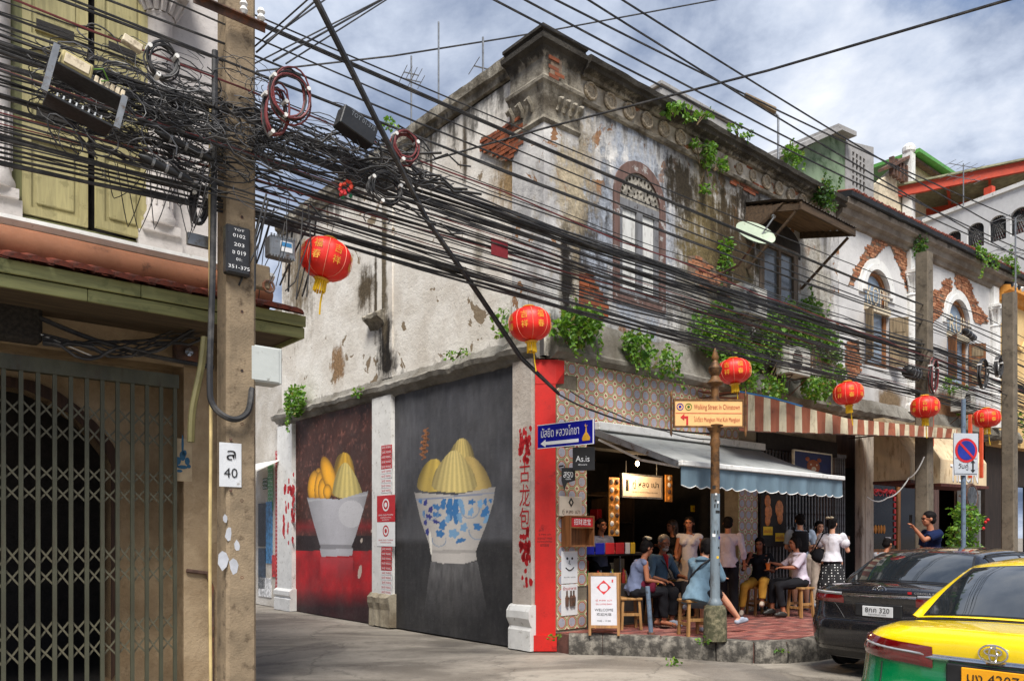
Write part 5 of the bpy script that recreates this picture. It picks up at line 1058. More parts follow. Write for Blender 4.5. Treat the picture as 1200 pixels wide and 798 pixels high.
# upper wall and cornice shelf
sh = [F.pix(25, 100)[0], F.pix(103, 100)[0], F.pix(165, 100)[0]]
mb = MB(); mb.plate([(-14, 4.2), (XR, 4.2), (XR, 8.6), (-14, 8.6)], .0, .3, [rect(sh[0] - .04, sh[2] + .04, 4.36, 8.2)]); mb.build('upper_wall', lw, lh)
mb = MB(); mb.box(-14, XR, .3, 5, 8.4, 8.6); mb.box(XR - .3, XR - .02, .35, 6, 0, 8.4); mb.build('flat_roof', MT['concrete'], lh)
gw = wood('olive_shutter', lin(176, 166, 118), .75, dark=.66, flake=lin(142, 134, 92)); gfr = wood('olive_frame', lin(116, 116, 76), .8, dark=.6, flake=lin(84, 80, 56))
mb = MB(); mb.plate(rect(sh[0] - .1, sh[2] + .1, 4.3, 8.3), -.03, .1, [rect(sh[0], sh[2], 4.4, 8.2)]); wn = mb.build('window', gfr, lh)
mb = MB(); mb.box(sh[0] + .02, sh[2], .1, .12, 4.4, 8.2); mb.build('dark_room', MT['dark'], wn)
def shutter(x0, x1, M):
    w = x1 - x0; s_ = MB(); zs = [4.42, 5.15, 5.95, 7.0, 8.15]; t = .07
    s_.box(0, t, -.02, .03, zs[0], zs[-1]); s_.box(w - t, w, -.02, .03, zs[0], zs[-1])
    for z in zs[:1] + zs[1:]: s_.box(t, w - t, -.02, .03, z - (0 if z == zs[0] else t / 2 + .02), z + (t if z != zs[-1] else 0))
    r = s_.build('shutter', gw, wn, M=M)
    for i in range(4):
        a, b = zs[i] + t + .0, zs[i + 1] - .055
        if i in (1, 2):
            mb = MB(); mb.box(t, w - t, .0, .015, a, b); mb.bevbox(t + .03, w - t - .03, -.012, 0, a + .2, b - .05, .006); mb.box(t + .03, w - t - .03, -.03, -.0, a + .04, a + .055)
            mb.build('shutter_panel', gw, r)
            mb = MB(); mb.box(t + .04, w - t - .04, -.004, .002, a + .07, a + .15); mb.build('vent_slot', MT['dark'], r)
        else: mb = MB(); mb.box(t, w - t, .0, .015, a, b); mb.bevbox(t + .04, w - t - .04, -.014, 0, a + .04, b - .04, .01); mb.build('shutter_panel', gw, r)
xm = F.pix(102, 200)[0]; shutter(sh[0], xm, T((sh[0], -.02, 0))); shutter(xm, sh[2], T((xm + .05, -.10, 0)) @ RZ(rad(6)))
# stucco columns
def column(x, label=None):
    mb = MB(); mb.box(x - .2, x + .2, -.1, 0, 4.2, 4.5); mb.box(x - .17, x + .17, -.14, 0, 4.5, 4.58)
    mb.lathe([(.15, 4.58), (.16, 4.64), (.13, 4.7), (.12, 5.2), (.12, 6.55), (.14, 6.58), (.12, 6.62), (.15, 6.7), (.2, 6.75)], (x, -.04, 0), 14); mb.box(x - .22, x + .22, -.24, 0, 6.75, 6.85); mb.box(x - .26, x + .26, -.3, 0, 6.85, 7.0); mb.box(x - .2, x + .2, -.12, 0, 7, 8.4)
    for k in range(7):
        a = math.pi + math.pi * (k + .5) / 7; mb.tube([(x + .125 * math.cos(a), -.04 + .125 * math.sin(a), 4.75), (x + .125 * math.cos(a), -.04 + .125 * math.sin(a), 5.25)], .012, 4)
        mb.tube([(x + .13 * math.cos(a), -.04 + .13 * math.sin(a), 6.6), (x + .2 * math.cos(a), -.04 + .2 * math.sin(a), 6.72)], .03, 5)
    o = mb.build('stucco_column', lw, lh, True); return o
column(F.pix(185, 150)[0]); column(F.pix(2, 150)[0] - .06)
mb = MB(); c = F.pix(224, 130)[0]; mb.tube([(c + .1 * math.cos(t * .5), -.02, 5.4 + .25 * math.sin(t * .5)) for t in range(13)], .02, 5); mb.build('stucco_swirl', lw, lh)
# white ledge, terracotta half-round gutter, roof tiles, green fascia boards
zo = F.pix(120, 288, -.5)[1]; zb = F.pix(120, 325, -.5)[1]
mb = MB(); rough_profile(mb, -14, XR + .02, [(0, zo + .02), (-.46, zo + .02), (-.5, zo + .06), (-.48, zo + .1), (0, zo + .16)], .3, .006, 2); mb.build('white_ledge', MT['white'], lh)
mb = MB(); hgt = zo - zb
gp = [(-.46, zo), (-.5, zo), (-.56, zo - .3 * hgt), (-.58, zo - .55 * hgt), (-.54, zo - .85 * hgt), (-.46, zo - hgt), (-.36, zo - hgt)]; rough_profile(mb, -14, XR - .03, gp, .3, .008, 2); mb.build('terracotta_gutter', pm('terracotta_gutter', lin(168, 112, 80), .75, .15, scale=3, streak=False, dirt=.25, dirtcol=lin(96, 62, 46)), lh, True)
zt_, zm_, zbt = F.pix(120, 326, -.9)[1], F.pix(120, 341, -.9)[1], F.pix(120, 356, -.9)[1]
XE = F.pix(357, 360, -.9)[0]
gb_ = wood('green_fascia', lin(142, 142, 92), .75, axis=0, dark=.62, flake=lin(110, 112, 70))
for i in range(5):
    xa_, xb_ = XE - 1.9 * (i + 1) + .004, XE - 1.9 * i; mb = MB(); mb.bevbox(xa_, xb_, -.9, -.87, zbt, zm_ - .006, .004); mb.build('fascia_board', gb_, lh)
    mb = MB(); mb.bevbox(xa_ + .4, min(xb_ + .4, XE), -.93, -.9, zm_, zt_, .004); mb.build('fascia_board', gb_, lh)
mb = MB(); mb.bevbox(XE - .03, XE, -.87, -.0, zbt, zt_, .004); mb.build('end_board', gb_, lh)
mb = MB(); mb.box(-14, XE - .03, -.87, .0, zbt + .04, zbt + .07); mb.build('eave_soffit', wood('soffit', lin(90, 74, 52), .9, axis=0), lh)
tm_ = None
for i in range(int(9.5 / .155)):
    x = XE - .1 - i * .155
    if tm_ is None:
        mb = MB(); pr = []; rows = []
        for k in range(5):
            a = math.pi * k / 4; rows.append([(.078 * math.cos(a), -1.0, .045 * math.sin(a)), (.07 * math.cos(a), -.5, .045 * math.sin(a) + .16)])
        mb.grid(rows); mb.grid([[(a, b, c - .016) for a, b, c in r] for r in rows]); mb.add([rows[k][0] for k in range(5)], [tuple(range(5))]); o = mb.build('roof_tile', MT['ptile'], lh); tm_ = o.data
    else: o = obj_of(tm_, 'roof_tile', lh)
    o.matrix_local = T((x, R.uniform(-.02, .015), zt_ + .005 + R.uniform(-.006, .01))) @ RZ(R.uniform(-.04, .04)) @ RY(R.uniform(-.06, .06))
mb = MB(); mb.box(-14, XE - .02, -.86, 0, zt_ - .03, zt_ - .01); mb.build('tile_batten', MT['dark'], lh)
# right of the gutter: tiled end rising behind the pole
# folding gate
gt = thing('folding_gate', 'dark green folding lattice gate closed across the near left shopfront', 'gate', F.mat(0, 0, 0))
x1g = F.pix(205, 600, -.04)[0]; x0g = F.pix(4, 600, -.04)[0]; pitch = (x1g - x0g) / 11; zt2 = F.pix(4, 432, -.04)[1]
def zg(py): return F.pix(10, py, -.04)[1]
gg = pm('gate_green', lin(72, 72, 56), .55, .25, streak=True, bump=.2, dirt=.35, dirtcol=lin(60, 48, 34)); gs2 = pm('gate_strip', lin(92, 88, 70), .6, .25, dirt=.3, dirtcol=lin(70, 50, 34))
slide_gate(gt, x0g - pitch * 7, x1g, .03, zt2, 18, [(zg(486), zg(466)), (zg(512), zg(492)), (zg(562), zg(542)), (zg(587), zg(567)), (zg(663), zg(640)), (zg(688), zg(666)), (zg(753), zg(730)), (zg(780), zg(758))], -.04, .034, gg, gs2, top=.13)
# blue painted emblem on the pier
a = F.pix(214, 540, -.003); mb = MB()
for (dx, dz, r, r2) in [(0, .16, .012, .1), (0, .05, .03, .05), (-.04, .0, .025, .04), (.045, .0, .025, .04), (0, -.06, .05, .02), (-.03, -.1, .03, .015), (.02, .08, .02, .03), (-.055, -.05, .015, .02), (.06, -.05, .02, .02)]:
    mb.add([(a[0] + dx + r * math.cos(t), -.003, a[1] + dz + r2 * math.sin(t)) for t in [k * math.pi / 5 for k in range(10)]][::-1], [tuple(range(10))])
stuff(mb.build('blue_spray_emblem', pm('blue_spray', lin(36, 84, 112), .7), lh))
mb = MB(); mb.box(a[0] - .09, a[0] + .09, -.002, 0, a[1] - .2, a[1] + .22); mb.build('old_paper', pm('old_paper', lin(170, 150, 120), .9), lh)
# cable clutter under the eave
for i in range(9):
    x0 = F.pix(60 + i * 6, 370, -.3)[0]; mb = MB(); pts = []; ph = R.uniform(0, 6)
    for t in range(22):
        u = t / 21; px = 50 + u * 200; py = 385 + 22 * math.sin(u * 3.0 + ph * .12) + 6 * math.sin(u * (7 + i) + ph) + R.uniform(-1.5, 1.5) - u * 4 + i * 1.2; q = F.pix(px, py, -.15 - .03 * i); pts.append((q[0], -.15 - .03 * i, q[1]))
    o = mb.tube(pts, R.choice([.008, .011, .014]), 5).build('eave_cable', MT['cable'], None); o.matrix_world = F.mat(); tag(o, 'black cable drooping in the snarl under the green eave', 'cable', 'cables under the green eave')
for (p, q, r, lab) in [((-10, 345), (250, 430), .022, 'thick black cable slanting down under the green eave to the gate corner'), ((0, 372), (110, 418), .006, 'thin pale wire slanting down under the green eave')]:
    mb = MB(); pts = []
    for t in range(15):
        u = t / 14; a = F.pix(p[0] + (q[0] - p[0]) * u, p[1] + (q[1] - p[1]) * u + 14 * math.sin(math.pi * u) * (r > .01), -.2); pts.append((a[0], -.2, a[1]))
    o = mb.tube(pts, r, 6).build('eave_cable', MT['cable'] if r > .01 else MT['white'], None); o.matrix_world = F.mat(); tag(o, lab, 'cable')
jb = thing('junction_box', 'small brown junction box with a round fitting on the wall above the gate corner', 'box', F.mat(F.pix(216, 418)[0], -.06, F.pix(216, 425)[1])); mb = MB(); mb.bevbox(-.12, .1, -.05, .05, 0, .16, .01); mb.build('case', MT['rust'], jb); mb = MB(); mb.lathe([(.04, -.09), (.045, -.05), (.02, -.05)], (0, 0, .08), 10, 'y'); mb.build('fitting', MT['chrome'], jb)
# dark mesh panel under the eave
x0, z1 = F.pix(-20, 345, -.12); x1, z0 = F.pix(48, 405, -.12); mp = thing('net_bundle', 'dark sagging net panel tucked under the left end of the green eave', 'net', F.mat(x0, -.12, z0)); mb = MB(); mb.bevbox(0, x1 - x0, -.1, .06, 0, z1 - z0, .03); mb.build('net', pm('dark_net', (.02, .016, .012), .95, .6, scale=30, bump=.9), mp)
# ================================================================ poles
def pole_holes(root, w, d, zs):
    for z in zs: mb = MB(); mb.lathe([(.014, 0), (.014, -.004), (.009, -.004), (.009, 0)], (0, -d / 2, z), 8, 'y'); mb.lathe([(.009, -.001), (.001, -.001)], (0, -d / 2 - .001, z), 8, 'y', 1, False); mb.build('bolt_hole', [MT['rust'], MT['inkblack']], root)
def utility_pole(label, M, H, w, holes, m_='concrete'):
    r = thing('utility_pole', label, 'utility pole', M); mb = MB(); b = .02
    for k in range(12):
        pass
    rows = []
    for z in [0] + [H * k / 14 for k in range(1, 15)]:
        ww = w / 2 * (1.04 - .08 * z / H); rows.append([(x * ww + .003 * noise.noise(Vector((x, y, z * 3))), y * ww * 1.0, z) for x, y in [(-.82, -1), (.82, -1), (1, -.82), (1, .82), (.82, 1), (-.82, 1), (-1, .82), (-1, -.82)]])
    mb.grid(rows, close=True); mb.add(rows[-1], [tuple(range(8))]); mb.build('shaft', MT[m_], r); pole_holes(r, w, w, holes); return r
PM = T((-2.37, 6.8, 0)) @ RZ(F.rz)
up = utility_pole('near concrete utility pole at the left carrying black number box and tangled cables', PM, 9.2, .25, [.9, 1.25, 1.9, 2.55, 3.0, 3.5, 3.9, 4.3])
PL = lambda px, py, y=-.125: None
pf = Fr((-2.37, 6.8), F.u)
def onpole(px, py, y=-.14): return pf.pix(px, py, y)
# number box
x0, z1 = onpole(265, 261, -.2); x1, z0 = onpole(294, 325, -.2)
nb_ = thing('number_box', 'black box with white numbers 0102 203 019 strapped to the near pole', 'sign', pf.mat(x0, -.2, z0)); w, h = x1 - x0, z1 - z0
mb = MB(); mb.bevbox(0, w, 0, .08, 0, h, .012); mb.bevbox(.012, w - .012, -.008, 0, .012, h - .012, .004); mb.build('case', pm('black_enamel', (.02, .02, .022), .35), nb_)
for s_, cz, rw, rh in (('TOT', .9, .42, .045), ('0102', .78, .5, .07), ('203', .6, .42, .07), ('ซ 019', .44, .55, .085), ('01:', .3, .24, .06), ('351-375', .14, .86, .07)): text(s_, w * rw, h * rh, MT['whiteprint'], nb_, T((w / 2, -.010, h * cz)))
# white number plate
x0, z1 = onpole(257, 518, -.135); x1, z0 = onpole(283, 571, -.135)
np_ = thing('number_plate', 'white plate with a Thai letter and the number 40 on the near pole', 'sign', pf.mat(x0, -.137, z0)); w, h = x1 - x0, z1 - z0
mb = MB(); mb.bevbox(0, w, 0, .006, 0, h, .002); mb.build('plate', pm('plate_white', lin(206, 208, 210), .5, .05, dirt=.15, dirtcol=lin(140, 130, 120)), np_); text('ล', w * .42, h * .22, MT['inkblack'], np_, T((w * .52, -.003, h * .72))); text('40', w * .62, h * .22, MT['inkblack'], np_, T((w * .5, -.003, h * .32)))
for z in (-.03, h + .03): mb = MB(); mb.lathe([(.012, 0), (.012, -.01), (.001, -.012)], (w / 2, 0, z), 8, 'y'); mb.build('bolt', MT['rust'], np_)
mb = MB()
for (px, py, a, b_) in [(268, 625, .03, .06), (262, 655, .05, .09), (274, 662, .04, .07), (264, 608, .02, .04), (278, 640, .03, .05)]:
    q = onpole(px, py, -.128); n = 7; mb.add([(q[0] + a * R.uniform(.7, 1.2) * math.cos(6.283 * k / n), -.130, q[1] + b_ * R.uniform(.7, 1.2) * math.sin(6.283 * k / n)) for k in range(n)][::-1], [tuple(range(n))])
stuff(mb.build('torn_paper', pm('torn_paper', lin(180, 182, 188), .9, .15), up))
# white meter cabinet to the right
x0, z1 = onpole(287, 406, .0); x1, z0 = onpole(324, 453, .0)
wc = thing('white_cabinet', 'pale grey metal cabinet on the right side of the near pole', 'box', pf.mat(x0, -.12, z0)); w, h = x1 - x0, z1 - z0
mb = MB(); mb.bevbox(0, w, 0, .2, 0, h, .008); mb.build('case', pm('cabinet_grey', lin(186, 190, 186), .45, .04, dirt=.1, dirtcol=lin(120, 118, 110)), wc); mb = MB(); mb.bevbox(.008, w - .03, -.008, 0, .012, h - .012, .003); mb.build('door', _MC['cabinet_grey'], wc)
# electricity meter
x0, z1 = onpole(311, 278, -.1); x1, z0 = onpole(341, 309, -.1)
em = thing('electric_meter', 'ribbed grey meter box with a small blue label beside the number box', 'meter', pf.mat(x0, -.2, z0)); w, h = x1 - x0, z1 - z0
mb = MB(); mb.bevbox(0, w, 0, .12, 0, h, .01); mb.build('case', MT['steel'], em)
for k in range(9): mb = MB(); mb.box(w * k / 9 + .004, w * (k + .6) / 9, -.012, 0, -.01, .01); mb.box(w * k / 9 + .004, w * (k + .6) / 9, -.012, 0, h - .01, h + .01); mb.build('cooling_rib', MT['steel'], em)
mb = MB(); mb.box(w * .4, w * .85, -.006, 0, h * .3, h * .8); lb = mb.build('label', MT['whiteprint'], em); mb = MB(); mb.box(w * .43, w * .82, -.009, -.006, h * .55, h * .75); mb.build('blue_band', pm('label_blue', lin(60, 130, 180), .5), lb)
ar = thing('meter_bracket', 'beige bracket block holding the meter to the near pole', 'bracket', pf.mat(onpole(290, 330)[0], -.1, onpole(290, 332)[1])); mb = MB(); mb.bevbox(-.02, .22, 0, .08, 0, .2, .01); mb.build('block', MT['concrete'], ar); mb = MB(); mb.tube([(.2 + .05 * math.cos(t * .7), -.01, .02 + .05 * math.sin(t * .7)) for t in range(10)], .012, 5); mb.build('hook', MT['rust'], ar)
# conduits on the pole
def strand(label, pts_px, y, r, m_, name='conduit', cat='cable', wob=0.):
    pts = [(onpole(px, py, yy if yy is not None else y)) + ((yy if yy is not None else y),) for px, py, yy in pts_px]; P = [Vector((a, c, b)) for a, b, c in pts]; Q = []
    for i in range(len(P) - 1):
        p0, p1, p2, p3 = P[max(i - 1, 0)], P[i], P[i + 1], P[min(i + 2, len(P) - 1)]
        for k in range(6):
            t = k / 6; Q.append(.5 * ((2 * p1) + (p2 - p0) * t + (2 * p0 - 5 * p1 + 4 * p2 - p3) * t * t + (3 * p1 - p0 - 3 * p2 + p3) * t ** 3) + Vector((R.uniform(-wob, wob), 0, 0)))
    Q.append(P[-1]); mb = MB(); o = mb.tube(Q, r, 7).build(name, m_, None, True); o.matrix_world = pf.mat(); tag(o, label, cat); return o
strand('yellowish plastic conduit running down the left side of the near pole', [(247, 800, None), (246, 650, None), (247, 520, None), (247, 400, None), (246, 260, None), (247, 120, None)], -.05, .014, pm('ivory_pipe', lin(190, 168, 116), .5), 'conduit', 'pipe')
strand('thick black cable hugging the near pole and looping up into the pale cabinet', [(252, 60, None), (251, 200, None), (249, 330, None), (246, 440, None), (250, 475, -.16), (272, 491, -.2), (290, 483, -.18), (295, 455, -.12)], -.16, .026, MT['cable'], 'pole_cable')
strand('olive pipe slanting down the brown column beside the gate', [(240, 395, .3), (236, 430, .3), (226, 480, .3), (224, 518, .3)], .3, .032, pm('olive_pipe', lin(104, 98, 62), .6), 'pipe', 'pipe')
for i in range(6):
    strand('thin black wire straggling down the wall edge right of the near pole', [(283 + R.uniform(0, 9), 570 + i * 14, .2)] + [(284 + R.uniform(0, 12), 590 + i * 14 + k * 14, .2) for k in range(4)], .2, .007, MT['cable'], 'loose_wire')['group'] = 'loose wires on the wall edge by the near pole'
up2 = utility_pole('middle concrete utility pole behind the man holding up a phone', F.mat(8.0, -1.63, .24), 6.75, .25, [1.2, 2, 2.6, 3.2, 4.8, 5.5, 6.0, 6.4], 'concrete2')
mb = MB(); p = at(1083, 600, 15); q = F.loc(p)
up2.matrix_world = F.mat(q.x, q.y, .2)
p = at(1183, 600, 17); q = F.loc(p)
up3 = utility_pole('farthest concrete utility pole near the right edge by the rightmost red lantern', F.mat(q.x, q.y, .2), 6.6, .25, [1.2, 2, 2.6, 3.2, 4.8, 5.3, 5.9, 6.2], 'concrete2')
YP2 = F.loc(at(1083, 600, 15)); YP3 = q
# ================================================================ overhead cables
XL, XP1, XP2, XP3, XF = -13.0, -5.05, YP2.x, YP3.x, 30.0
def ycab(x): return 0
def run(label, z1, z2, y, r, m_=None, sag=.12, wob=.0, group='cables strung between the poles', zl=None, zf=None, name='overhead_cable', n=14):
    """one cable: pole to pole to pole, from beyond the left of the picture to far down the street"""
    pts = []; z0 = zl if zl is not None else z1 + R.uniform(-.3, .3); zz = zf if zf is not None else z2 + R.uniform(-.3, .3)
    xs = [(XL, z0), (XP1, z1), (XP2, z2), (XP3, z2 + R.uniform(-.1, .1)), (XF, zz)]; ph = R.uniform(0, 9)
    for i in range(4):
        (xa, za), (xb, zb) = xs[i], xs[i + 1]; k = n if i == 1 else 7; sg = sag * ((xb - xa) / 13) ** 2 * (1 if i else 1)
        for j in range(k):
            t = j / k; x = xa + (xb - xa) * t
            pts.append((x, y + wob * math.sin(x * 1.7 + ph) - (.25 if i > 1 else .25 * t if i == 1 else 0), za + (zb - za) * t - 4 * sg * t * (1 - t) + wob * math.sin(x * 2.3 + ph * 2)))
    pts.append((XF, y - .25, zz)); mb = MB(); o = mb.tube(pts, r, 5).build(name, m_ or MT['cable'], None, True); o.matrix_world = F.mat(); tag(o, label, 'cable', group); return o
# bundles: (z at near pole, z at middle pole, count, spread, radius)
BG = [(4.42, 4.30, 7, .06, .010, 'black cable in the lowest bundle over the red lanterns'),
      (4.72, 4.62, 7, .10, .009, 'black cable in the second bundle up from the lanterns'),
      (5.0, 4.93, 6, .12, .010, 'black cable in the middle bundle crossing the arched window'),
      (5.16, 5.12, 8, .10, .011, 'thick black cable in the heaviest bundle crossing the arched window')]
for z1, z2, n, sp, r, lab in BG:
    for i in range(n): run(lab, z1 + R.gauss(0, sp), z2 + R.gauss(0, sp), -1.42 + R.uniform(-.12, .12), r * R.uniform(.5, 1.4), MT['cable'] if R.random() < .85 or r > .012 else MT['cable_red'], R.uniform(.0, .16), R.uniform(.004, .02), lab.replace('black cable in', 'cables of').replace('thick ', ''))
zz = 4.35
for i in range(30):
    z1 = R.uniform(4.35, 5.55); z2 = z1 + R.uniform(-.28, .12)
    run('thin black cable of the loose sheaf between the poles', z1, z2, -1.4 + R.uniform(-.3, .2), R.uniform(.004, .011), R.choice([MT['cable']] * 6 + [MT['cable_grey'], MT['cable_red']]), R.uniform(0, .22), R.uniform(.004, .018), 'loose sheaf of thin cables')
for z1, z2, r in ((5.62, 5.6, .012), (5.75, 5.66, .01), (5.9, 5.75, .008), (6.05, 5.95, .012), (6.12, 6.02, .012), (6.2, 6.3, .008)):
    run('slim black cable of the upper group just above the heavy bundles', z1, z2, -1.35 + R.uniform(-.1, .1), r, sag=.05, group='upper group of slim cables')
for (x0, y0, x1, y1) in ((600, 11, 900, 164), (615, 0, 900, 150), (651, 0, 900, 124), (689, 0, 900, 131), (729, 0, 900, 107)):
    a = F.pix(x0, y0, -1.5); b_ = F.pix(x1, y1, -1.5); sl = (b_[1] - a[1]) / (b_[0] - a[0]); mb = MB()
    zf_ = lambda x: a[1] + sl * (x - a[0]); pts = [(x, -1.5, zf_(x) + .0016 * (x - a[0]) * (x - b_[0])) for x in [-13 + 1.6 * k for k in range(26)]]
    o = mb.tube(pts, .013, 5).build('power_line', MT['cable'], None, True); o.matrix_world = F.mat(); tag(o, 'bare black power line high above the poles against the sky', 'cable', 'high power lines')
def wire(label, pts_pxY, r, m_=None, group=None, sag=0., name='crossing_cable', n=12):
    P = [at(*p) for p in pts_pxY]; Q = []
    for i in range(len(P) - 1):
        for k in range(n): t = k / n; v = P[i].lerp(P[i + 1], t); v.z -= 4 * sag * t * (1 - t); Q.append(v)
    Q.append(P[-1]); mb = MB(); o = mb.tube(Q, r, 6).build(name, m_ or MT['cable'], None, True); tag(o, label, 'cable', group); return o
wire('thick black cable crossing steeply from top left to the red corner board', [(355, -30, 5.6), (440, 140, 6.4), (500, 258, 7.4), (560, 345, 8.6), (610, 420, 10.0), (655, 462, 10.85)], .021, n=5)
wire('second strand twisted beside the thick cable crossing to the red corner board', [(358, -30, 5.65), (442, 139, 6.45), (503, 259, 7.45), (562, 343, 8.65), (612, 418, 10.05), (655, 460, 10.85)], .010, n=5)
wire('black wire rising to the right across the upper facade into the sky', [(480, 195, 9), (640, 150, 8.5), (900, 83, 7), (1165, 5, 5.6), (1300, -35, 5)], .012)
wire('faint wire crossing the sky behind the corner parapet', [(300, 84, 16), (460, 66, 17), (586, 46, 19), (651, 35, 20), (840, 0, 22), (900, -12, 23)], .02)
for i, (xa, ya, xb, yb) in enumerate([(295, 58, 365, -4), (300, 62, 378, -6), (298, 75, 450, -2), (320, 72, 448, 0), (335, 75, 456, -2), (310, 50, 395, -10)]):
    wire('thin wire fanning up and right from the near pole into the sky', [(xa, ya, 6.9), (xb, yb, 6.5 + i * .4)], .007 + .002 * (i % 2), group='wires fanning up from the near pole')
wire('pair of black cables sagging from the red corner board over the tiles to the awning', [(655, 462, 10.9), (700, 483, 10.6), (760, 500, 10.4), (838, 508, 10.3)], .012, sag=.02)
wire('thin cable sagging over the patterned tiles beside the signpost', [(668, 458, 10.9), (720, 484, 10.6), (780, 505, 10.5), (838, 515, 10.4)], .008, sag=.03)
wire('bright blue cable running along the top edge of the striped awning', [(862, 458, 12.4), (905, 466, 12.6), (940, 476, 12.8)], .014, MT['cable_blue'])
wire('pale cable drooping from the wooden shopfront to the middle pole', [(1016, 582, 15), (1040, 583, 15), (1065, 560, 15), (1083, 535, 14.8)], .012, MT['white'], sag=.08)
# vertical drops between bundles and the eave end
for i in range(18):
    px = R.uniform(300, 372); y0 = R.uniform(225, 290); px2 = px - R.uniform(0, 38); Y = R.uniform(6.6, 7.6)
    wire('thin black drop wire slanting from the cable bundle down to the green eave end', [(px, y0, Y), ((px + px2) / 2 + R.uniform(-8, 8), y0 + 50, Y), (px2, R.uniform(330, 352), Y)], R.choice([.004, .006, .009]), group='drop wires by the green eave end', n=5, name='drop_wire')
for i in range(9):
    px = R.uniform(120, 240); Y = R.uniform(6.0, 6.6)
    wire('thin black wire hanging in a loop in front of the green shutters', [(px, 190 + i, Y), (px + R.uniform(5, 20), R.uniform(230, 285), Y), (px + R.uniform(30, 50), 195, Y)], .004, group='hanging loops before the green shutters', n=6, sag=.05, name='hanging_loop')
for px in (302, 330, 352): pass
# coils of spare cable
def coil(label, px, py, Y, rx, rz, n, r, m_, rot=0., tilt=.5):
    c = at(px, py, Y); root = thing('cable_coil', label, 'cable coil', T(c) @ RZ(F.rz + rot))
    for k in range(n):
        a, b_ = rx * R.uniform(.85, 1.1), rz * R.uniform(.85, 1.1); ph = R.uniform(0, 6); ox, oz = R.uniform(-.02, .02), R.uniform(-.02, .02); mb = MB()
        o = mb.tube([(ox + a * math.cos(t * math.pi / 10) + tilt * .2 * b_ * math.sin(t * math.pi / 10), R.uniform(-.008, .008) + .03 * math.sin(k), oz + b_ * math.sin(t * math.pi / 10)) for t in range(21)], r, 5).build('cable_turn', m_ if k % 3 else MT['cable'], root, True)
    for t in (0.5, 2.6, 4.4): mb = MB(); mb.cyl((rx * math.cos(t), -.04, rz * math.sin(t)), (rx * math.cos(t), .04, rz * math.sin(t)), .018, n=6); mb.build('cable_tie', MT['white'], root)
    return root
coil('black cable coil hanging against the white wall above the tangle', 190, 72, 5.9, .11, .13, 8, .007, MT['cable'])
coil('reddish black cable coil just right of the near pole', 340, 112, 6.5, .17, .2, 9, .008, MT['cable_red'])
coil('second looped red and black coil lower right of the near pole', 322, 130, 6.5, .1, .2, 6, .008, MT['cable_red'])
coil('reddish cable coil hanging right of the black terminal box', 475, 172, 7.1, .13, .14, 8, .008, MT['cable_red'])
coil('grey black coil bundle under the cables right of the tangle', 452, 222, 7.1, .16, .13, 12, .006, MT['cable'])
coil('black coil tied at the left side of the near pole', 234, 240, 6.6, .06, .15, 8, .010, MT['cable'])
coil('large reddish black coil hung on the middle pole', 1094, 440, 14.8, .15, .32, 7, .010, MT['cable_red'])
coil('large black coil hung right of the middle pole', 1152, 438, 15.8, .22, .3, 7, .011, MT['cable'])
coil('small black coil beside the second coil near the right pole', 1170, 430, 16, .15, .2, 6, .012, MT['cable'])
# tangle of thin wires
mb = MB(); mg = MB(); ml = MB()
for i in range(460):
    t = R.random(); px = 75 + 420 * t ** 1.1 if i < 200 else R.uniform(55, 320); base = 125 + (px - 150) * .22; py = base + R.gauss(0, 30 if px < 330 else 18)
    Y = (F.i[1] and 1) and (6.2 + (px - 150) * .0035) + R.uniform(-.25, .25); c = at(px, py, Y); rx_, rz_ = R.uniform(.04, .2), R.uniform(.03, .15); th = R.uniform(0, 3.14); d = R.uniform(-.5, .5); a0, a1 = R.uniform(0, 6), R.uniform(3, 7.5)
    pts = []
    for k in range(11):
        a = a0 + a1 * k / 10; x, z = rx_ * math.cos(a), rz_ * math.sin(a); pts.append(c + Vector(((x * math.cos(th * .3) - z * math.sin(th * .3)), .06 * math.sin(a * 1.3 + d) + d * .1, (x * math.sin(th * .3) + z * math.cos(th * .3) - x * .35))))
    (mg if i % 3 == 0 else mb).tube(pts, R.choice([.0025, .003, .004, .006]), 4, False)
for i in range(110):
    px = R.uniform(60, 470); base = 120 + (px - 150) * .24; py = base + R.gauss(0, 22); Y = 6.2 + (px - 150) * .0035 + R.uniform(-.25, .25); L_ = R.uniform(30, 110); sl = R.uniform(.1, .6); c0 = at(px, py, Y); c1 = at(px + L_, py + L_ * sl, Y + .2)
    mb.tube([c0.lerp(c1, k / 6) - Vector((0, 0, R.uniform(0, .05) + .1 * math.sin(k / 6 * 3.14) * R.random())) for k in range(7)], R.choice([.004, .006, .009, .013]), 4, False)
tg = thing('wire_tangle', 'dense snarl of black wires and loops wrapped round the near pole top', 'wires')
stuff(mb.build('snarled_wires', MT['cable'], tg, True)); stuff(mg.build('grey_wires', MT['cable_grey'], tg, True))
# clutter in the tangle
def closure(label, px, py, Y, L, r, rot, m_=None, name='splice_case'):
    root = thing(name, label, 'splice case', T(at(px, py, Y)) @ RZ(F.rz) @ RY(rot)); mb = MB(); mb.lathe([(r * .4, -L / 2 - .04), (r * .8, -L / 2), (r, -L / 2 + .02), (r, L / 2 - .02), (r * .8, L / 2), (r * .4, L / 2 + .04)], n=10, axis='x'); mb.build('body', m_ or MT['black'], root, True)
    for k in (-.3, 0, .3): mb = MB(); mb.lathe([(r * 1.08, k * L - .01), (r * 1.08, k * L + .01)], n=10, axis='x'); mb.build('clamp_ring', MT['steel'], root)
closure('black cylindrical splice case between shutters and near pole', 195, 198, 6.2, .34, .035, .22); closure('long black splice case low in the tangle left of the near pole', 218, 172, 6.3, .4, .03, .2)
closure('black splice case hung just left of the middle pole', 1069, 437, 14.6, .4, .12, .05); closure('small black splice case right of the middle pole under the letters', 1136, 392, 15.2, .5, .06, .15)
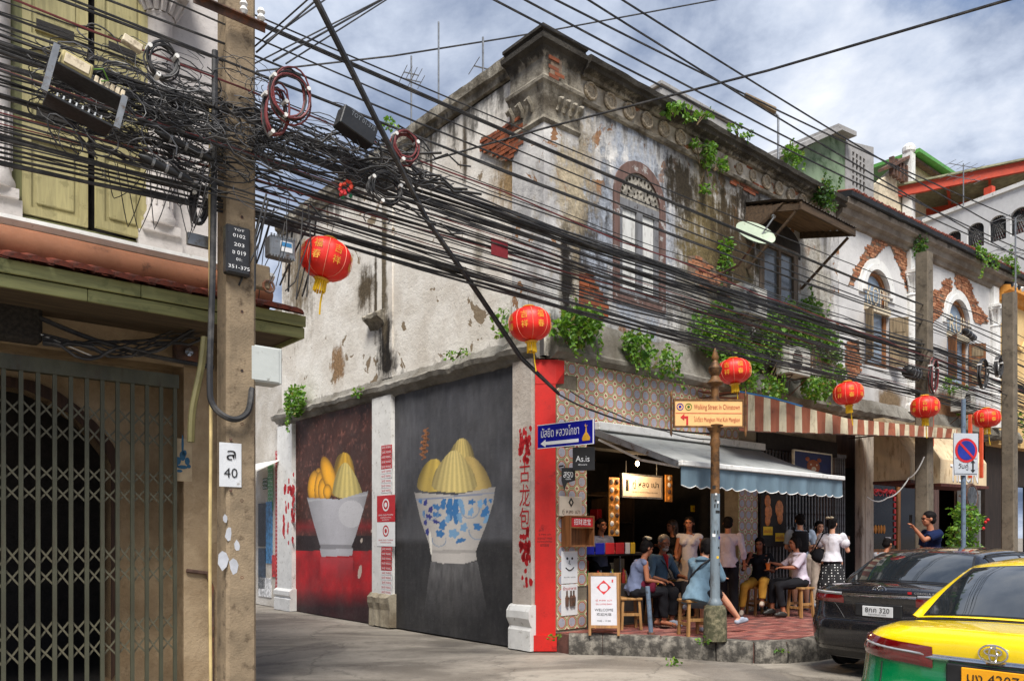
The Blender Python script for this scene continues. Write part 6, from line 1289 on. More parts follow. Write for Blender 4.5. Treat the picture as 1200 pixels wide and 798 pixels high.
def tray(label, px, py, Y, M2):
    root = thing('open_terminal_tray', label, 'terminal box', T(at(px, py, Y)) @ RZ(F.rz) @ M2)
    mb = MB(); mb.bevbox(-.26, .26, -.1, .1, -.02, .0, .004); mb.build('base_plate', MT['black'], root)
    mb = MB(); mb.box(-.26, -.22, -.12, -.1, -.25, .1); mb.build('side_strap', MT['steel'], root); mb = MB(); mb.box(.2, .24, -.12, -.1, -.25, .0); mb.build('side_strap', MT['steel'], root)
    mb = MB(); mb.bevbox(-.22, .2, -.09, .09, -.25, -.23, .004); mb.build('lower_plate', MT['black'], root)
    mb = MB(); mb.bevbox(-.2, .0, -.09, .06, .0, .11, .01); cc = mb.build('cream_module', pm('cream_module', lin(186, 172, 120), .6, .15), root)
    mb = MB(); mb.bevbox(-.18, -.02, -.1, -.09, .02, .09, .004); mb.build('module_cover', MT['cream'], cc)
    mb = MB(); 
    for k in range(6): mb.bevbox(.02 + k * .035, .045 + k * .035, -.09, -.02, .0, .05, .003)
    stuff(mb.build('terminal_row', MT['cream'], root)); mb = MB(); mb.tube([(.0, -.09, .08), (.05, -.12, .1), (.1, -.1, .05), (.06, -.1, .02)], .006, 5); mb.build('green_wire', MT['leaf'], root)
    mb = MB(); [mb.cyl((-.16 + .04 * k, -.07 + .04 * j, -.23), (-.16 + .04 * k, -.07 + .04 * j, -.2), .008, n=5) for k in range(8) for j in range(3)]; stuff(mb.build('connector_studs', MT['steel'], root))
tray('open black terminal tray with a cream module hanging on cables before the shutters', 103, 100, 5.6, RY(.22))
root = thing('terminal_box', 'long black terminal box with faint white lettering hung right of the near pole', 'terminal box', T(at(417, 150, 6.9)) @ RZ(F.rz) @ RY(.3)); mb = MB(); mb.bevbox(-.17, .17, -.07, .07, -.09, .09, .008); mb.build('case', MT['black'], root); text('TOT 01-375', .24, .04, MT['steel'], root, T((.02, -.072, .05)))
root = thing('terminal_box', 'small pale clamp box on the cables before the stucco column', 'terminal box', T(at(155, 52, 5.9)) @ RZ(F.rz) @ RY(.3)); mb = MB(); mb.bevbox(-.07, .07, -.03, .03, -.03, .03, .006); mb.build('case', MT['cream'], root)
root = thing('terminal_box', 'flat grey bracket box tied left of the near pole above the black number box', 'terminal box', T(at(232, 283, 6.6)) @ RZ(F.rz)); mb = MB(); mb.bevbox(-.09, .12, -.02, .02, -.045, .055, .004); mb.build('case', MT['steel'], root)
oc = pm('orange_connector', lin(205, 60, 30), .5, .2)
for k in range(14):
    p = at(404 + R.uniform(-6, 8), 213 + k * 1.4, 7.0 + R.uniform(-.05, .05)); mb = MB(); mb.bevbox(-.016, .016, -.012, .012, -.012, .012, .003); o = mb.build('connector_cap', [oc, MT['redp'], pm('green_cap', lin(30, 120, 80), .5)][0 if k < 6 else 1 if k < 12 else 2], None); o.matrix_world = T(p) @ RY(R.uniform(-1, 1)); tag(o, 'tiny red orange connector cap in the cluster above the leftmost lantern', 'connector', 'connector caps above the leftmost lantern')
p = T(at(585, 291, 8.5)) @ RZ(F.rz); rt = thing('red_tag', 'small dark red plate tied to the cables before the side wall', 'tag', p); mb = MB(); mb.bevbox(-.11, .12, -.006, .006, -.1, .09, .003); mb.build('plate', pm('dark_red_plate', lin(128, 30, 36), .5), rt)
# cross arm iron on the pole
root = thing('pole_cross_arm', 'rusty steel cross arm clamped across the top of the near pole', 'cross arm', T(at(268, 20, 6.6)) @ RZ(F.rz)); mb = MB(); mb.box(-.3, .3, -.04, -.03, -.03, .03); mb.box(-.3, .3, -.08, -.04, .02, .03); mb.build('angle_bar', MT['rust'], root)
for x in (-.2, .1, .25): mb = MB(); mb.lathe([(.02, .03), (.035, .06), (.02, .09), (.035, .11), (.02, .14), (.001, .15)], (x, -.07, 0), 8); mb.build('insulator', MT['white'], root, True)
# ================================================================ lanterns
lred = pm('lantern_red', lin(218, 34, 20), .5, .2, scale=2.5, bump=.15, dirt=.12, dirtcol=lin(150, 30, 24)); lgold = pm('lantern_gold', lin(214, 160, 50), .45, .2, bump=.02); lyel = pm('tassel_yellow', lin(235, 190, 20), .7, .15)
def lantern(label, px, py, d, rot, top, tilt=0.):
    Y = .45 * FP / d; c = at(px, py, Y); root = thing('red_lantern', label, 'lantern', T(c) @ RZ(rot) @ RY(tilt + R.uniform(-.07, .07)) @ RX(R.uniform(-.07, .07)) @ Matrix.Diagonal((1, 1, R.uniform(.94, 1.05), 1)), 'red lanterns hanging in a row from the cables')
    mb = MB(); n = 48; rows = []
    for i in range(15):
        t = -1 + 2 * i / 14; zz = .18 * t; r0 = .225 * math.sqrt(max(0, 1 - abs(t) ** 2.6)) * .97 + .012
        rows.append([(r0 * (1 - .035 * (abs(math.cos(4 * a)) ** 8)) * math.cos(a), r0 * (1 - .035 * (abs(math.cos(4 * a)) ** 8)) * math.sin(a), zz) for a in [2 * math.pi * k / n for k in range(n)]])
    mb.grid(rows, close=True); mb.build('shade', lred, root, True)
    for k in range(8):
        a = math.pi * k / 4; mb = MB(); mb.tube([((.228 * math.sqrt(max(0, 1 - abs(t) ** 2.6)) + .006) * math.cos(a), (.228 * math.sqrt(max(0, 1 - abs(t) ** 2.6)) + .006) * math.sin(a), .18 * t) for t in [-1 + 2 * i / 12 for i in range(13)]], .0028, 4); mb.build('rib_cord', pm('pink_cord', lin(240, 150, 120), .5), root)
    for z in (-.19, .185): mb = MB(); mb.lathe([(.06, z - .012), (.075, z), (.06, z + .012)], n=12); mb.build('end_cap', lgold, root)
    for k in range(8):
        a = math.pi / 8 + math.pi * k / 4; 
        for j, (dz, s_) in enumerate(((.055, '福'), (-.045, '春'))):
            M = RZ(a + math.pi / 2) @ T((0, -.232 + .0, dz)) 
            t_ = text(s_ if k % 2 else ['吉', '祥'][j], .075, .075, lgold, root, M, 'gold_character')
    mb = MB(); mb.tube([(0, 0, .19), (0, 0, .19 + top)], .003, 4); mb.build('hanging_cord', MT['cable'], root)
    mb = MB(); n = 14
    for k in range(n): a = 2 * math.pi * k / n; mb.tube([(.045 * math.cos(a), .045 * math.sin(a), -.2), (.05 * math.cos(a), .05 * math.sin(a), -.29 - R.uniform(0, .02))], .009, 4)
    mb.tube([(0.03, 0, -.2), (.035, 0, -.4), (.05, 0, -.5)], .008, 4); stuff(mb.build('tassel', lyel, root)); return root
lantern('largest red lantern, hanging tilted before the side wall near the left pole', 382, 304, 58, .3, .22, .22)
lantern('red lantern hanging in front of the red corner board', 621, 380, 48, .9, .17)
lantern('red lantern hanging just above the brown walking street sign', 860, 435, 38, .5, .18)
lantern('red lantern above the striped awning below the plants', 994, 461, 33, .2, .2)
lantern('red lantern hanging at the middle concrete pole', 1084, 477, 31, .7, .2)
lantern('smallest red lantern, farthest right beyond the no parking sign', 1156, 490, 29, .35, .25)
# ================================================================ signs
# brown walking street sign on its post
pp = at(838, 750, 10.25); post = thing('signpost', 'tall grey street signpost with ornate rusty top on a mossy concrete foot', 'signpost', T((pp.x, pp.y, .25)) @ RZ(rad(6)))
mb = MB(); mb.lathe([(.155, 0), (.15, .05), (.145, .38), (.13, .44), (.11, .46)], n=18); mb.build('concrete_foot', pm('mossy_concrete', lin(120, 112, 88), .95, .4, scale=8, bump=.9, dirt=.8, dirtcol=lin(52, 54, 34)), post, True)
mb = MB(); mb.lathe([(.09, .46), (.095, .49), (.075, .52), (.062, .56), (.06, 1.9)], n=16); mb.build('grey_shaft', pm('grey_shaft', lin(112, 124, 132), .5, .15, streak=True, dirt=.4, dirtcol=lin(70, 66, 62)), post, True)
rb_ = pm('rusty_gold', lin(118, 82, 46), .6, .4, metal=.3, dirt=.5, dirtcol=lin(50, 38, 30))
mb = MB(); mb.lathe([(.06, 1.9), (.055, 2.5), (.07, 2.55), (.055, 2.62), (.07, 2.7), (.10, 2.74), (.12, 2.78), (.07, 2.8), (.05, 2.8), (.05, 3.28), (.09, 3.3), (.11, 3.33), (.07, 3.37), (.05, 3.42), (.08, 3.47), (.09, 3.52), (.06, 3.56), (.03, 3.62), (.05, 3.66), (.01, 3.78)], n=14); mb.build('rusty_shaft', rb_, post, True)
for k in range(14):
    z = .9 + R.uniform(0, 1.1); a = R.uniform(3.9, 5.6); mb = MB(); s_ = R.uniform(.012, .028); mb.add([((.0625 + .001) * math.cos(a + u / .0625), (.0635) * math.sin(a + u / .0625), z + v) for u, v in ((-s_, -s_), (s_, -s_), (s_, s_), (-s_, s_))], [(0, 1, 2, 3)]); mb.build('sticker', MT[R.choice(['whiteprint', 'yellow', 'redp', 'bluep', 'inkblack'])], post)
Ys = 10.15; wa_ = thing('walking_street_sign', 'cream street direction sign reading Walking Street in Chinatown with red arrow', 'sign', T(at(791, 499, Ys))); w = 80 / FP * Ys; h = 30 / FP * Ys; wa_.matrix_world = T(at(791, 499, Ys)) @ RZ(rad(2))
mb = MB(); mb.bevbox(0, w, 0, .03, 0, h, .004); mb.build('panel', pm('sign_peach', lin(228, 178, 116), .5, .05, dirt=.08, dirtcol=lin(170, 120, 80)), wa_)
mb = MB(); t = .018; mb.box(-t, w + t, -.01, .04, h, h + t); mb.box(-t, w + t, -.01, .04, -t, 0); mb.box(-t, 0, -.01, .04, 0, h); mb.box(w, w + t, -.01, .04, 0, h); mb.build('frame', rb_, wa_)
mb = MB(); mb.box(.01, w - .01, -.004, -.001, h * .5 - .003, h * .5 + .003); mb.build('divider', MT['redp'], wa_)
brn = pm('sign_brown_print', lin(160, 62, 40), .6)
text('Walking Street In Chinatown', w * .68, h * .26, brn, wa_, T((w * .62, -.003, h * .72))); text('ไปเที่ยว Mangkon Wat Kuh Mangkon', w * .68, h * .26, brn, wa_, T((w * .62, -.003, h * .25)))
for k, (cx, c) in enumerate(((.075, MT['bluep']), (.2, MT['leaf']))): mb = MB(); mb.lathe([(.045, -.002), (.045, -.005), (.036, -.005), (.036, -.002)], (w * cx, 0, h * .75), 16, 'y', caps=False); mb.lathe([(.02, -.004), (.001, -.005)], (w * cx, 0, h * .75), 6, 'y', caps=False); mb.build('round_emblem', c, wa_)
mb = MB(); ax, az = w * .08, h * .34; mb.plate([(ax, az), (ax + .05, az - .04), (ax + .05, az - .013), (ax + .075, az - .013), (ax + .075, az - .1), (ax + .1, az - .1), (ax + .1, az + .015), (ax + .05, az + .015), (ax + .05, az + .045)], -.005, -.001); mb.build('arrow', MT['redp'], wa_)
for x in (-.045, w + .045): mb = MB(); mb.lathe([(.001, -.14), (.018, -.1), (.014, -.05), (.014, h + .05), (.022, h + .07), (.012, h + .1), (.001, h + .16)], (x, .015, 0), 8); mb.build('side_finial', rb_, wa_, True)
# blue street sign
Y0, Y1 = 10.35, 10.1; a = at(630, 526, 10.6); c = at(696, 521, 10.0); fr = Fr((a.x, a.y), (c.x - a.x, c.y - a.y)); w = math.hypot(c.x - a.x, c.y - a.y); h = 28.5 / FP * 10.3
bs = thing('blue_street_sign', 'blue Thai street sign with white arrow and golden mosque dome', 'sign', fr.mat(0, 0, a.z)); mb = MB(); mb.bevbox(0, w, 0, .02, 0, h, .004); mb.build('panel', MT['bluep'], bs)
mb = MB(); t = .008; mb.box(0, w, -.004, 0, h - t, h); mb.box(0, w, -.004, 0, 0, t); mb.box(w - t * 2, w, -.004, 0, t, h - t); mb.build('edge_line', MT['whiteprint'], bs)
text('มัสยิด หลวงโกชา', w * .68, h * .42, MT['whiteprint'], bs, T((w * .41, -.004, h * .66)))
mb = MB(); z = h * .2; mb.plate([(w * .06, z), (w * .15, z - .05), (w * .15, z - .022), (w * .74, z - .022), (w * .74, z + .022), (w * .15, z + .022), (w * .15, z + .05)], -.005, -.001); mb.build('arrow', MT['whiteprint'], bs)
mb = MB(); cx = w * .87; mb.plate([(cx - .055, h * .16), (cx + .055, h * .16), (cx + .062, h * .26), (cx + .04, h * .38), (cx + .01, h * .5), (cx + .005, h * .7), (cx - .005, h * .7), (cx - .01, h * .5), (cx - .04, h * .38), (cx - .062, h * .26)], -.006, -.001); mb.tube([(cx + .015 * math.cos(t * .6 + 2.2), -.004, h * .78 + .02 * math.sin(t * .6 + 2.2)) for t in range(8)], .005, 4); mb.build('golden_dome', lgold, bs)
mb = MB(); mb.tube([(w * .5, .01, h), (w * .5 - .02, .02, h + .02)], .008, 5); mb.tube([(w * .1, .02, h * .5), (w * .1, .3, h * .5)], .015, 6); mb.build('bracket', MT['black'], bs)
# As.is sign and small hanging Thai sign
def hangsign(label, px0, px1, py0, py1, Y, pieces, shape=None, mm=None):
    a = at(px0, py1, Y); w = (px1 - px0) / FP * Y; h = (py1 - py0) / FP * Y; r = thing('hanging_sign', label, 'sign', T(a) @ RZ(rad(-6))); mb = MB()
    if shape: mb.plate([(w * x, h * z) for x, z in shape], 0, .03)
    else: mb.bevbox(0, w, 0, .06, 0, h, .004)
    mb.build('panel', mm or pm('sign_black', (.015, .014, .013), .4), r)
    for s_, cx, cz, rw, rh in pieces: text(s_, w * rw, h * rh, MT['whiteprint'], r, T((w * cx, -.003, h * cz)))
    mb = MB(); mb.tube([(w * .1, .03, h + .03), (-.12, .25, h + .03)], .012, 6); mb.tube([(w * .2, .03, h), (w * .2, .03, h + .03)], .006, 5); mb.build('bracket', MT['black'], r)
hangsign('black square hanging sign reading As.is under the blue street sign', 671, 697, 524, 551, 10.8, [('As.is', .45, .5, .62, .26), ('skincare', .45, .25, .4, .08)])
hangsign('small black pointed hanging sign with white Thai letters over the pillar', 658, 674, 548, 575, 11.0, [('สรง', .5, .7, .7, .25), ('cafe', .5, .52, .4, .08)], [(0, .45), (.2, .0), (.4, .35), (1, .45), (1, 1), (0, 1)])
# A-board
ab_ = thing('a_board', 'wooden framed A-board with a red diamond logo and WELCOME on the pavement', 'sign board', T(at(708, 744, 10.7)) @ RZ(rad(-4))); ab_.location.z = .255
wd2 = wood('aboard_wood', lin(166, 116, 62), .6); w, h = .42, .86
for sg, nm in ((1, 'front'), (-1, 'back')):
    M = T((0 if sg == 1 else .04, 0, 0)) @ RX(rad(-13) * sg) if sg == 1 else T((.03, .42, 0)) @ RX(rad(13))
    mb = MB(); mb.box(-w / 2, -w / 2 + .035, -.015, .015, 0, h); mb.box(w / 2 - .035, w / 2, -.015, .015, 0, h); mb.box(-w / 2 + .035, w / 2 - .035, -.013, .013, h - .04, h); mb.box(-w / 2 + .035, w / 2 - .035, -.013, .013, .1, .14); fr_b = mb.build('frame', wd2, ab_, M=M)
    mb = MB(); mb.box(-w / 2 + .035, w / 2 - .035, -.004, .006, .14, h - .04); pn = mb.build('panel', pm('aboard_paper', lin(188, 186, 190), .6, .06) if sg == 1 else MT['black'], fr_b)
    if sg == 1:
        mb = MB(); cz = .66; mb.plate([(0, cz - .1), (.1, cz), (0, cz + .1), (-.1, cz)], -.007, -.0045, [[(.058 * math.cos(-k * .5236), cz + .058 * math.sin(-k * .5236)) for k in range(12)]]); mb.build('diamond_logo', MT['redp'], fr_b)
        text('กู่ หลง เปา', .22, .035, MT['redp'], fr_b, T((0, -.006, .48))); text('GU LONG BAO', .22, .02, MT['redp'], fr_b, T((0, -.006, .43))); text('WELCOME', .25, .035, MT['inkblack'], fr_b, T((0, -.006, .35))); text('欢迎光临', .2, .04, MT['inkblack'], fr_b, T((0, -.006, .29))); text('9.00 - 17.00', .18, .022, MT['inkblack'], fr_b, T((0, -.006, .2))); text('1', .02, .04, MT['redp'], fr_b, T((.12, -.006, .75)))
# no parking sign
pp = at(1130, 700, 12.7); q = at(1127, 536, 12.7); ns = thing('no_parking_sign', 'round blue and red no parking sign with Thai plate on a grey pole', 'sign', T((pp.x, pp.y, .25)) @ RZ(rad(8)))
mb = MB(); mb.cyl((0, .02, 0), (0, .02, 3.55), .035, n=10); mb.build('post', pm('post_bluegrey', lin(96, 112, 130), .5, .2, dirt=.3, dirtcol=lin(60, 60, 60)), ns)
z0 = at(1127, 557, 12.7).z - .25; z1 = at(1127, 508, 12.7).z - .25; mb = MB(); mb.plate([(-.2, z0), (.2, z0), (.215, z0 + .27), (.215, z1), (-.215, z1), (-.215, z0 + .27)], -.04, -.02); mb.build('panel', pm('sign_grey_white', lin(176, 180, 186), .5, .05, dirt=.15, dirtcol=lin(120, 110, 100)), ns)
cz = at(1127, 528, 12.7).z - .25; mb = MB(); mb.lathe([(.195, -.042), (.195, -.046), (.001, -.046)], (0, 0, cz), 28, 'y', caps=False); mb.build('red_disc', MT['redp'], ns)
mb = MB(); mb.lathe([(.155, -.047), (.155, -.05), (.001, -.05)], (0, 0, cz), 28, 'y', caps=False); mb.build('blue_disc', pm('sign_blue', lin(22, 40, 130), .4), ns)
mb = MB(); mb.box(-.17, .17, -.054, -.051, -.018, .018); mb.build('red_slash', MT['redp'], ns, M=T((0, 0, cz)) @ RY(rad(45)))
mb = MB(); mb.box(-.19, .19, -.044, -.041, z0 + .265, z0 + .272); mb.box(-.19, .19, -.044, -.041, z0 + .02, z0 + .027); mb.build('frame_line', MT['inkblack'], ns)
text('วันคู่', .17, .12, MT['inkblack'], ns, T((-.05, -.043, z0 + .14)))
mb = MB(); x = .12; mb.plate([(x, z0 + .04), (x + .04, z0 + .09), (x + .013, z0 + .09), (x + .013, z0 + .2), (x + .04, z0 + .2), (x, z0 + .25), (x - .04, z0 + .2), (x - .013, z0 + .2), (x - .013, z0 + .09), (x - .04, z0 + .09)], -.045, -.041); mb.build('double_arrow', MT['inkblack'], ns)
# blue bollard pipe
b_ = thing('blue_barrier_post', 'slim blue grey metal post standing on the pavement beside the A-board', 'post', T((at(763, 741, 10.9).x, 10.9, .25))); mb = MB(); mb.cyl((0, 0, 0), (-.05, 0, .66), .032, n=10); mb.build('pipe', _MC['post_bluegrey'], b_); mb = MB(); mb.cyl((0, 0, 0), (0, 0, .03), .05, n=10); mb.build('foot', MT['rust'], b_)
# ================================================================ stools
sw = wood('stool_wood', lin(178, 132, 78), .6)
def stool(label, px, Y, h=.47, rz=0.3):
    x = (px - 600) / FP * Y; r = thing('wooden_stool', label, 'stool', T((x, Y, .255)) @ RZ(rz), 'square wooden stools outside the bun shop'); mb = MB(); mb.bevbox(-.16, .16, -.16, .16, h - .035, h, .006); mb.build('seat', sw, r)
    for sx_ in (-1, 1):
        for sy in (-1, 1): mb = MB(); mb.hull([(sx_ * (.13 + d) + e, sy * (.13 + d) + f, z) for d, z in ((0.012, 0), (-.01, h - .035)) for e in (-.018, .018) for f in (-.018, .018)]); mb.build('leg', sw, r)
    for sg in (-1, 1):
        mb = MB(); mb.box(-.12, .12, sg * .13 - .01, sg * .13 + .01, .2, .24); mb.build('stretcher', sw, r); mb = MB(); mb.box(sg * .13 - .01, sg * .13 + .01, -.12, .12, .14, .18); mb.build('stretcher', sw, r)
    return r
stool('wooden stool under the denim jacket beside the signpost', 812, 10.75, .49, .25)
stool('wooden stool under the seated woman in dark trousers', 938, 13.2, .5, .5)
stool('dark legged wooden stool under the person in mustard trousers', 889, 13.6, .48, .2)
stool('wooden stool under the man in the denim shirt', 770, 12.0, .46, .1)
stool('wooden stool under the woman with the hair bun', 737, 11.5, .46, .1)
# ================================================================ facade equipment
acm = pm('ac_white', lin(188, 186, 178), .6, .08, dirt=.35, dirtcol=lin(120, 110, 96))
def acunit(label, fr, px, py, y, w=.72, h=.5, rz=0.):
    x, z = fr.pix(px, py, y); r = thing('air_conditioner', label, 'air conditioner', fr.mat(x, y, z, rz)); mb = MB(); mb.bevbox(-w / 2, w / 2, 0, .28, -h / 2, h / 2, .012); mb.build('case', acm, r)
    mb = MB(); mb.lathe([(.19, -.012), (.19, .0), (.17, 0), (.17, -.012)], (-w * .15, 0, 0), 20, 'y', caps=False); mb.lathe([(.17, -.003), (.001, -.003)], (-w * .15, 0, 0), 20, 'y', 1, caps=False); mb.build('fan_ring', [acm, MT['dark']], r)
    for k in range(9): mb = MB(); z_ = -.16 + .04 * k; ww = math.sqrt(max(0, .17 ** 2 - z_ ** 2)); mb.box(-w * .15 - ww, -w * .15 + ww, -.014, -.008, z_ - .004, z_ + .004); mb.build('fan_guard_bar', acm, r)
    for k in range(7): mb = MB(); mb.box(w * .26, w * .44, -.006, .0, -.18 + .05 * k, -.16 + .05 * k); mb.build('louvre', acm, r)
    mb = MB(); [mb.tube([(sx_ * w * .35, -.02, -h / 2 - .02), (sx_ * w * .35, .36, -h / 2 - .02), (sx_ * w * .35, .36, -h / 2 - .3), (sx_ * w * .35, -.0, -h / 2 - .02)], .012, 4) for sx_ in (-1, 1)]; mb.build('bracket', MT['rust'], r); return r
acunit('grey air conditioner beneath the ruined window, half hidden by cables', F, 886, 352, -.45, .7, .5)
acunit('air conditioner above the striped awning amid the vines', F, 938, 423, -.5, .7, .5)
acunit('air conditioner on the white house wall between the two coils', B, 1136, 470, -.45, .7, .5)
# satellite dish
dp = at(884, 276, 12.7); ds = thing('satellite_dish', 'pale green satellite dish tilted on an arm by the ruined canopy', 'satellite dish', T(dp) @ RZ(F.rz) )
mb = MB(); rows = []
for i in range(7):
    r = .33 * i / 6 + .001; rows.append([(r * math.cos(a) * 1.0, r * math.sin(a), .25 * r * r * 2) for a in [2 * math.pi * k / 24 for k in range(24)]])
mb.grid(rows, close=True); mb.grid([[(a, b, c - .012) for a, b, c in r] for r in rows], close=True); mb.build('reflector', pm('dish_green_white', lin(176, 188, 164), .5, .06, dirt=.1, dirtcol=lin(130, 130, 110)), ds, True, M=(RZ(-F.rz) @ Vector((.16, -.58, .5)).normalized().to_track_quat('Z', 'Y').to_matrix().to_4x4()))
mb = MB(); mb.tube([(0.1, .05, -.1), (.25, -.2, .3)], .014, 6); mb.tube([(.25, -.2, .3), (.28, -.16, .33)], .03, 6); mb.build('feed_arm', MT['steel'], ds); mb = MB(); mb.tube([(.08, .05, -.1), (-.0, .3, -.4), (-.05, .8, -.5)], .022, 6); mb.build('mount_arm', MT['rust'], ds)
# ruined canopy
cn = thing('ruined_canopy', 'dark rotting timber canopy with corrugated sheet over the second window', 'canopy', F.mat(0, 0, 0)); dk = wood('rotten_wood', lin(96, 76, 56), .9, dark=.35, axis=0)
x0, x1 = 4.62, 6.5; zw, zfr = 7.5, 7.22
mb = MB(); rows = []
for i in range(61): x = x0 + (x1 - x0) * i / 60; c = .014 * math.cos(i * math.pi / 1.5); rows.append([(x, .0, zw + c), (x, -.55, (zw + zfr) / 2 + .02 + c), (x, -1.1, zfr - .02 + c)])
mb.grid(rows); mb.grid([[(a, b, c + .006) for a, b, c in r] for r in rows]); mb.build('corrugated_sheet', pm('rusty_sheet', lin(72, 62, 54), .8, .4, dirt=.5, dirtcol=lin(40, 30, 24)), cn, True)
for k in range(8): mb = MB(); y = -.06 - k * .13; z = zw - .03 + (zfr - zw) * (-y / 1.1) - .015; mb.bevbox(x0 + .04, x1 - .04, y - .055, y + .055, z - .012, z + .008, .003); mb.build('ceiling_board', wood('canopy_plank', lin(128, 100, 70), .9, dark=.4, axis=0), cn)
mb = MB(); mb.bevbox(x0, x1, -1.08, -1.04, zfr - .16, zfr - .03, .006); mb.build('front_beam', dk, cn)
for x in (x0 + .02, x1 - .06): mb = MB(); mb.hull([(x, 0, zw - .05), (x + .04, 0, zw - .05), (x, -1.04, zfr - .05), (x + .04, -1.04, zfr - .05), (x, 0, zw - .18), (x + .04, 0, zw - .18), (x, -1.04, zfr - .15), (x + .04, -1.04, zfr - .15)]); mb.build('side_beam', dk, cn); mb = MB(); mb.tube([(x + .02, -.95, zfr - .15), (x + .02, -.02, 6.35)], .03, 5); mb.build('brace', dk, cn)
mb = MB(); [mb.hull([(x0 + .0, 0, 7.3), (x0 + .0, -.75, 7.28), (x0 - .02, 0, 6.9), (x0 + .01, -.4, 7.05), (x0 + .03, 0, 7.3), (x0 + .03, -.75, 7.28), (x0 + .03, 0, 6.9)])]; mb.build('torn_side_sheet', dk, cn)
# street lamp arm, antennas on the roofs
sl = thing('roof_lamp_arm', 'slender lamp arm rising from the roof behind the cornice', 'lamp', T(at(912, 180, 17))); mb = MB(); mb.tube([(0, 0, -1.3), (0, 0, .8), (-.1, 0, .9)], .025, 6); mb.build('post', MT['steel'], sl); a = at(873, 112, 17) - at(912, 180, 17); b2 = at(903, 131, 17) - at(912, 180, 17); mb = MB(); mb.hull([a + Vector((0, -.06, .03)), a + Vector((0, .06, .03)), b2 + Vector((.1, -.08, .05)), b2 + Vector((.1, .08, .05)), a + Vector((0, -.06, -.03)), b2 + Vector((.1, -.08, -.05)), a + Vector((0, .06, -.03)), b2 + Vector((.1, .08, -.05))]); mb.build('lamp_head', pm('lamp_bronze', lin(120, 100, 72), .5), sl)
def antenna(label, px, py_t, py_b, Y, arms, rz=0.4):
    r = thing('tv_antenna', label, 'antenna', T(at(px, py_b, Y)) @ RZ(rz)); H = (py_b - py_t) / FP * Y; mb = MB(); mb.cyl((0, 0, -.6), (0, 0, H), .018, n=6); mb.build('mast', MT['steel'], r)
    for z, L, n in arms:
        mb = MB(); mb.cyl((-L / 2, 0, H * z), (L / 2, 0, H * z), .012, n=5); [mb.cyl((-L / 2 + L * k / max(1, n - 1), -.25, H * z), (-L / 2 + L * k / max(1, n - 1), .25, H * z), .007, n=4) for k in range(n)]; mb.build('element_boom', MT['steel'], r)
antenna('tall thin mast on the side roof, rightmost of two above the side wall', 514, 26, 110, 15, []); antenna('antenna with ladder elements above the side wall parapet', 482, 66, 140, 15.5, [(.72, .3, 4), (.62, .4, 3)]); antenna('short stick antenna near the corner of the side roof', 566, 44, 80, 12.5, [(.0, .3, 2)])
antenna('television antenna with two booms above the terrace roof', 1129, 192, 218, 24, [(.9, 1.1, 5), (.35, 1.3, 6)], .3); antenna('dark television antenna standing before the white terrace wall', 1190, 255, 318, 18, [(.95, .8, 4), (.35, 1.1, 5)], .3)
# ================================================================ plants
def P_(fr, px, py, y): return fr.pix(px, py, y)
def cl(fr, px, py, y, rx, rz, n, ry=.15): x, z = fr.pix(px, py, y); return (x, y, z, rx, ry, rz, n)
plant('ledge_bush', 'leafy green bush growing on the ledge just right of the corner', 'bush', F, [cl(F, 676, 383, -.25, .32, .26, 330), cl(F, 692, 372, -.2, .22, .2, 120), cl(F, 655, 384, -.2, .12, .15, 60)], .095)
plant('ledge_bush', 'bright green bush growing on the ledge above the patterned tiles', 'bush', F, [cl(F, 750, 408, -.25, .28, .26, 260), cl(F, 783, 425, -.25, .2, .22, 150), cl(F, 738, 400, -.2, .2, .15, 80)], .085)
plant('wall_vine', 'mass of vines hanging below the ruined window, left part', 'vine', F, [cl(F, 846, 372, -.15, .35, .3, 442), cl(F, 838, 400, -.2, .35, .3, 510), cl(F, 862, 405, -.25, .4, .35, 510), cl(F, 880, 420, -.25, .3, .2, 272), cl(F, 900, 400, -.2, .4, .2, 255)], .09)
plant('wall_vine', 'broad curtain of vines right of the air conditioner above the awning', 'vine', F, [cl(F, 950, 375, -.1, .5, .45, 714), cl(F, 935, 400, -.2, .5, .3, 442), cl(F, 970, 405, -.1, .4, .4, 442), cl(F, 955, 455, -.35, .5, .22, 442), cl(F, 980, 440, -.25, .3, .2, 204), cl(F, 905, 455, -.35, .3, .2, 204)], .085)
plant('wall_vine', 'loose creeper spilling over the ledge right above the striped awning', 'vine', F, [cl(F, 905, 385, -.3, .35, .4, 260), cl(F, 870, 440, -.3, .35, .22, 220), cl(F, 925, 372, -.3, .35, .3, 200), cl(F, 822, 385, -.15, .3, .35, 200)], .085)
plant('cornice_weed', 'small weed on the cornice nearest the corner', 'weed', F, [cl(F, 789, 128, -.3, .12, .09, 68)], .1)
plant('cornice_weed', 'small weed hanging under the cornice above the vines', 'weed', F, [cl(F, 808, 136, -.3, .1, .08, 51), cl(F, 826, 134, -.3, .1, .06, 40)], .09)
plant('cornice_weed', 'trailing green weed below the cornice right of the arched window', 'weed', F, [cl(F, 828, 180, -.1, .13, .22, 153), cl(F, 812, 170, -.08, .08, .08, 40), cl(F, 845, 195, -.08, .14, .1, 68), cl(F, 826, 222, -.08, .08, .08, 40)], .085)
plant('wall_vine', 'thin strand of vine left of the satellite dish', 'vine', F, [cl(F, 850, 288, -.08, .1, .14, 85), cl(F, 848, 310, -.08, .07, .2, 68)], .085)
plant('cornice_weed', 'pale weed tuft at the top of the cornice behind the dish', 'weed', F, [cl(F, 872, 160, -.3, .1, .08, 51), cl(F, 858, 150, -.3, .12, .06, 40)], .08)
plant('cornice_bush', 'round green bush on the cornice above the ruined canopy', 'bush', F, [cl(F, 965, 228, -.2, .3, .22, 374)], .08, 'leafd')
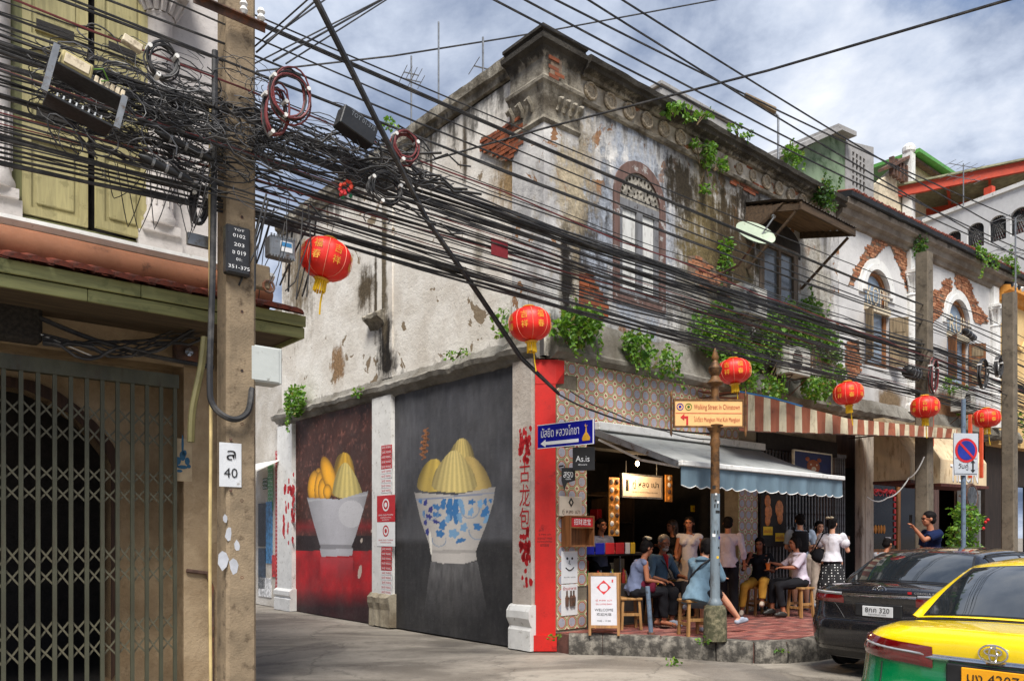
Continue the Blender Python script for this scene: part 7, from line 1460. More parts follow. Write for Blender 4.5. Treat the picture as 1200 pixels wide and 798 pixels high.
plant('cornice_bush', 'yellow green bush sprouting behind the cornice by the green house', 'bush', F, [cl(F, 928, 182, .4, .35, .14, 204)], .09)
plant('cornice_weed', 'dark fern growing at the top of the middle column of the white house', 'weed', B, [cl(B, 1076, 285, -.2, .2, .2, 120)], .09, 'leafd')
plant('cornice_bush', 'green bushes growing along the roof edge of the white house', 'bush', B, [cl(B, 1147, 298, -.3, .35, .16, 130), cl(B, 1160, 305, -.3, .3, .16, 90), cl(B, 1183, 308, -.3, .35, .2, 160)], .1)
plant('ledge_bush', 'green shrubs on the ledge of the white house beside the brown shutter', 'bush', B, [cl(B, 1128, 468, -.2, .35, .4, 260), cl(B, 1112, 450, -.2, .25, .2, 90), cl(B, 1190, 490, -.2, .3, .3, 100)], .09)
plant('ledge_bush', 'bushy fern growing at the far end of the side wall ledge', 'bush', S, [cl(S, 347, 470, -.22, .42, .34, 420)], .09)
plant('ledge_weed', 'small bright weed on the side ledge above the red painting', 'weed', S, [cl(S, 420, 459, -.2, .12, .1, 50)], .07)
plant('ledge_weed', 'thin grassy tuft sprouting at the corner above the second lantern', 'weed', S, [cl(S, 588, 378, -.15, .14, .22, 70)], .08)
plant('parapet_weed', 'tiny weed on the side parapet where the cables cross', 'weed', S, [cl(S, 456, 145, -.3, .14, .12, 40)], .08)
plant('ledge_weed', 'tiny weeds on the side ledge above the grey painting', 'weed', S, [cl(S, 528, 417, -.2, .1, .06, 30), cl(S, 542, 414, -.2, .1, .06, 30)], .06)
pb = at(1128, 660, 14.2); pl = thing('potted_tree', 'small bushy green tree with red ornaments before the far shopfront', 'potted tree', T((pb.x, pb.y, .25))); mb = MB(); 
for k in range(9): leaves(mb, (R.uniform(-.1, .1), R.uniform(-.1, .1), .6 + k * .15), (.36 - .022 * k, .3, .16), 150, .085)
stuff(mb.build('foliage', MT['leaf'], pl)); mb = MB(); mb.tube([(0, 0, .2), (.02, 0, 1.8)], [.04, .015], 6); mb.build('trunk', pm('stem_brown', (.12, .08, .04), .9), pl); mb = MB(); mb.lathe([(.16, 0), (.22, .35), (.2, .35), (.18, .3), (.001, .3)], n=14); mb.build('pot', MT['ptile'], pl)
for k in range(9): mb = MB(); mb.ball((R.uniform(-.3, .3), -.3, R.uniform(.6, 1.7)), .03, 6); mb.build('ornament', MT['redp'], pl, True)
for k, (px, py, lab) in enumerate([(898, 752, 'tiny weed at the foot of the signpost'), (650, 742, 'tuft of weed at the kerb end by the red board'), (790, 782, 'small weed tuft at the foot of the kerb'), (916, 768, 'weed tuft growing from the kerb face near the black car')]):
    Yk = [10.0, 10.75, 9.86, 10.05][k]; px = [824, 650, 790, 916][k]; p = at(px, py, Yk); r = thing('pavement_weed', lab, 'weed', T((p.x, p.y, [.25, .2, .0, .12][k]))); mb = MB(); leaves(mb, (0, 0, .03), (.1, .05, .04), 26, .05); stuff(mb.build('foliage', MT['leaf'], r))
# ================================================================ cars
LC, WC = 4.62, .885
ZL = [(.20, .80, .14), (.30, .85, .05), (.42, .875, .012), (.55, .885, .0), (.62, .885, .012), (.67, .883, .045), (.78, .88, .07), (.88, .868, .065), (.95, .84, .055), (.995, .785, .07), (1.03, .70, .13)]
def zw_(z):
    if z <= ZL[0][0]: return ZL[0][1:]
    for a, b in zip(ZL, ZL[1:]):
        if z <= b[0]: t = (z - a[0]) / (b[0] - a[0]); t = t * t * (3 - 2 * t) if 0 else t; return a[1] + (b[1] - a[1]) * t, a[2] + (b[2] - a[2]) * t
    return ZL[-1][1:]
def ztop(y): return float(np.interp(y, [0, .5, 1.0, 1.8, 3.2, 3.7, 4.2, 4.5, 4.62], [1.03, 1.03, .995, .97, .95, .94, .88, .78, .7]))
RXc, RYc = .36, .30
def outl(s, z):
    """body outline at height z: s metres from the rear centre, along the right side"""
    w, r = zw_(z); L1 = w - RXc; arc = .52; L2 = LC - 2 * RYc - r - .05
    if s < L1: return (s, r + .055 * (s / w) ** 2)
    y0 = r + .055 * (L1 / w) ** 2
    if s < L1 + arc: a = (s - L1) / arc * math.pi / 2; return (L1 + RXc * math.sin(a) ** .9, y0 + RYc * (1 - math.cos(a)))
    s -= L1 + arc
    if s < L2: t = s / L2; return (w + .018 * math.sin(math.pi * t), y0 + RYc + s)
    s -= L2
    if s < arc: a = s / arc * math.pi / 2; return (L1 + RXc * math.cos(a), y0 + RYc + L2 + RYc * math.sin(a))
    s -= arc; return (max(0, L1 - s), y0 + RYc * 2 + L2 + .03 * min(1, s / L1))
def surf(s, z, off=0., sgn=1):
    x, y = outl(s, z); x1, y1 = outl(s + .01, z); dx, dy = x1 - x, y1 - y; l = math.hypot(dx, dy) or 1; n = Vector((dy / l, -dx / l, 0))
    xa, ya = outl(s, z + .01); dd = Vector((xa - x, ya - y, .01)); tz = dd.normalized(); ts = Vector((dx, dy, 0)).normalized(); n = ts.cross(tz); n = n if n.dot(Vector((x, y - 2.3, 0))) > 0 else -n
    return Vector(((x + n.x * off) * sgn, y + n.y * off, z + n.z * off))
def patch(s0, s1, z0, z1, off, sgn=1, ns=10, nz=3, z0b=None, z1b=None, s0t=None, s1t=None):
    """strip of the body surface between two arc lengths; z may taper towards s1"""
    rows = []
    for j in range(nz + 1):
        v = j / nz; row = []
        for i in range(ns + 1):
            u = i / ns; a = s0 if s0t is None else s0 + (s0t - s0) * v; b = s1 if s1t is None else s1 + (s1t - s1) * v
            lo = z0 if z0b is None else z0 + (z0b - z0) * u; hi = z1 if z1b is None else z1 + (z1b - z1) * u
            e = off * (1 if 0 < i < ns and 0 < j < nz else .35); row.append(surf(a + (b - a) * u, lo + (hi - lo) * v, e, sgn))
        rows.append(row)
    return rows
ST = [((.0, .62, 1.07), (.73, .80, 1.03), (.76, .83, 1.015)), ((0, .93, 1.25), (.665, 1.04, 1.21), (.80, .98, 1.0)), ((0, 1.27, 1.40), (.585, 1.33, 1.365), (.84, 1.3, .985)), ((0, 1.62, 1.45), (.565, 1.64, 1.40), (.855, 1.75, .97)),
      ((0, 2.2, 1.468), (.575, 2.2, 1.415), (.862, 2.25, .96)), ((0, 2.7, 1.455), (.57, 2.7, 1.405), (.862, 2.8, .955)), ((0, 3.0, 1.41), (.56, 2.95, 1.37), (.855, 3.2, .95)), ((0, 3.4, 1.2), (.62, 3.3, 1.17), (.83, 3.45, .945)), ((0, 3.8, .99), (.68, 3.62, .98), (.78, 3.66, .94))]
def stn(v):
    v = max(0, min(len(ST) - 1.0001, v)); i = int(v); t = v - i; P = [ST[max(0, i - 1)], ST[i], ST[i + 1], ST[min(len(ST) - 1, i + 2)]]; o = []
    for k in range(3):
        p0, p1, p2, p3 = (Vector(P[j][k]) for j in range(4)); o.append(.5 * ((2 * p1) + (p2 - p0) * t + (2 * p0 - 5 * p1 + 4 * p2 - p3) * t * t + (3 * p1 - p0 - 3 * p2 + p3) * t ** 3))
    return o
def cabin(v, u, off=0., sgn=1):
    """u 0..1 centre to roof edge, 1..2 roof edge down to the belt"""
    c, e, b = stn(v)
    if u <= 1: p = Vector((e.x * u, c.y + (e.y - c.y) * u ** 2.2, c.z + (e.z - c.z) * u ** 2.4))
    else: t = u - 1; p = e.lerp(b, t) + Vector((.03 * math.sin(math.pi * t), 0, .02 * math.sin(math.pi * t)))
    ctr = Vector((0, 2.2, .9)); n = (p - ctr); n = Vector((n.x, n.y * .5, n.z)).normalized(); p = p + n * off; return Vector((p.x * sgn, p.y, p.z))
def car(name, label, M, body_m, low_m, plate, kind):
    root = thing(name, label, 'car' if kind == 'sedan' else 'taxi', M); gl = glass('car_glass_' + kind, (.012, .016, .02), .03); gl.node_tree.nodes['Principled BSDF'].inputs['Coat Weight'].default_value = 1.0
    zsplit = .86
    ss = [0, .1, .2, .3, .4, .48, .52, .56, .62, .68, .74, .8, .86, .92, .98, 1.04, 1.1, 1.2] + [1.4 + .2 * k for k in range(17)] + [4.75, 4.85, 4.95, 5.05, 5.15, 5.25, 5.35, 5.5, 5.65, 5.8]
    zs = [.2, .25, .3, .36, .42, .48, .55, .6, .62, .645, .67, .72, .78, .83, zsplit, .9, .95, .975, .995, 1.015, 1.03]
    def zz(y, z): return z if z <= .62 else .62 + (z - .62) * (ztop(y) - .62) / (1.03 - .62)
    mb = MB()
    for sg in (1, -1):
        rows = []
        for z in zs:
            row = []
            for s in ss: x, y = outl(s, z); row.append((x * sg, y, zz(y, z)))
            rows.append(row)
        k = zs.index(zsplit); mb.grid(rows[:k + 1], 1); mb.grid(rows[k:], 0)
    top = []
    for s in ss:
        x, y = outl(s, 1.03); z = zz(y, 1.03); top.append([(x * t, y - (.0), z + .035 * (1 - t * t) * min(1, y * 2.5)) for t in [-1 + k / 6 for k in range(13)]])
    mb.grid(top, 0); b = mb.build('body', [body_m, low_m], root, True)
    vs = [i * .25 for i in range(int((len(ST) - 1) / .25) + 1)]; us = [k / 8 for k in range(9)] + [1.2, 1.4, 1.6, 1.8, 2.0]; mb = MB()
    mb.grid([[cabin(v, u, 0, -1) for u in us[::-1]] + [cabin(v, u, 0, 1) for u in us[1:]] for v in vs]); mb.build('cabin', body_m, root, True)
    # glazing with black border
    def gp(name, v0, v1, u0, u1, off, m_, sides=(1,), n=12, mid=False):
        for sg in sides:
            rows = []
            for j in range(n + 1):
                v = v0 + (v1 - v0) * j / n
                if mid: rows.append([cabin(v, abs(-u1 + 2 * u1 * i / 16), off, 1 if -u1 + 2 * u1 * i / 16 >= 0 else -1) for i in range(17)])
                else: rows.append([cabin(v, u0 + (u1 - u0) * i / 5, off, sg) for i in range(6)])
            mb = MB(); mb.grid(rows); o = mb.build(name, m_, root, True)
        return o
    fr_ = MT['black']; gp('window_border', .1, 1.97, 0, .95, .004, fr_, mid=True); rw = gp('rear_window', .16, 1.9, 0, .91, .007, gl, mid=True)
    gp('windscreen', 6.1, 7.9, 0, .93, .006, gl, mid=True)
    for sg in (1, -1):
        gp('side_window_frame', 2.25, 6.6, 1.1, 1.95, .006, fr_, (sg,)); gp('side_window', 2.75, 4.3, 1.16, 1.88, .010, gl, (sg,)); gp('side_window', 4.45, 6.3, 1.16, 1.88, .010, gl, (sg,))
    mb = MB(); mb.tube([cabin(v, 1.08, .02, 1) for v in [2.3 + .25 * k for k in range(17)]], .012, 5); mb.build('rain_visor', fr_, root); mb = MB(); mb.tube([cabin(v, 1.93, .012, 1) for v in [2.0 + .25 * k for k in range(17)]], .008, 5); mb.build('window_trim', MT['chrome'], root)
    mb = MB(); c = cabin(1.93, .0, .0); mb.hull([c + Vector(p) for p in ((-.03, -.01, 0), (.03, -.01, 0), (0, .12, .0), (0, .1, .045), (0, .05, .03))]); mb.build('roof_antenna', fr_, root)
    # lamps
    lampm, nt, bb = newmat('tail_lamp_' + kind); v = coords(nt, (30, 30, 60)); nt.links.new(mix(nt, noi(nt, v, 2, 2), (.22, .004, .006), (.07, .001, .002)), bb.inputs['Base Color']); bb.inputs['Roughness'].default_value = .12; bb.inputs['Coat Weight'].default_value = 1; bb.inputs['Specular IOR Level'].default_value = .8
    clear = pm('clear_lens', (.45, .46, .48), .12, .1, metal=.4, bump=0)
    for sg in (1, -1):
        if kind == 'sedan':
            mb = MB(); mb.grid(patch(.40, 1.12, .835, .925, .012, sg, 16, 3, .85, .93)); l = mb.build('tail_lamp', lampm, root, True)
            mb = MB(); mb.grid(patch(.42, 1.02, .93, .96, .012, sg, 14, 2, .94, .965)); mb.build('clear_strip', clear, l, True)
            mb = MB(); mb.grid(patch(.45, 1.0, .872, .885, .015, sg, 12, 1)); mb.build('lamp_band', pm('lamp_dark', (.1, .004, .005), .2), l, True)
            mb = MB(); mb.grid(patch(.78, .95, .34, .39, .01, sg, 5, 1)); mb.build('bumper_reflector', lampm, root, True)
            mb = MB(); mb.tube([surf(.62 + .0 * t, .9 - .3 * t / 8, .003, sg) for t in range(0)] or [surf(.52 - .02 * t, .84 - .025 * t, .002, sg) for t in range(8)], .003, 4); mb.build('panel_gap', MT['inkblack'], root)
        else:
            mb = MB(); mb.grid(patch(.34, 1.12, .80, .93, .014, sg, 18, 5, .86, .985)); l = mb.build('tail_lamp', lampm, root, True)
            mb = MB(); mb.grid(patch(.36, .86, .865, .895, .02, sg, 10, 2, .90, .935)); mb.build('clear_strip', clear, l, True)
            mb = MB(); mb.grid(patch(.40, 1.0, .91, .918, .02, sg, 10, 1, .955, .962)); mb.build('lamp_band', clear, l, True)
            mb = MB(); mb.tube([surf(.64, .80 - .05 * t, .003, sg) for t in range(10)], .004, 4); mb.build('panel_gap', MT['inkblack'], root)
    # chrome strip, trunk lines, plate, badge
    zc = .932 if kind == 'sedan' else .868
    mb = MB()
    mb.grid([list(reversed([surf(s, z, .014 if 0 < j < 2 else .003, -1) for s in [.41 * i / 6 for i in range(7)]]))[:-1] + [surf(s, z, .014 if 0 < j < 2 else .003, 1) for s in [.41 * i / 6 for i in range(7)]] for j, z in enumerate((zc - .018, zc - .004, zc + .012, zc + .018))]); mb.build('chrome_strip', MT['chrome'], root, True)
    mb = MB(); mb.tube([surf(s, .655, .003, -1) for s in [.6 - .06 * i for i in range(11)]] + [surf(s, .655, .003, 1) for s in [.06 * i for i in range(11)]], .0045, 4); mb.build('bumper_gap', MT['inkblack'], root)
    mb = MB(); mb.tube([cabin(0, abs(t), -.012, 1 if t >= 0 else -1) + Vector((0, -.03, -.012)) for t in [-1 + .1 * i for i in range(21)]], .008, 4); mb.build('boot_gap', MT['inkblack'], root)
    pt = surf(0, .79, .012); mb = MB(); mb.bevbox(-.26, .26, pt.y - .004, pt.y + .05, .70, .845, .01); rcs = mb.build('plate_recess', MT['black'], root)
    ps = thing_part = MB(); ps.bevbox(-.17, .17, pt.y - .016, pt.y - .006, .705, .82 if kind == 'sedan' else .83, .004); pl = ps.build('number_plate', plate[0], root)
    text(plate[1], .27, .055, MT['inkblack'], pl, T((0, pt.y - .017, .778))); text('กรุงเทพมหานคร', .2, .018, MT['inkblack'], pl, T((0, pt.y - .017, .727)), 'small_lettering')
    p = surf(0, 1.01 if kind == 'sedan' else .915, .012); cz = (.998 if kind == 'sedan' else .925); y = p.y - .006; mb = MB()
    for (cx, c_, rx, rz) in ((0, cz, .075, .05), (0, cz + .012, .045, .02), (0, cz, .02, .046)): mb.tube([(cx + rx * math.cos(t * math.pi / 12), y + (.02 if kind == 'sedan' else .0) * (c_ + rz * math.sin(t * math.pi / 12) - cz) / .05, c_ + rz * math.sin(t * math.pi / 12)) for t in range(25)], .0058, 6)
    mb.build('emblem', MT['chrome'], root, True)
    if kind == 'sedan':
        q = surf(.52, .975, .012); o = text('COROLLA ALTIS', .26, .024, MT['chrome'], root, T((.52, q.y, .985)) @ RZ(rad(8))); mb = MB(); mb.box(-.02, .02, -.004, 0, -.013, .013); mb.build('red_badge', MT['redp'], root, M=T((.34, surf(.34, .985, .012).y, .985)))
    else:
        text('TAXI', .0001, .0001, MT['chrome'], root, T((0, 3, .5)))
    mb = MB(); mb.grid(patch(0, 1.1, .21, .34, .006, 1, 14, 2)); mb.grid(patch(0, 1.1, .21, .34, .006, -1, 14, 2)); mb.build('bumper_valance', fr_, root, True)
    # wheels
    tm_, rm_ = pm('tyre_rubber', (.015, .015, .015), .85, .3, bump=.4), MT['chrome']
    for y in (.98, 3.68):
        for sg in (1, -1):
            x = sg * .80; mb = MB(); mb.lathe([(.36, -.02), (.36, .0), (.001, .001)], (0, 0, 0), 24, 'x'); mb.build('wheel_arch', MT['dark'], root, M=T((sg * .888, y, .335)) @ (RZ(0) if sg > 0 else RZ(math.pi)))
            mb = MB(); mb.lathe([(.2, -.1), (.29, -.1), (.315, -.07), (.318, 0), (.315, .07), (.29, .1), (.2, .095)], n=28, axis='x', caps=False); wh = mb.build('wheel', tm_, root, True, M=T((x, y, .318)) @ (RZ(0) if sg > 0 else RZ(math.pi)))
            mb = MB(); mb.lathe([(.2, .06), (.205, .1), (.19, .1), (.185, .06)], n=24, axis='x', caps=False); [mb.hull([(.07, .03 * math.cos(a + 1.57) + .03 * math.cos(a), .03 * math.sin(a + 1.57) + .03 * math.sin(a)), (.07, -.03 * math.cos(a + 1.57) + .03 * math.cos(a), -.03 * math.sin(a + 1.57) + .03 * math.sin(a)), (.09, .19 * math.cos(a + .12), .19 * math.sin(a + .12)), (.09, .19 * math.cos(a - .12), .19 * math.sin(a - .12)), (.05, .19 * math.cos(a), .19 * math.sin(a))]) for a in [2 * math.pi * k / 5 for k in range(5)]]; mb.lathe([(.001, .09), (.04, .09), (.05, .06)], n=10, axis='x'); mb.build('rim', rm_, wh)
    for sg in (1, -1): mb = MB(); mb.hull([(sg * .86, 3.05, .98), (sg * 1.02, 3.05, 1.0), (sg * 1.04, 3.05, 1.1), (sg * .9, 3.05, 1.1), (sg * .88, 3.2, 1.0), (sg * 1.0, 3.18, 1.02), (sg * 1.0, 3.18, 1.08)]); mb.build('wing_mirror', body_m, root)
    for sg in (1, -1):
        for yv in (1.9, 2.9): mb = MB(); mb.bevbox(sg * .895 - .012, sg * .895 + .012, yv, yv + .18, .80, .83, .004); mb.build('door_handle', body_m, root)
    for yv in (1.55, 2.35, 3.35):
        for sg in (1, -1): mb = MB(); mb.tube([(sg * (outl(1.1, z)[0] + .019), yv, z) for z in (.35, .5, .65, .8, .92)], .003, 4); mb.build('door_gap', MT['inkblack'], root)
    return root
def paint(name, col, flake=.0): 
    m = pm(name, col, .22, .06, scale=2, bump=0, coat=1, dirt=.05, dirtcol=tuple(x * .7 + .02 for x in col)); return m
CR = rad(-49.9)
blk = paint('black_car_paint', (.008, .008, .01)); yel = paint('taxi_yellow', lin(248, 214, 0)); grn = paint('taxi_green', lin(0, 110, 60))
plw = pm('plate_reflective', lin(205, 205, 205), .4, .04); ply = pm('plate_amber', lin(240, 165, 20), .4, .04)
car('parked_car', 'black sedan parked along the kerb with a white number plate', T((4.02, 8.75, 0)) @ RZ(CR), blk, blk, (plw, '8กค 320'), 'sedan')
car('taxi', 'yellow and green taxi in the lower right corner of the street', T((2.72, 4.5, 0)) @ RZ(CR), yel, grn, (ply, 'มง 4207'), 'taxi')
# ================================================================ people
def rc(mb, p0, r0, p1, r1, n=10, flat0=False, flat1=False, sq=1.0, side=None):
    """tapered capsule"""
    p0, p1 = Vector(p0), Vector(p1); d = p1 - p0; L = d.length; d = d / L if L > 1e-6 else Vector((0, 0, 1)); prof = []
    if flat0: prof.append((.0001, 0)); prof.append((r0, 0))
    else: prof += [(r0 * math.sin(a), -r0 * math.cos(a)) for a in (0.01, .5, 1.0, 1.571)]
    if flat1: prof += [(r1, L), (.0001, L)]
    else: prof += [(r1 * math.cos(a), L + r1 * math.sin(a)) for a in (0, .55, 1.1, 1.56)]
    a = Vector(side) if side else (Vector((1, 0, 0)) if abs(d.x) < .8 else Vector((0, 1, 0))); x = (a - d * a.dot(d)).normalized(); y = d.cross(x)
    vs = [p0 + d * h + x * r * math.cos(2 * math.pi * k / n) + y * r * sq * math.sin(2 * math.pi * k / n) for r, h in prof for k in range(n)]; m = len(prof)
    fs = [(i * n + k, i * n + (k + 1) % n, (i + 1) * n + (k + 1) % n, (i + 1) * n + k) for i in range(m - 1) for k in range(n)] + [tuple(range(n))[::-1], tuple((m - 1) * n + k for k in range(n))]
    mb.add(vs, fs)
def blob(mb, name, m, parent, voxel=.009, smooth=2, ratio=.5, fold=0., M=None):
    o = mb.build('tmp', m); md = o.modifiers.new('r', 'REMESH'); md.mode = 'VOXEL'; md.voxel_size = voxel; md.use_smooth_shade = True
    if smooth: s = o.modifiers.new('s', 'SMOOTH'); s.iterations = smooth; s.factor = .5
    if ratio < 1: d = o.modifiers.new('d', 'DECIMATE'); d.ratio = ratio
    me = bpy.data.meshes.new_from_object(o.evaluated_get(bpy.context.evaluated_depsgraph_get())); bpy.data.objects.remove(o)
    if fold:
        n = len(me.vertices); co = np.empty(n * 3); me.vertices.foreach_get('co', co); co = co.reshape(-1, 3); nr = np.empty(n * 3); me.vertices.foreach_get('normal', nr); nr = nr.reshape(-1, 3)
        ph = co @ np.array([[19, 7], [11, -23], [9, 6.]]); d = fold * (np.sin(ph[:, 0]) * np.cos(ph[:, 1]) + .6 * np.sin(ph[:, 0] * 2.1 + co[:, 2] * 13)); co += nr * d[:, None]; me.vertices.foreach_set('co', co.ravel()); me.update()
    me.materials.clear(); me.materials.append(m); me.polygons.foreach_set('use_smooth', [True] * len(me.polygons)); me.name = name
    return obj_of(me, name, parent, M)
def person(label, X, Y, heading, h=1.65, pose='stand', z0=.255, skin='skin2', hair='hair', style='short', top=None, sleeve=.55, hem=.0, flare=0., bottom=None, bot='trousers', blen=1.0, shoes=None, arms=None, lean=0., legs=None, headturn=(0, 0), beard=False, female=False, spine=0., group=None, skirt_len=.6, seat=.49):
    k = h / 1.7; V = lambda x, y, z: Vector((x * k, y * k, z * k)); root = thing('person', label, 'person', T((X, Y, z0)) @ RZ(-rad(heading)))
    sh = .165 if female else .185
    if pose == 'stand': pel = V(0, 0, .93); hip = .09; base = 0
    else: pel = Vector((0, 0, seat + .10))
    up = Vector((0, math.sin(lean), math.cos(lean))); sd = Vector((math.cos(spine), 0, math.sin(spine)))
    wai = pel + up * .16 * k; che = pel + up * .34 * k; nek = pel + up * .50 * k + Vector((0, .02 * k * (1 + lean), 0)); hd = nek + Vector((0, .03 + .06 * math.sin(lean), .155)) * k
    shp = {s: che + up * .10 * k + Vector((s * sh * k, 0, 0)) for s in (1, -1)}; hipp = {s: pel + Vector((s * .085 * k, 0, -.02)) for s in (1, -1)}
    LG = {}
    for s in (1, -1):
        if legs and s in legs: kn, an, toe = (Vector(p) for p in legs[s])
        elif pose == 'stand': kn, an, toe = V(s * .095, .02, .50), V(s * .1, -.02, .09), V(s * .12, .15, .03)
        else: kn, an, toe = Vector((s * .14, .42 * k, seat + .05)), Vector((s * .14, .40 * k, .09)), Vector((s * .15, .58 * k, .035))
        LG[s] = (kn, an, toe)
    AR = {}
    for s in (1, -1):
        e, hnd = ((Vector((s * .05, -.02, -.28)), Vector((s * .06, .06, -.52))) if not arms or s not in arms else (Vector(arms[s][0]), Vector(arms[s][1]))); AR[s] = (shp[s] + e * k, shp[s] + hnd * k)
    mb = MB()
    rc(mb, hipp[1], .095 * k, hipp[-1], .095 * k, sq=1.05); rc(mb, pel, .115 * k, wai, .095 * k); rc(mb, wai, .10 * k, che, .115 * k); rc(mb, che + Vector((sh * .5 * k, 0, .03)), .085 * k, che + Vector((-sh * .5 * k, 0, .03)), .085 * k, sq=1.0); rc(mb, shp[1], .048 * k, shp[-1], .048 * k)
    rc(mb, che, .07 * k, nek, .05 * k); rc(mb, nek, .05 * k, hd - Vector((0, .01, .06)) * k, .047 * k)
    if female:
        for s in (1, -1): mb.ball(che + Vector((s * .065 * k, .085 * k, .0)), .06 * k, 10)
    for s in (1, -1):
        e, hn = AR[s]; rc(mb, shp[s], .047 * k, e, .036 * k); d = (hn - e).normalized(); wr = hn - d * .07 * k; rc(mb, e, .037 * k, wr, .025 * k)
        a = Vector((0, 0, 1)) if abs(d.z) < .8 else Vector((0, 1, 0)); lat = d.cross(a).normalized(); nr_ = lat.cross(d).normalized() * -1
        rc(mb, wr, .024 * k, hn - d * .01 * k, .03 * k, sq=.6, side=lat)
        for f in range(4):
            b = hn + lat * (.024 - .016 * f) * k; L = (.062, .072, .068, .052)[f] * k; m_ = b + d * L * .55 + nr_ * .008 * k; t_ = m_ + d * L * .35 + nr_ * .025 * k; rc(mb, b, .0095 * k, m_, .0088 * k, 6); rc(mb, m_, .0088 * k, t_, .0075 * k, 6)
        b = wr + d * .02 * k + lat * .022 * k; t_ = b + (d * .6 + lat * .7 + nr_ * .3).normalized() * .055 * k; rc(mb, b, .012 * k, t_, .0095 * k, 6)
        kn, an, toe = LG[s]; rc(mb, hipp[s], .088 * k, kn, .056 * k); rc(mb, kn, .056 * k, an + (kn - an) * .55, .054 * k); rc(mb, an + (kn - an) * .55, .053 * k, an, .034 * k); rc(mb, an - Vector((0, .0, .03)), .034 * k, toe, .026 * k); rc(mb, an, .03 * k, an - (toe - an).normalized() * .03 - Vector((0, 0, .04)), .03 * k)
    # head
    HR = RZ(-headturn[0]) @ RX(-headturn[1]); H = lambda x, y, z: hd + HR @ (Vector((x, y, z)) * k)
    hb = MB(T(hd) @ HR @ Matrix.Scale(k, 4)); hb.ball((0, -.005, .03), (.076, .094, .088), 14); hb.ball((0, .025, -.035), (.056, .066, .07), 12); hb.ball((0, .055, -.085), (.026, .022, .022), 8); hb.hull([(0, .085, .02), (-.012, .085, -.022), (.012, .085, -.022), (0, .113, -.02), (0, .09, -.028)])
    hb.ball((0, .078, .03), (.05, .016, .012), 8)
    for s in (1, -1): hb.ball((s * .078, -.005, -.0), (.012, .02, .03), 8); hb.ball((s * .035, .07, -.02), (.02, .016, .018), 8)
    hb.ball((0, .083, -.05), (.022, .01, .012), 8); mb.v += hb.v[:0]; n0 = len(mb.v); mb.v += hb.v; mb.f += [tuple(n0 + a for a in f) for f in hb.f]; mb.m += hb.m
    blob(mb, 'body', MT[skin], root, .0085, 1, .45)
    HM = T(hd) @ HR @ Matrix.Scale(k, 4)
    for s in (1, -1):
        e = MB(); e.ball((s * .031, .083, .008), (.013, .007, .006), 8); e.build('eye', MT['inkblack'], root, True, M=HM); e = MB(); e.tube([(s * .016, .093, .026), (s * .034, .093, .031), (s * .052, .082, .026)], .0045, 5); e.build('eyebrow', MT[hair], root, True, M=HM)
    e = MB(); e.tube([(-.022, .086, -.050), (0, .095, -.052), (.022, .086, -.050)], .0045, 5); e.build('mouth', pm('lip', lin(140, 70, 62), .5), root, True, M=HM)
    # hair
    hm = MB(T(hd) @ HR @ Matrix.Scale(k, 4))
    hm.ball((0, -.018, .052), (.088, .099, .084), 14)
    hm.ball((0, -.042, -.005), (.083, .068, .078), 12)
    if style != 'short': 
        for s in (1, -1): hm.ball((s * .062, -.012, .02), (.022, .05, .06), 8)
    if style == 'bun': hm.ball((0, -.07, .13), (.045, .045, .04), 10); hm.ball((0, -.05, .1), (.05, .05, .04), 8)
    if style == 'pony': hm.ball((0, -.105, .07), (.035, .035, .04), 8); rc(hm, (0, -.12, .06), .03, (0, -.15, -.08), .022); rc(hm, (0, -.15, -.08), .024, (0, -.14, -.17), .008)
    if style == 'long':
        for s in (1, -1): rc(hm, (s * .066, -.02, .04), .024, (s * .075, -.005, -.15), .018)
        rc(hm, (0, -.07, .03), .06, (0, -.085, -.2), .045, sq=1.0)
    if style == 'bob':
        for s in (1, -1): rc(hm, (s * .068, -.01, .04), .026, (s * .07, .0, -.07), .022)
        rc(hm, (0, -.06, .03), .065, (0, -.065, -.06), .055)
    blob(hm, 'hair', MT[hair], root, .009, 1, .5, .0025)
    if beard: bm_ = MB(T(hd) @ HR @ Matrix.Scale(k, 4)); bm_.ball((0, .045, -.078), (.05, .048, .038), 10); bm_.tube([(-.03, .088, -.043), (0, .1, -.036), (.03, .088, -.043)], .009, 6); blob(bm_, 'beard', pm('grey_beard', (.25, .24, .23), .8, .3, bump=.6), root, .006, 1, 1)
    # top
    if top:
        g = .017; mb = MB(); rc(mb, wai, (.108) * k + g, che, .122 * k + g * .6); rc(mb, che + Vector((sh * .5 * k, 0, .03)), .092 * k + g * .4, che + Vector((-sh * .5 * k, 0, .03)), .092 * k + g * .4); rc(mb, shp[1], .052 * k + g * .3, shp[-1], .052 * k + g * .3); rc(mb, pel + up * (-.02 - hem) * k, (.125 + flare) * k + g, wai, .11 * k + g, flat0=True, n=16)
        if hem > .05 or pose == 'sit': rc(mb, pel + Vector((.06, 0, 0)), .11 * k + g, pel + Vector((-.06, 0, 0)), .11 * k + g)
        if female:
            for s in (1, -1): mb.ball(che + Vector((s * .065 * k, .088 * k, .0)), .066 * k, 10)
        rc(mb, che, .08 * k, nek - up * .02, .062 * k, flat1=True)
        for s in (1, -1):
            e, hn = AR[s]; d = (hn - e); wr = hn - d.normalized() * .08 * k
            if sleeve <= 0: continue
            if sleeve <= 1: rc(mb, shp[s], .058 * k + g * .5, shp[s].lerp(e, sleeve), .056 * k + g * .7, flat1=True)
            else: rc(mb, shp[s], .056 * k + g * .5, e, .044 * k + g * .6); rc(mb, e, .046 * k + g * .6, e.lerp(wr, sleeve - 1), .034 * k + g * .5, flat1=True)
        blob(mb, 'top', top, root, .011, 2, .5, .0075)
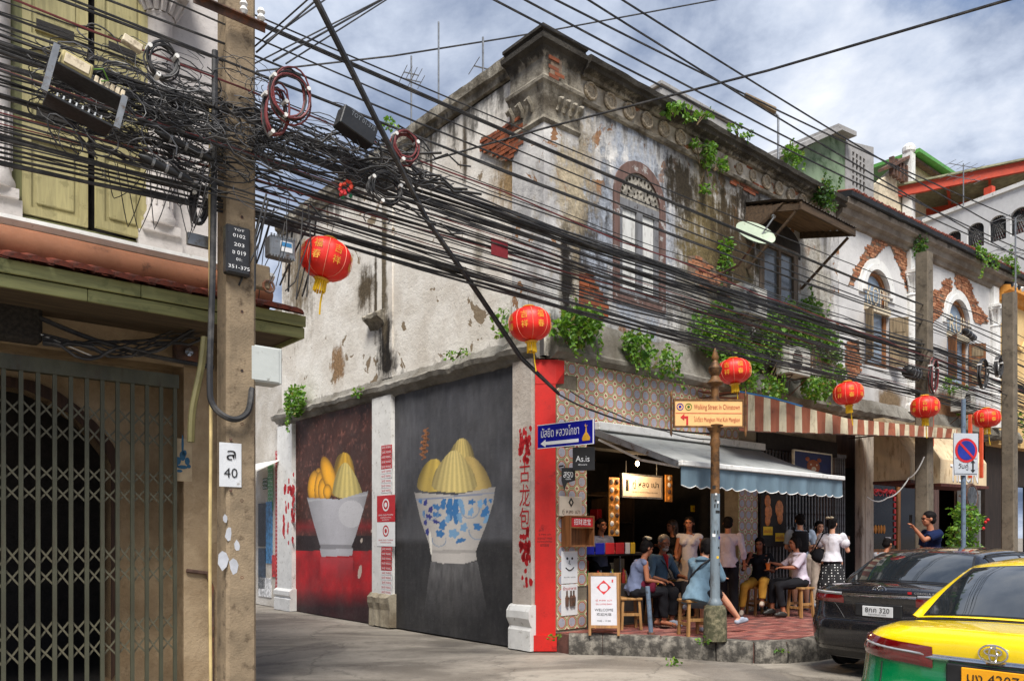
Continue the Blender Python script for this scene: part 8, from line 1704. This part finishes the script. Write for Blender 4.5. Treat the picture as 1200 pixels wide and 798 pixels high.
    if bottom:
        mb = MB(); g = .014
        if bot == 'skirt':
            n = 20; rows = []
            if pose == 'stand':
                for t in range(9):
                    z = 1.02 * k - skirt_len * k * t / 8; r = (.12 + .13 * (t / 8) ** .8) * k; rows.append([(r * 1.15 * math.cos(a) * (1 + .04 * math.sin(5 * a)), r * math.sin(a) * (1 + .05 * math.sin(7 * a)), z) for a in [2 * math.pi * i / n for i in range(n)]])
                mb.grid(rows, close=True); mb.add(rows[0], [tuple(range(n))]); mb.add(rows[-1], [tuple(range(n))])
            else:
                for s in (1, -1): rc(mb, hipp[s], .12 * k, LG[s][0], .10 * k); rc(mb, LG[s][0], .10 * k, LG[s][0].lerp(LG[s][1], blen), .12 * k, flat1=True)
                rc(mb, hipp[1], .12, hipp[-1], .12)
        else:
            rc(mb, hipp[1], .10 * k + g, hipp[-1], .10 * k + g); rc(mb, pel, .12 * k + g, wai - up * .04 * k, .105 * k + g, flat1=True)
            for s in (1, -1):
                kn, an, toe = LG[s]
                if blen <= .5: rc(mb, hipp[s], .095 * k + g, hipp[s].lerp(kn, blen * 2), .08 * k + g, flat1=True)
                else: rc(mb, hipp[s], .093 * k + g, kn, .064 * k + g); rc(mb, kn, .064 * k + g, kn.lerp(an, (blen - .5) * 2), .05 * k + g, flat1=True)
        blob(mb, bot, bottom, root, .011, 2, .5, .0065)
    for s in (1, -1):
        kn, an, toe = LG[s]; mb = MB(); heel = an + Vector((0, 0, -.055)) - (Vector((toe.x - an.x, toe.y - an.y, 0))).normalized() * .03
        if shoes: rc(mb, heel, .042 * k, toe, .037 * k, sq=1.0); rc(mb, an - Vector((0, 0, .03)), .042 * k, an.lerp(toe, .6), .036 * k); blob(mb, 'shoe', shoes, root, .01, 1, .6)
        else: mb.hull([heel + Vector((-.04, -.02, -.03)), heel + Vector((.04, -.02, -.03)), toe + Vector((-.045, .03, -.03)), toe + Vector((.045, .03, -.03)), heel + Vector((0, -.02, -.018)), toe + Vector((0, .03, -.018))]); mb.tube([toe + Vector((-.035, -.05, -.01)), toe + Vector((0, -.04, .035)), toe + Vector((.035, -.05, -.01))], .008, 5); mb.build('sandal', MT['rust'], root)
    return root, dict(hd=hd, che=che, pel=pel, AR=AR, sh=shp, LG=LG, k=k, M=HM, nek=nek)
def pxy(px, Y): return (px - 600) / FP * Y
denim = cloth('denim', lin(100, 124, 140)); denim2 = cloth('denim_dark', lin(70, 92, 110)); wht = cloth('white', lin(206, 202, 208)); lav = cloth('lavender', lin(190, 178, 190)); blkc = cloth('black', (.012, .012, .015)); must = cloth('mustard', lin(176, 130, 52)); navy = cloth('navy', lin(20, 32, 66)); gry = cloth('slate', lin(102, 110, 136)); olive = cloth('olive', lin(96, 92, 72)); sky_ = cloth('pale_blue', lin(160, 174, 192)); beige = cloth('beige', lin(190, 174, 158)); sneaker = pm('sneaker_grey', lin(150, 158, 172), .8, .1); dks = pm('dark_shoe', (.02, .018, .016), .5)
mdot, nt, b_ = newmat('polka_dot_cloth'); vv = nd(nt, 'ShaderNodeTexVoronoi', {'feature': 'F1'}, {'Vector': coords(nt), 'Scale': 21., 'Randomness': .15}); nt.links.new(mix(nt, mrange(nt, vv.outputs[0], .2, .25, 1., 0.), (.012, .012, .014), (.7, .7, .68)), b_.inputs['Base Color']); b_.inputs['Roughness'].default_value = .9
# seated woman with bun (back to the left, looking right)
r, J = person('seated woman in sleeveless grey top with a hair bun behind the A-board', pxy(742, 11.5), 11.5, 78, 1.62, 'sit', skin='skin2', hair='hair', style='bun', top=gry, sleeve=0, bottom=blkc, blen=.95, arms={1: ((.03, .02, -.26), (-.02, .28, -.30)), -1: ((-.03, .02, -.26), (.04, .26, -.34))}, lean=.3, headturn=(-.1, .25), female=True, legs={1: ((.1, .42, .54), (.05, .46, .12), (.07, .62, .05)), -1: ((-.12, .44, .5), (-.1, .42, .1), (-.1, .58, .04))}, seat=.46)
mb = MB(); mb.ball((0, -.02, .16), (.05, .045, .03), 8); [mb.ball((.04 * math.cos(a), -.02 + .04 * math.sin(a), .165), .02, 6) for a in (0, 1, 2, 3, 4, 5)]; mb.build('hair_clip', MT['cream'], r, True, M=J['M'])
mb = MB(); w = J['AR'][1][1]; mb.lathe([(.03, -.006), (.033, 0), (.03, .006)], (0, 0, 0), 12); mb.build('bracelet', MT['yellow'], r, M=T(w - Vector((0, .07, 0))) @ RX(1.5))
b_o = thing('handbag', 'dark red handbag on the lap of the woman with the bun', 'bag', T((pxy(757, 11.45), 11.45, .255 + .53)) @ RZ(rad(-20))); mb = MB(); mb.bevbox(-.14, .14, -.07, .07, 0, .17, .03); mb.build('pouch', cloth('maroon', lin(96, 24, 44)), b_o, True); mb = MB(); mb.tube([(-.1, 0, .16), (-.05, 0, .26), (.05, 0, .26), (.1, 0, .16)], .01, 5); mb.build('handle', MT['rust'], b_o)
# bearded man in denim shirt
r, J = person('grey bearded man in a denim shirt sitting cross legged in the shop doorway', pxy(771, 12.1), 12.1, 140, 1.76, 'sit', skin='skin3', hair='hairg', style='short', top=denim2, sleeve=1.15, bottom=blkc, blen=.9, arms={1: ((.08, .04, -.27), (-.04, .3, -.34)), -1: ((-.1, .08, -.26), (-.02, .36, -.3))}, lean=.12, beard=True, headturn=(.45, .1), legs={-1: ((-.06, .46, .6), (.1, .62, .36), (.12, .78, .42)), 1: ((.14, .42, .52), (.12, .36, .1), (.14, .53, .04))}, shoes=sneaker, seat=.46)
mb = MB(); c = J['che']; mb.hull([c + Vector((-.03, .135, .12)), c + Vector((.03, .135, .12)), c + Vector((0, .155, -.08)), c + Vector((-.05, .09, .17)), c + Vector((.05, .09, .17))]); mb.build('red_undershirt', cloth('red', lin(150, 34, 40)), r)
mb = MB(); mb.tube([c + Vector((.13, .02, .16)), c + Vector((.05, .15, .0)), c + Vector((-.12, .12, -.2)), c + Vector((-.17, .0, -.24))], .009, 5); mb.build('bag_strap', MT['black'], r)
# denim jacket on the front stool, seen from behind
r, J = person('person in an oversized light denim jacket seated on a stool beside the signpost', pxy(818, 10.75), 10.75, 38, 1.68, 'sit', skin='skin1', hair='hair', style='bob', top=denim, sleeve=1.0, hem=.16, flare=.07, bottom=blkc, blen=.4, arms={1: ((.05, .14, -.24), (-.02, .36, -.22)), -1: ((-.05, .12, -.25), (.03, .34, -.26))}, lean=.42, headturn=(-.5, .1), female=True, legs={1: ((.14, .42, .53), (.30, .66, .20), (.34, .84, .16)), -1: ((-.1, .42, .5), (-.1, .36, .1), (-.12, .52, .04))}, shoes=sneaker, seat=.49)
c = J['che']; mb = MB(); mb.tube([c + Vector((.14, -.04, .14)), c + Vector((.06, -.15, .06)), c + Vector((-.08, -.16, -.08)), c + Vector((-.19, -.06, -.22))], .013, 5); mb.build('bag_strap', MT['black'], r)
mb = MB(); mb.ball(c + Vector((0, -.02, .13)), (.09, .085, .045), 12); mb.build('jacket_collar', denim, r, True)
# standing person in pale shirt behind the signpost
person('standing person in a pale shirt and dark trousers behind the signpost', pxy(853, 13.2), 13.2, 20, 1.66, skin='skin2', style='short', top=lav, sleeve=1.7, hem=.06, flare=.03, bottom=blkc, shoes=dks, arms={1: ((.07, -.02, -.27), (.08, .08, -.5))})
# two women standing in the doorway
person('long haired woman in a white tank top standing in the dark doorway', pxy(808, 13.2), 13.2, 200, 1.66, skin='skin2', hair='hair', style='long', top=wht, sleeve=0, bottom=beige, bot='skirt', skirt_len=.75, female=True, arms={1: ((.06, .02, -.27), (.02, .24, -.32))})
person('woman in black top holding a woven bag deeper in the doorway', pxy(790, 13.7), 13.7, 250, 1.62, skin='skin2', hair='hairb', style='long', top=blkc, sleeve=0, bottom=olive, bot='trousers', female=True, arms={-1: ((-.06, .02, -.27), (-.04, .1, -.5)), 1: ((.05, .1, -.22), (.0, .26, -.12))})
wb_ = thing('woven_bag', 'grey woven tote bag held in the shop doorway', 'bag', T((pxy(783, 13.2), 13.2, .255 + .62))); mb = MB(); mb.bevbox(-.17, .17, -.05, .05, 0, .32, .03); mb.build('pouch', pm('woven', lin(110, 112, 108), .9, .5, scale=40, bump=1.0), wb_, True); mb = MB(); mb.tube([(-.1, 0, .3), (-.06, 0, .5), (.06, 0, .5), (.1, 0, .3)], .009, 5); mb.build('handle', MT['black'], wb_)
person('shop worker in a dark apron behind the drinks counter', pxy(703, 12.6), 12.6, 150, 1.62, skin='skin2', style='short', top=gry, sleeve=.6, bottom=blkc, arms={1: ((.04, .08, -.25), (.0, .3, -.25)), -1: ((-.04, .08, -.25), (.0, .3, -.25))})
# seated in mustard trousers
r, J = person('seated person in black shirt and mustard trousers drinking by the tiled pillar', pxy(890, 13.6), 13.6, 195, 1.62, 'sit', skin='skin3', style='long', top=blkc, sleeve=.7, bottom=must, blen=.93, female=True, arms={1: ((.12, .05, -.24), (.0, .16, .02)), -1: ((-.06, .06, -.26), (.05, .28, -.22))}, lean=.05, headturn=(.3, .15), shoes=beige, legs={1: ((.26, .40, .5), (.30, .36, .1), (.32, .5, .04)), -1: ((-.04, .44, .58), (-.02, .48, .26), (0, .62, .22))}, seat=.48)
def cup(label, p, M=None, straw=True, mt=None):
    c_ = thing('drink_cup', label, 'cup', T(p)); mb = MB(); mb.lathe([(.028, -.06), (.04, .05), (.042, .055), (.001, .056)], n=12); mb.build('tumbler', mt or pm('orange_tea', lin(200, 110, 50), .2, .1), c_, True)
    if straw: mb = MB(); mb.cyl((0, 0, .05), (.02, 0, .13), .005, n=6); mb.build('straw', MT['whiteprint'], c_)
w = r.matrix_world @ J['AR'][-1][1]; cup('orange iced drink with straw held by the person in mustard trousers', w + Vector((0, -.05, .05)))
# seated woman in pale shirt
r, J = person('seated woman in a pale pink shirt and black trousers reaching out to her friend', pxy(938, 13.25), 13.25, 262, 1.62, 'sit', skin='skin2', style='bob', top=lav, sleeve=1.0, bottom=blkc, blen=.9, hem=.05, flare=.02, female=True, arms={1: ((.03, .18, -.18), (.0, .44, -.12)), -1: ((-.03, .16, -.2), (.03, .42, -.2))}, lean=.1, headturn=(.0, .1), legs={1: ((.1, .44, .56), (.08, .46, .14), (.08, .60, .06)), -1: ((-.1, .44, .52), (-.12, .36, .1), (-.14, .5, .05))}, seat=.5, shoes=dks)
c = J['nek']; mb = MB(); mb.lathe([(.075, -.02), (.062, .02), (.06, .02)], (c.x, c.y, c.z - .02), 12, caps=False); mb.build('collar', lav, r, True)
# standing man with backpack
r, J = person('man in a pale blue T-shirt with a dark backpack standing with his back turned', pxy(938, 14.5), 14.5, 12, 1.74, skin='skin1', style='short', top=sky_, sleeve=.75, bottom=beige, blen=.5, shoes=sneaker, arms={1: ((.08, .02, -.26), (.04, .24, -.26)), -1: ((-.05, .06, -.26), (.03, .24, -.3))})
bp_ = r.matrix_world @ J['che']; bpk = thing('backpack', 'dark backpack worn by the man in the pale blue T-shirt', 'backpack', T(bp_) @ RZ(-rad(12))); mb = MB(); mb.bevbox(-.17, .11, -.30, -.13, -.26, .14, .05); mb.build('pack', blkc, bpk, True); mb = MB(); mb.tube([(-.12, -.14, .12), (-.12, .0, .2), (-.12, .13, .08), (-.13, .05, -.2)], .018, 6); mb.tube([(.12, -.14, .12), (.12, .0, .2), (.12, .13, .08), (.13, .05, -.2)], .018, 6); mb.build('strap', blkc, bpk)
# woman behind, facing the camera
person('woman facing the street sipping a drink between the two standing friends', pxy(959, 14.9), 14.9, 175, 1.62, skin='skin1', style='long', top=beige, sleeve=.7, bottom=beige, bot='trousers', female=True, arms={1: ((.06, .08, -.24), (-.06, .17, .03)), -1: ((-.04, .08, -.25), (.04, .22, -.12))}, shoes=sneaker)
# blouse and polka dot skirt
r, J = person('woman in a white peplum blouse and black polka dot skirt with a cream hair bow', pxy(975, 13.6), 13.6, 25, 1.66, skin='skin1', style='pony', top=wht, sleeve=.65, hem=-.02, flare=.05, bottom=mdot, bot='skirt', skirt_len=.78, female=True, arms={1: ((.09, .06, -.25), (.05, .27, -.1)), -1: ((-.06, .08, -.25), (-.02, .25, -.1))}, shoes=dks, headturn=(.35, -.05))
mb = MB(); mb.ball((-.035, -.1, .12), (.04, .018, .024), 8); mb.ball((.035, -.1, .12), (.04, .018, .024), 8); mb.ball((0, -.105, .118), (.014, .016, .016), 6); mb.build('hair_bow', MT['cream'], r, True, M=J['M'])
for s in (1, -1): mb = MB(); p = J['sh'][s].lerp(J['AR'][s][0], .45); mb.ball(p, (.085, .085, .09), 12); mb.build('puff_sleeve', wht, r, True)
cup('small brown drink cup held by the woman in the polka dot skirt', r.matrix_world @ J['AR'][1][1] + Vector((.03, 0, .05)), mt=MT['rust'], straw=False)
sb = r.matrix_world @ (J['pel'] + Vector((-.2, .02, .1))); sbg = thing('shoulder_bag', 'dark shoulder bag at the left hip of the polka dot skirt woman', 'bag', T(sb)); mb = MB(); mb.ball((0, 0, 0), (.15, .09, .13), 14); mb.build('pouch', blkc, sbg, True); mb = MB(); mb.tube([(-.1, 0, .08), (.02, -.1, .38), (.16, -.05, .42), (.1, 0, .08)], .012, 5); mb.build('strap', blkc, sbg)
# low sitting person by the shopfront
person('dark haired person in pale grey sitting low behind the black car by the wooden shopfront', pxy(1032, 14.9), 14.9, 60, 1.6, 'sit', skin='skin2', style='short', top=cloth('grey_light', lin(150, 150, 156)), sleeve=.7, bottom=blkc, lean=.3, shoes=dks, headturn=(0, .4))
# man with phone
r, J = person('man in a navy polo shirt holding up a phone behind the black car', pxy(1092, 12.3), 12.3, 268, 1.72, skin='skin2', style='short', top=navy, sleeve=.7, bottom=blkc, shoes=dks, arms={-1: ((-.03, .24, -.10), (-.02, .42, .12)), 1: ((.06, .02, -.27), (.05, .16, -.45))}, headturn=(.1, .02))
w = r.matrix_world @ J['AR'][-1][1]; ph = thing('mobile_phone', 'dark phone held up by the man in the navy polo', 'phone', T(w + Vector((-.02, 0, .09))) @ RZ(rad(100))); mb = MB(); mb.bevbox(-.037, .037, -.004, .004, -.075, .075, .004); mb.build('case', MT['black'], ph); mb = MB(); mb.box(-.033, .033, -.0055, -.004, -.068, .068); mb.build('screen', glass('phone_glass'), ph)
for s in (1, -1): mb = MB(); mb.tube([(s * .032 + .02 * math.cos(t * .6), .092, .008 + .016 * math.sin(t * .6)) for t in range(12)], .0022, 4); mb.build('spectacles', MT['black'], r, M=J['M'])
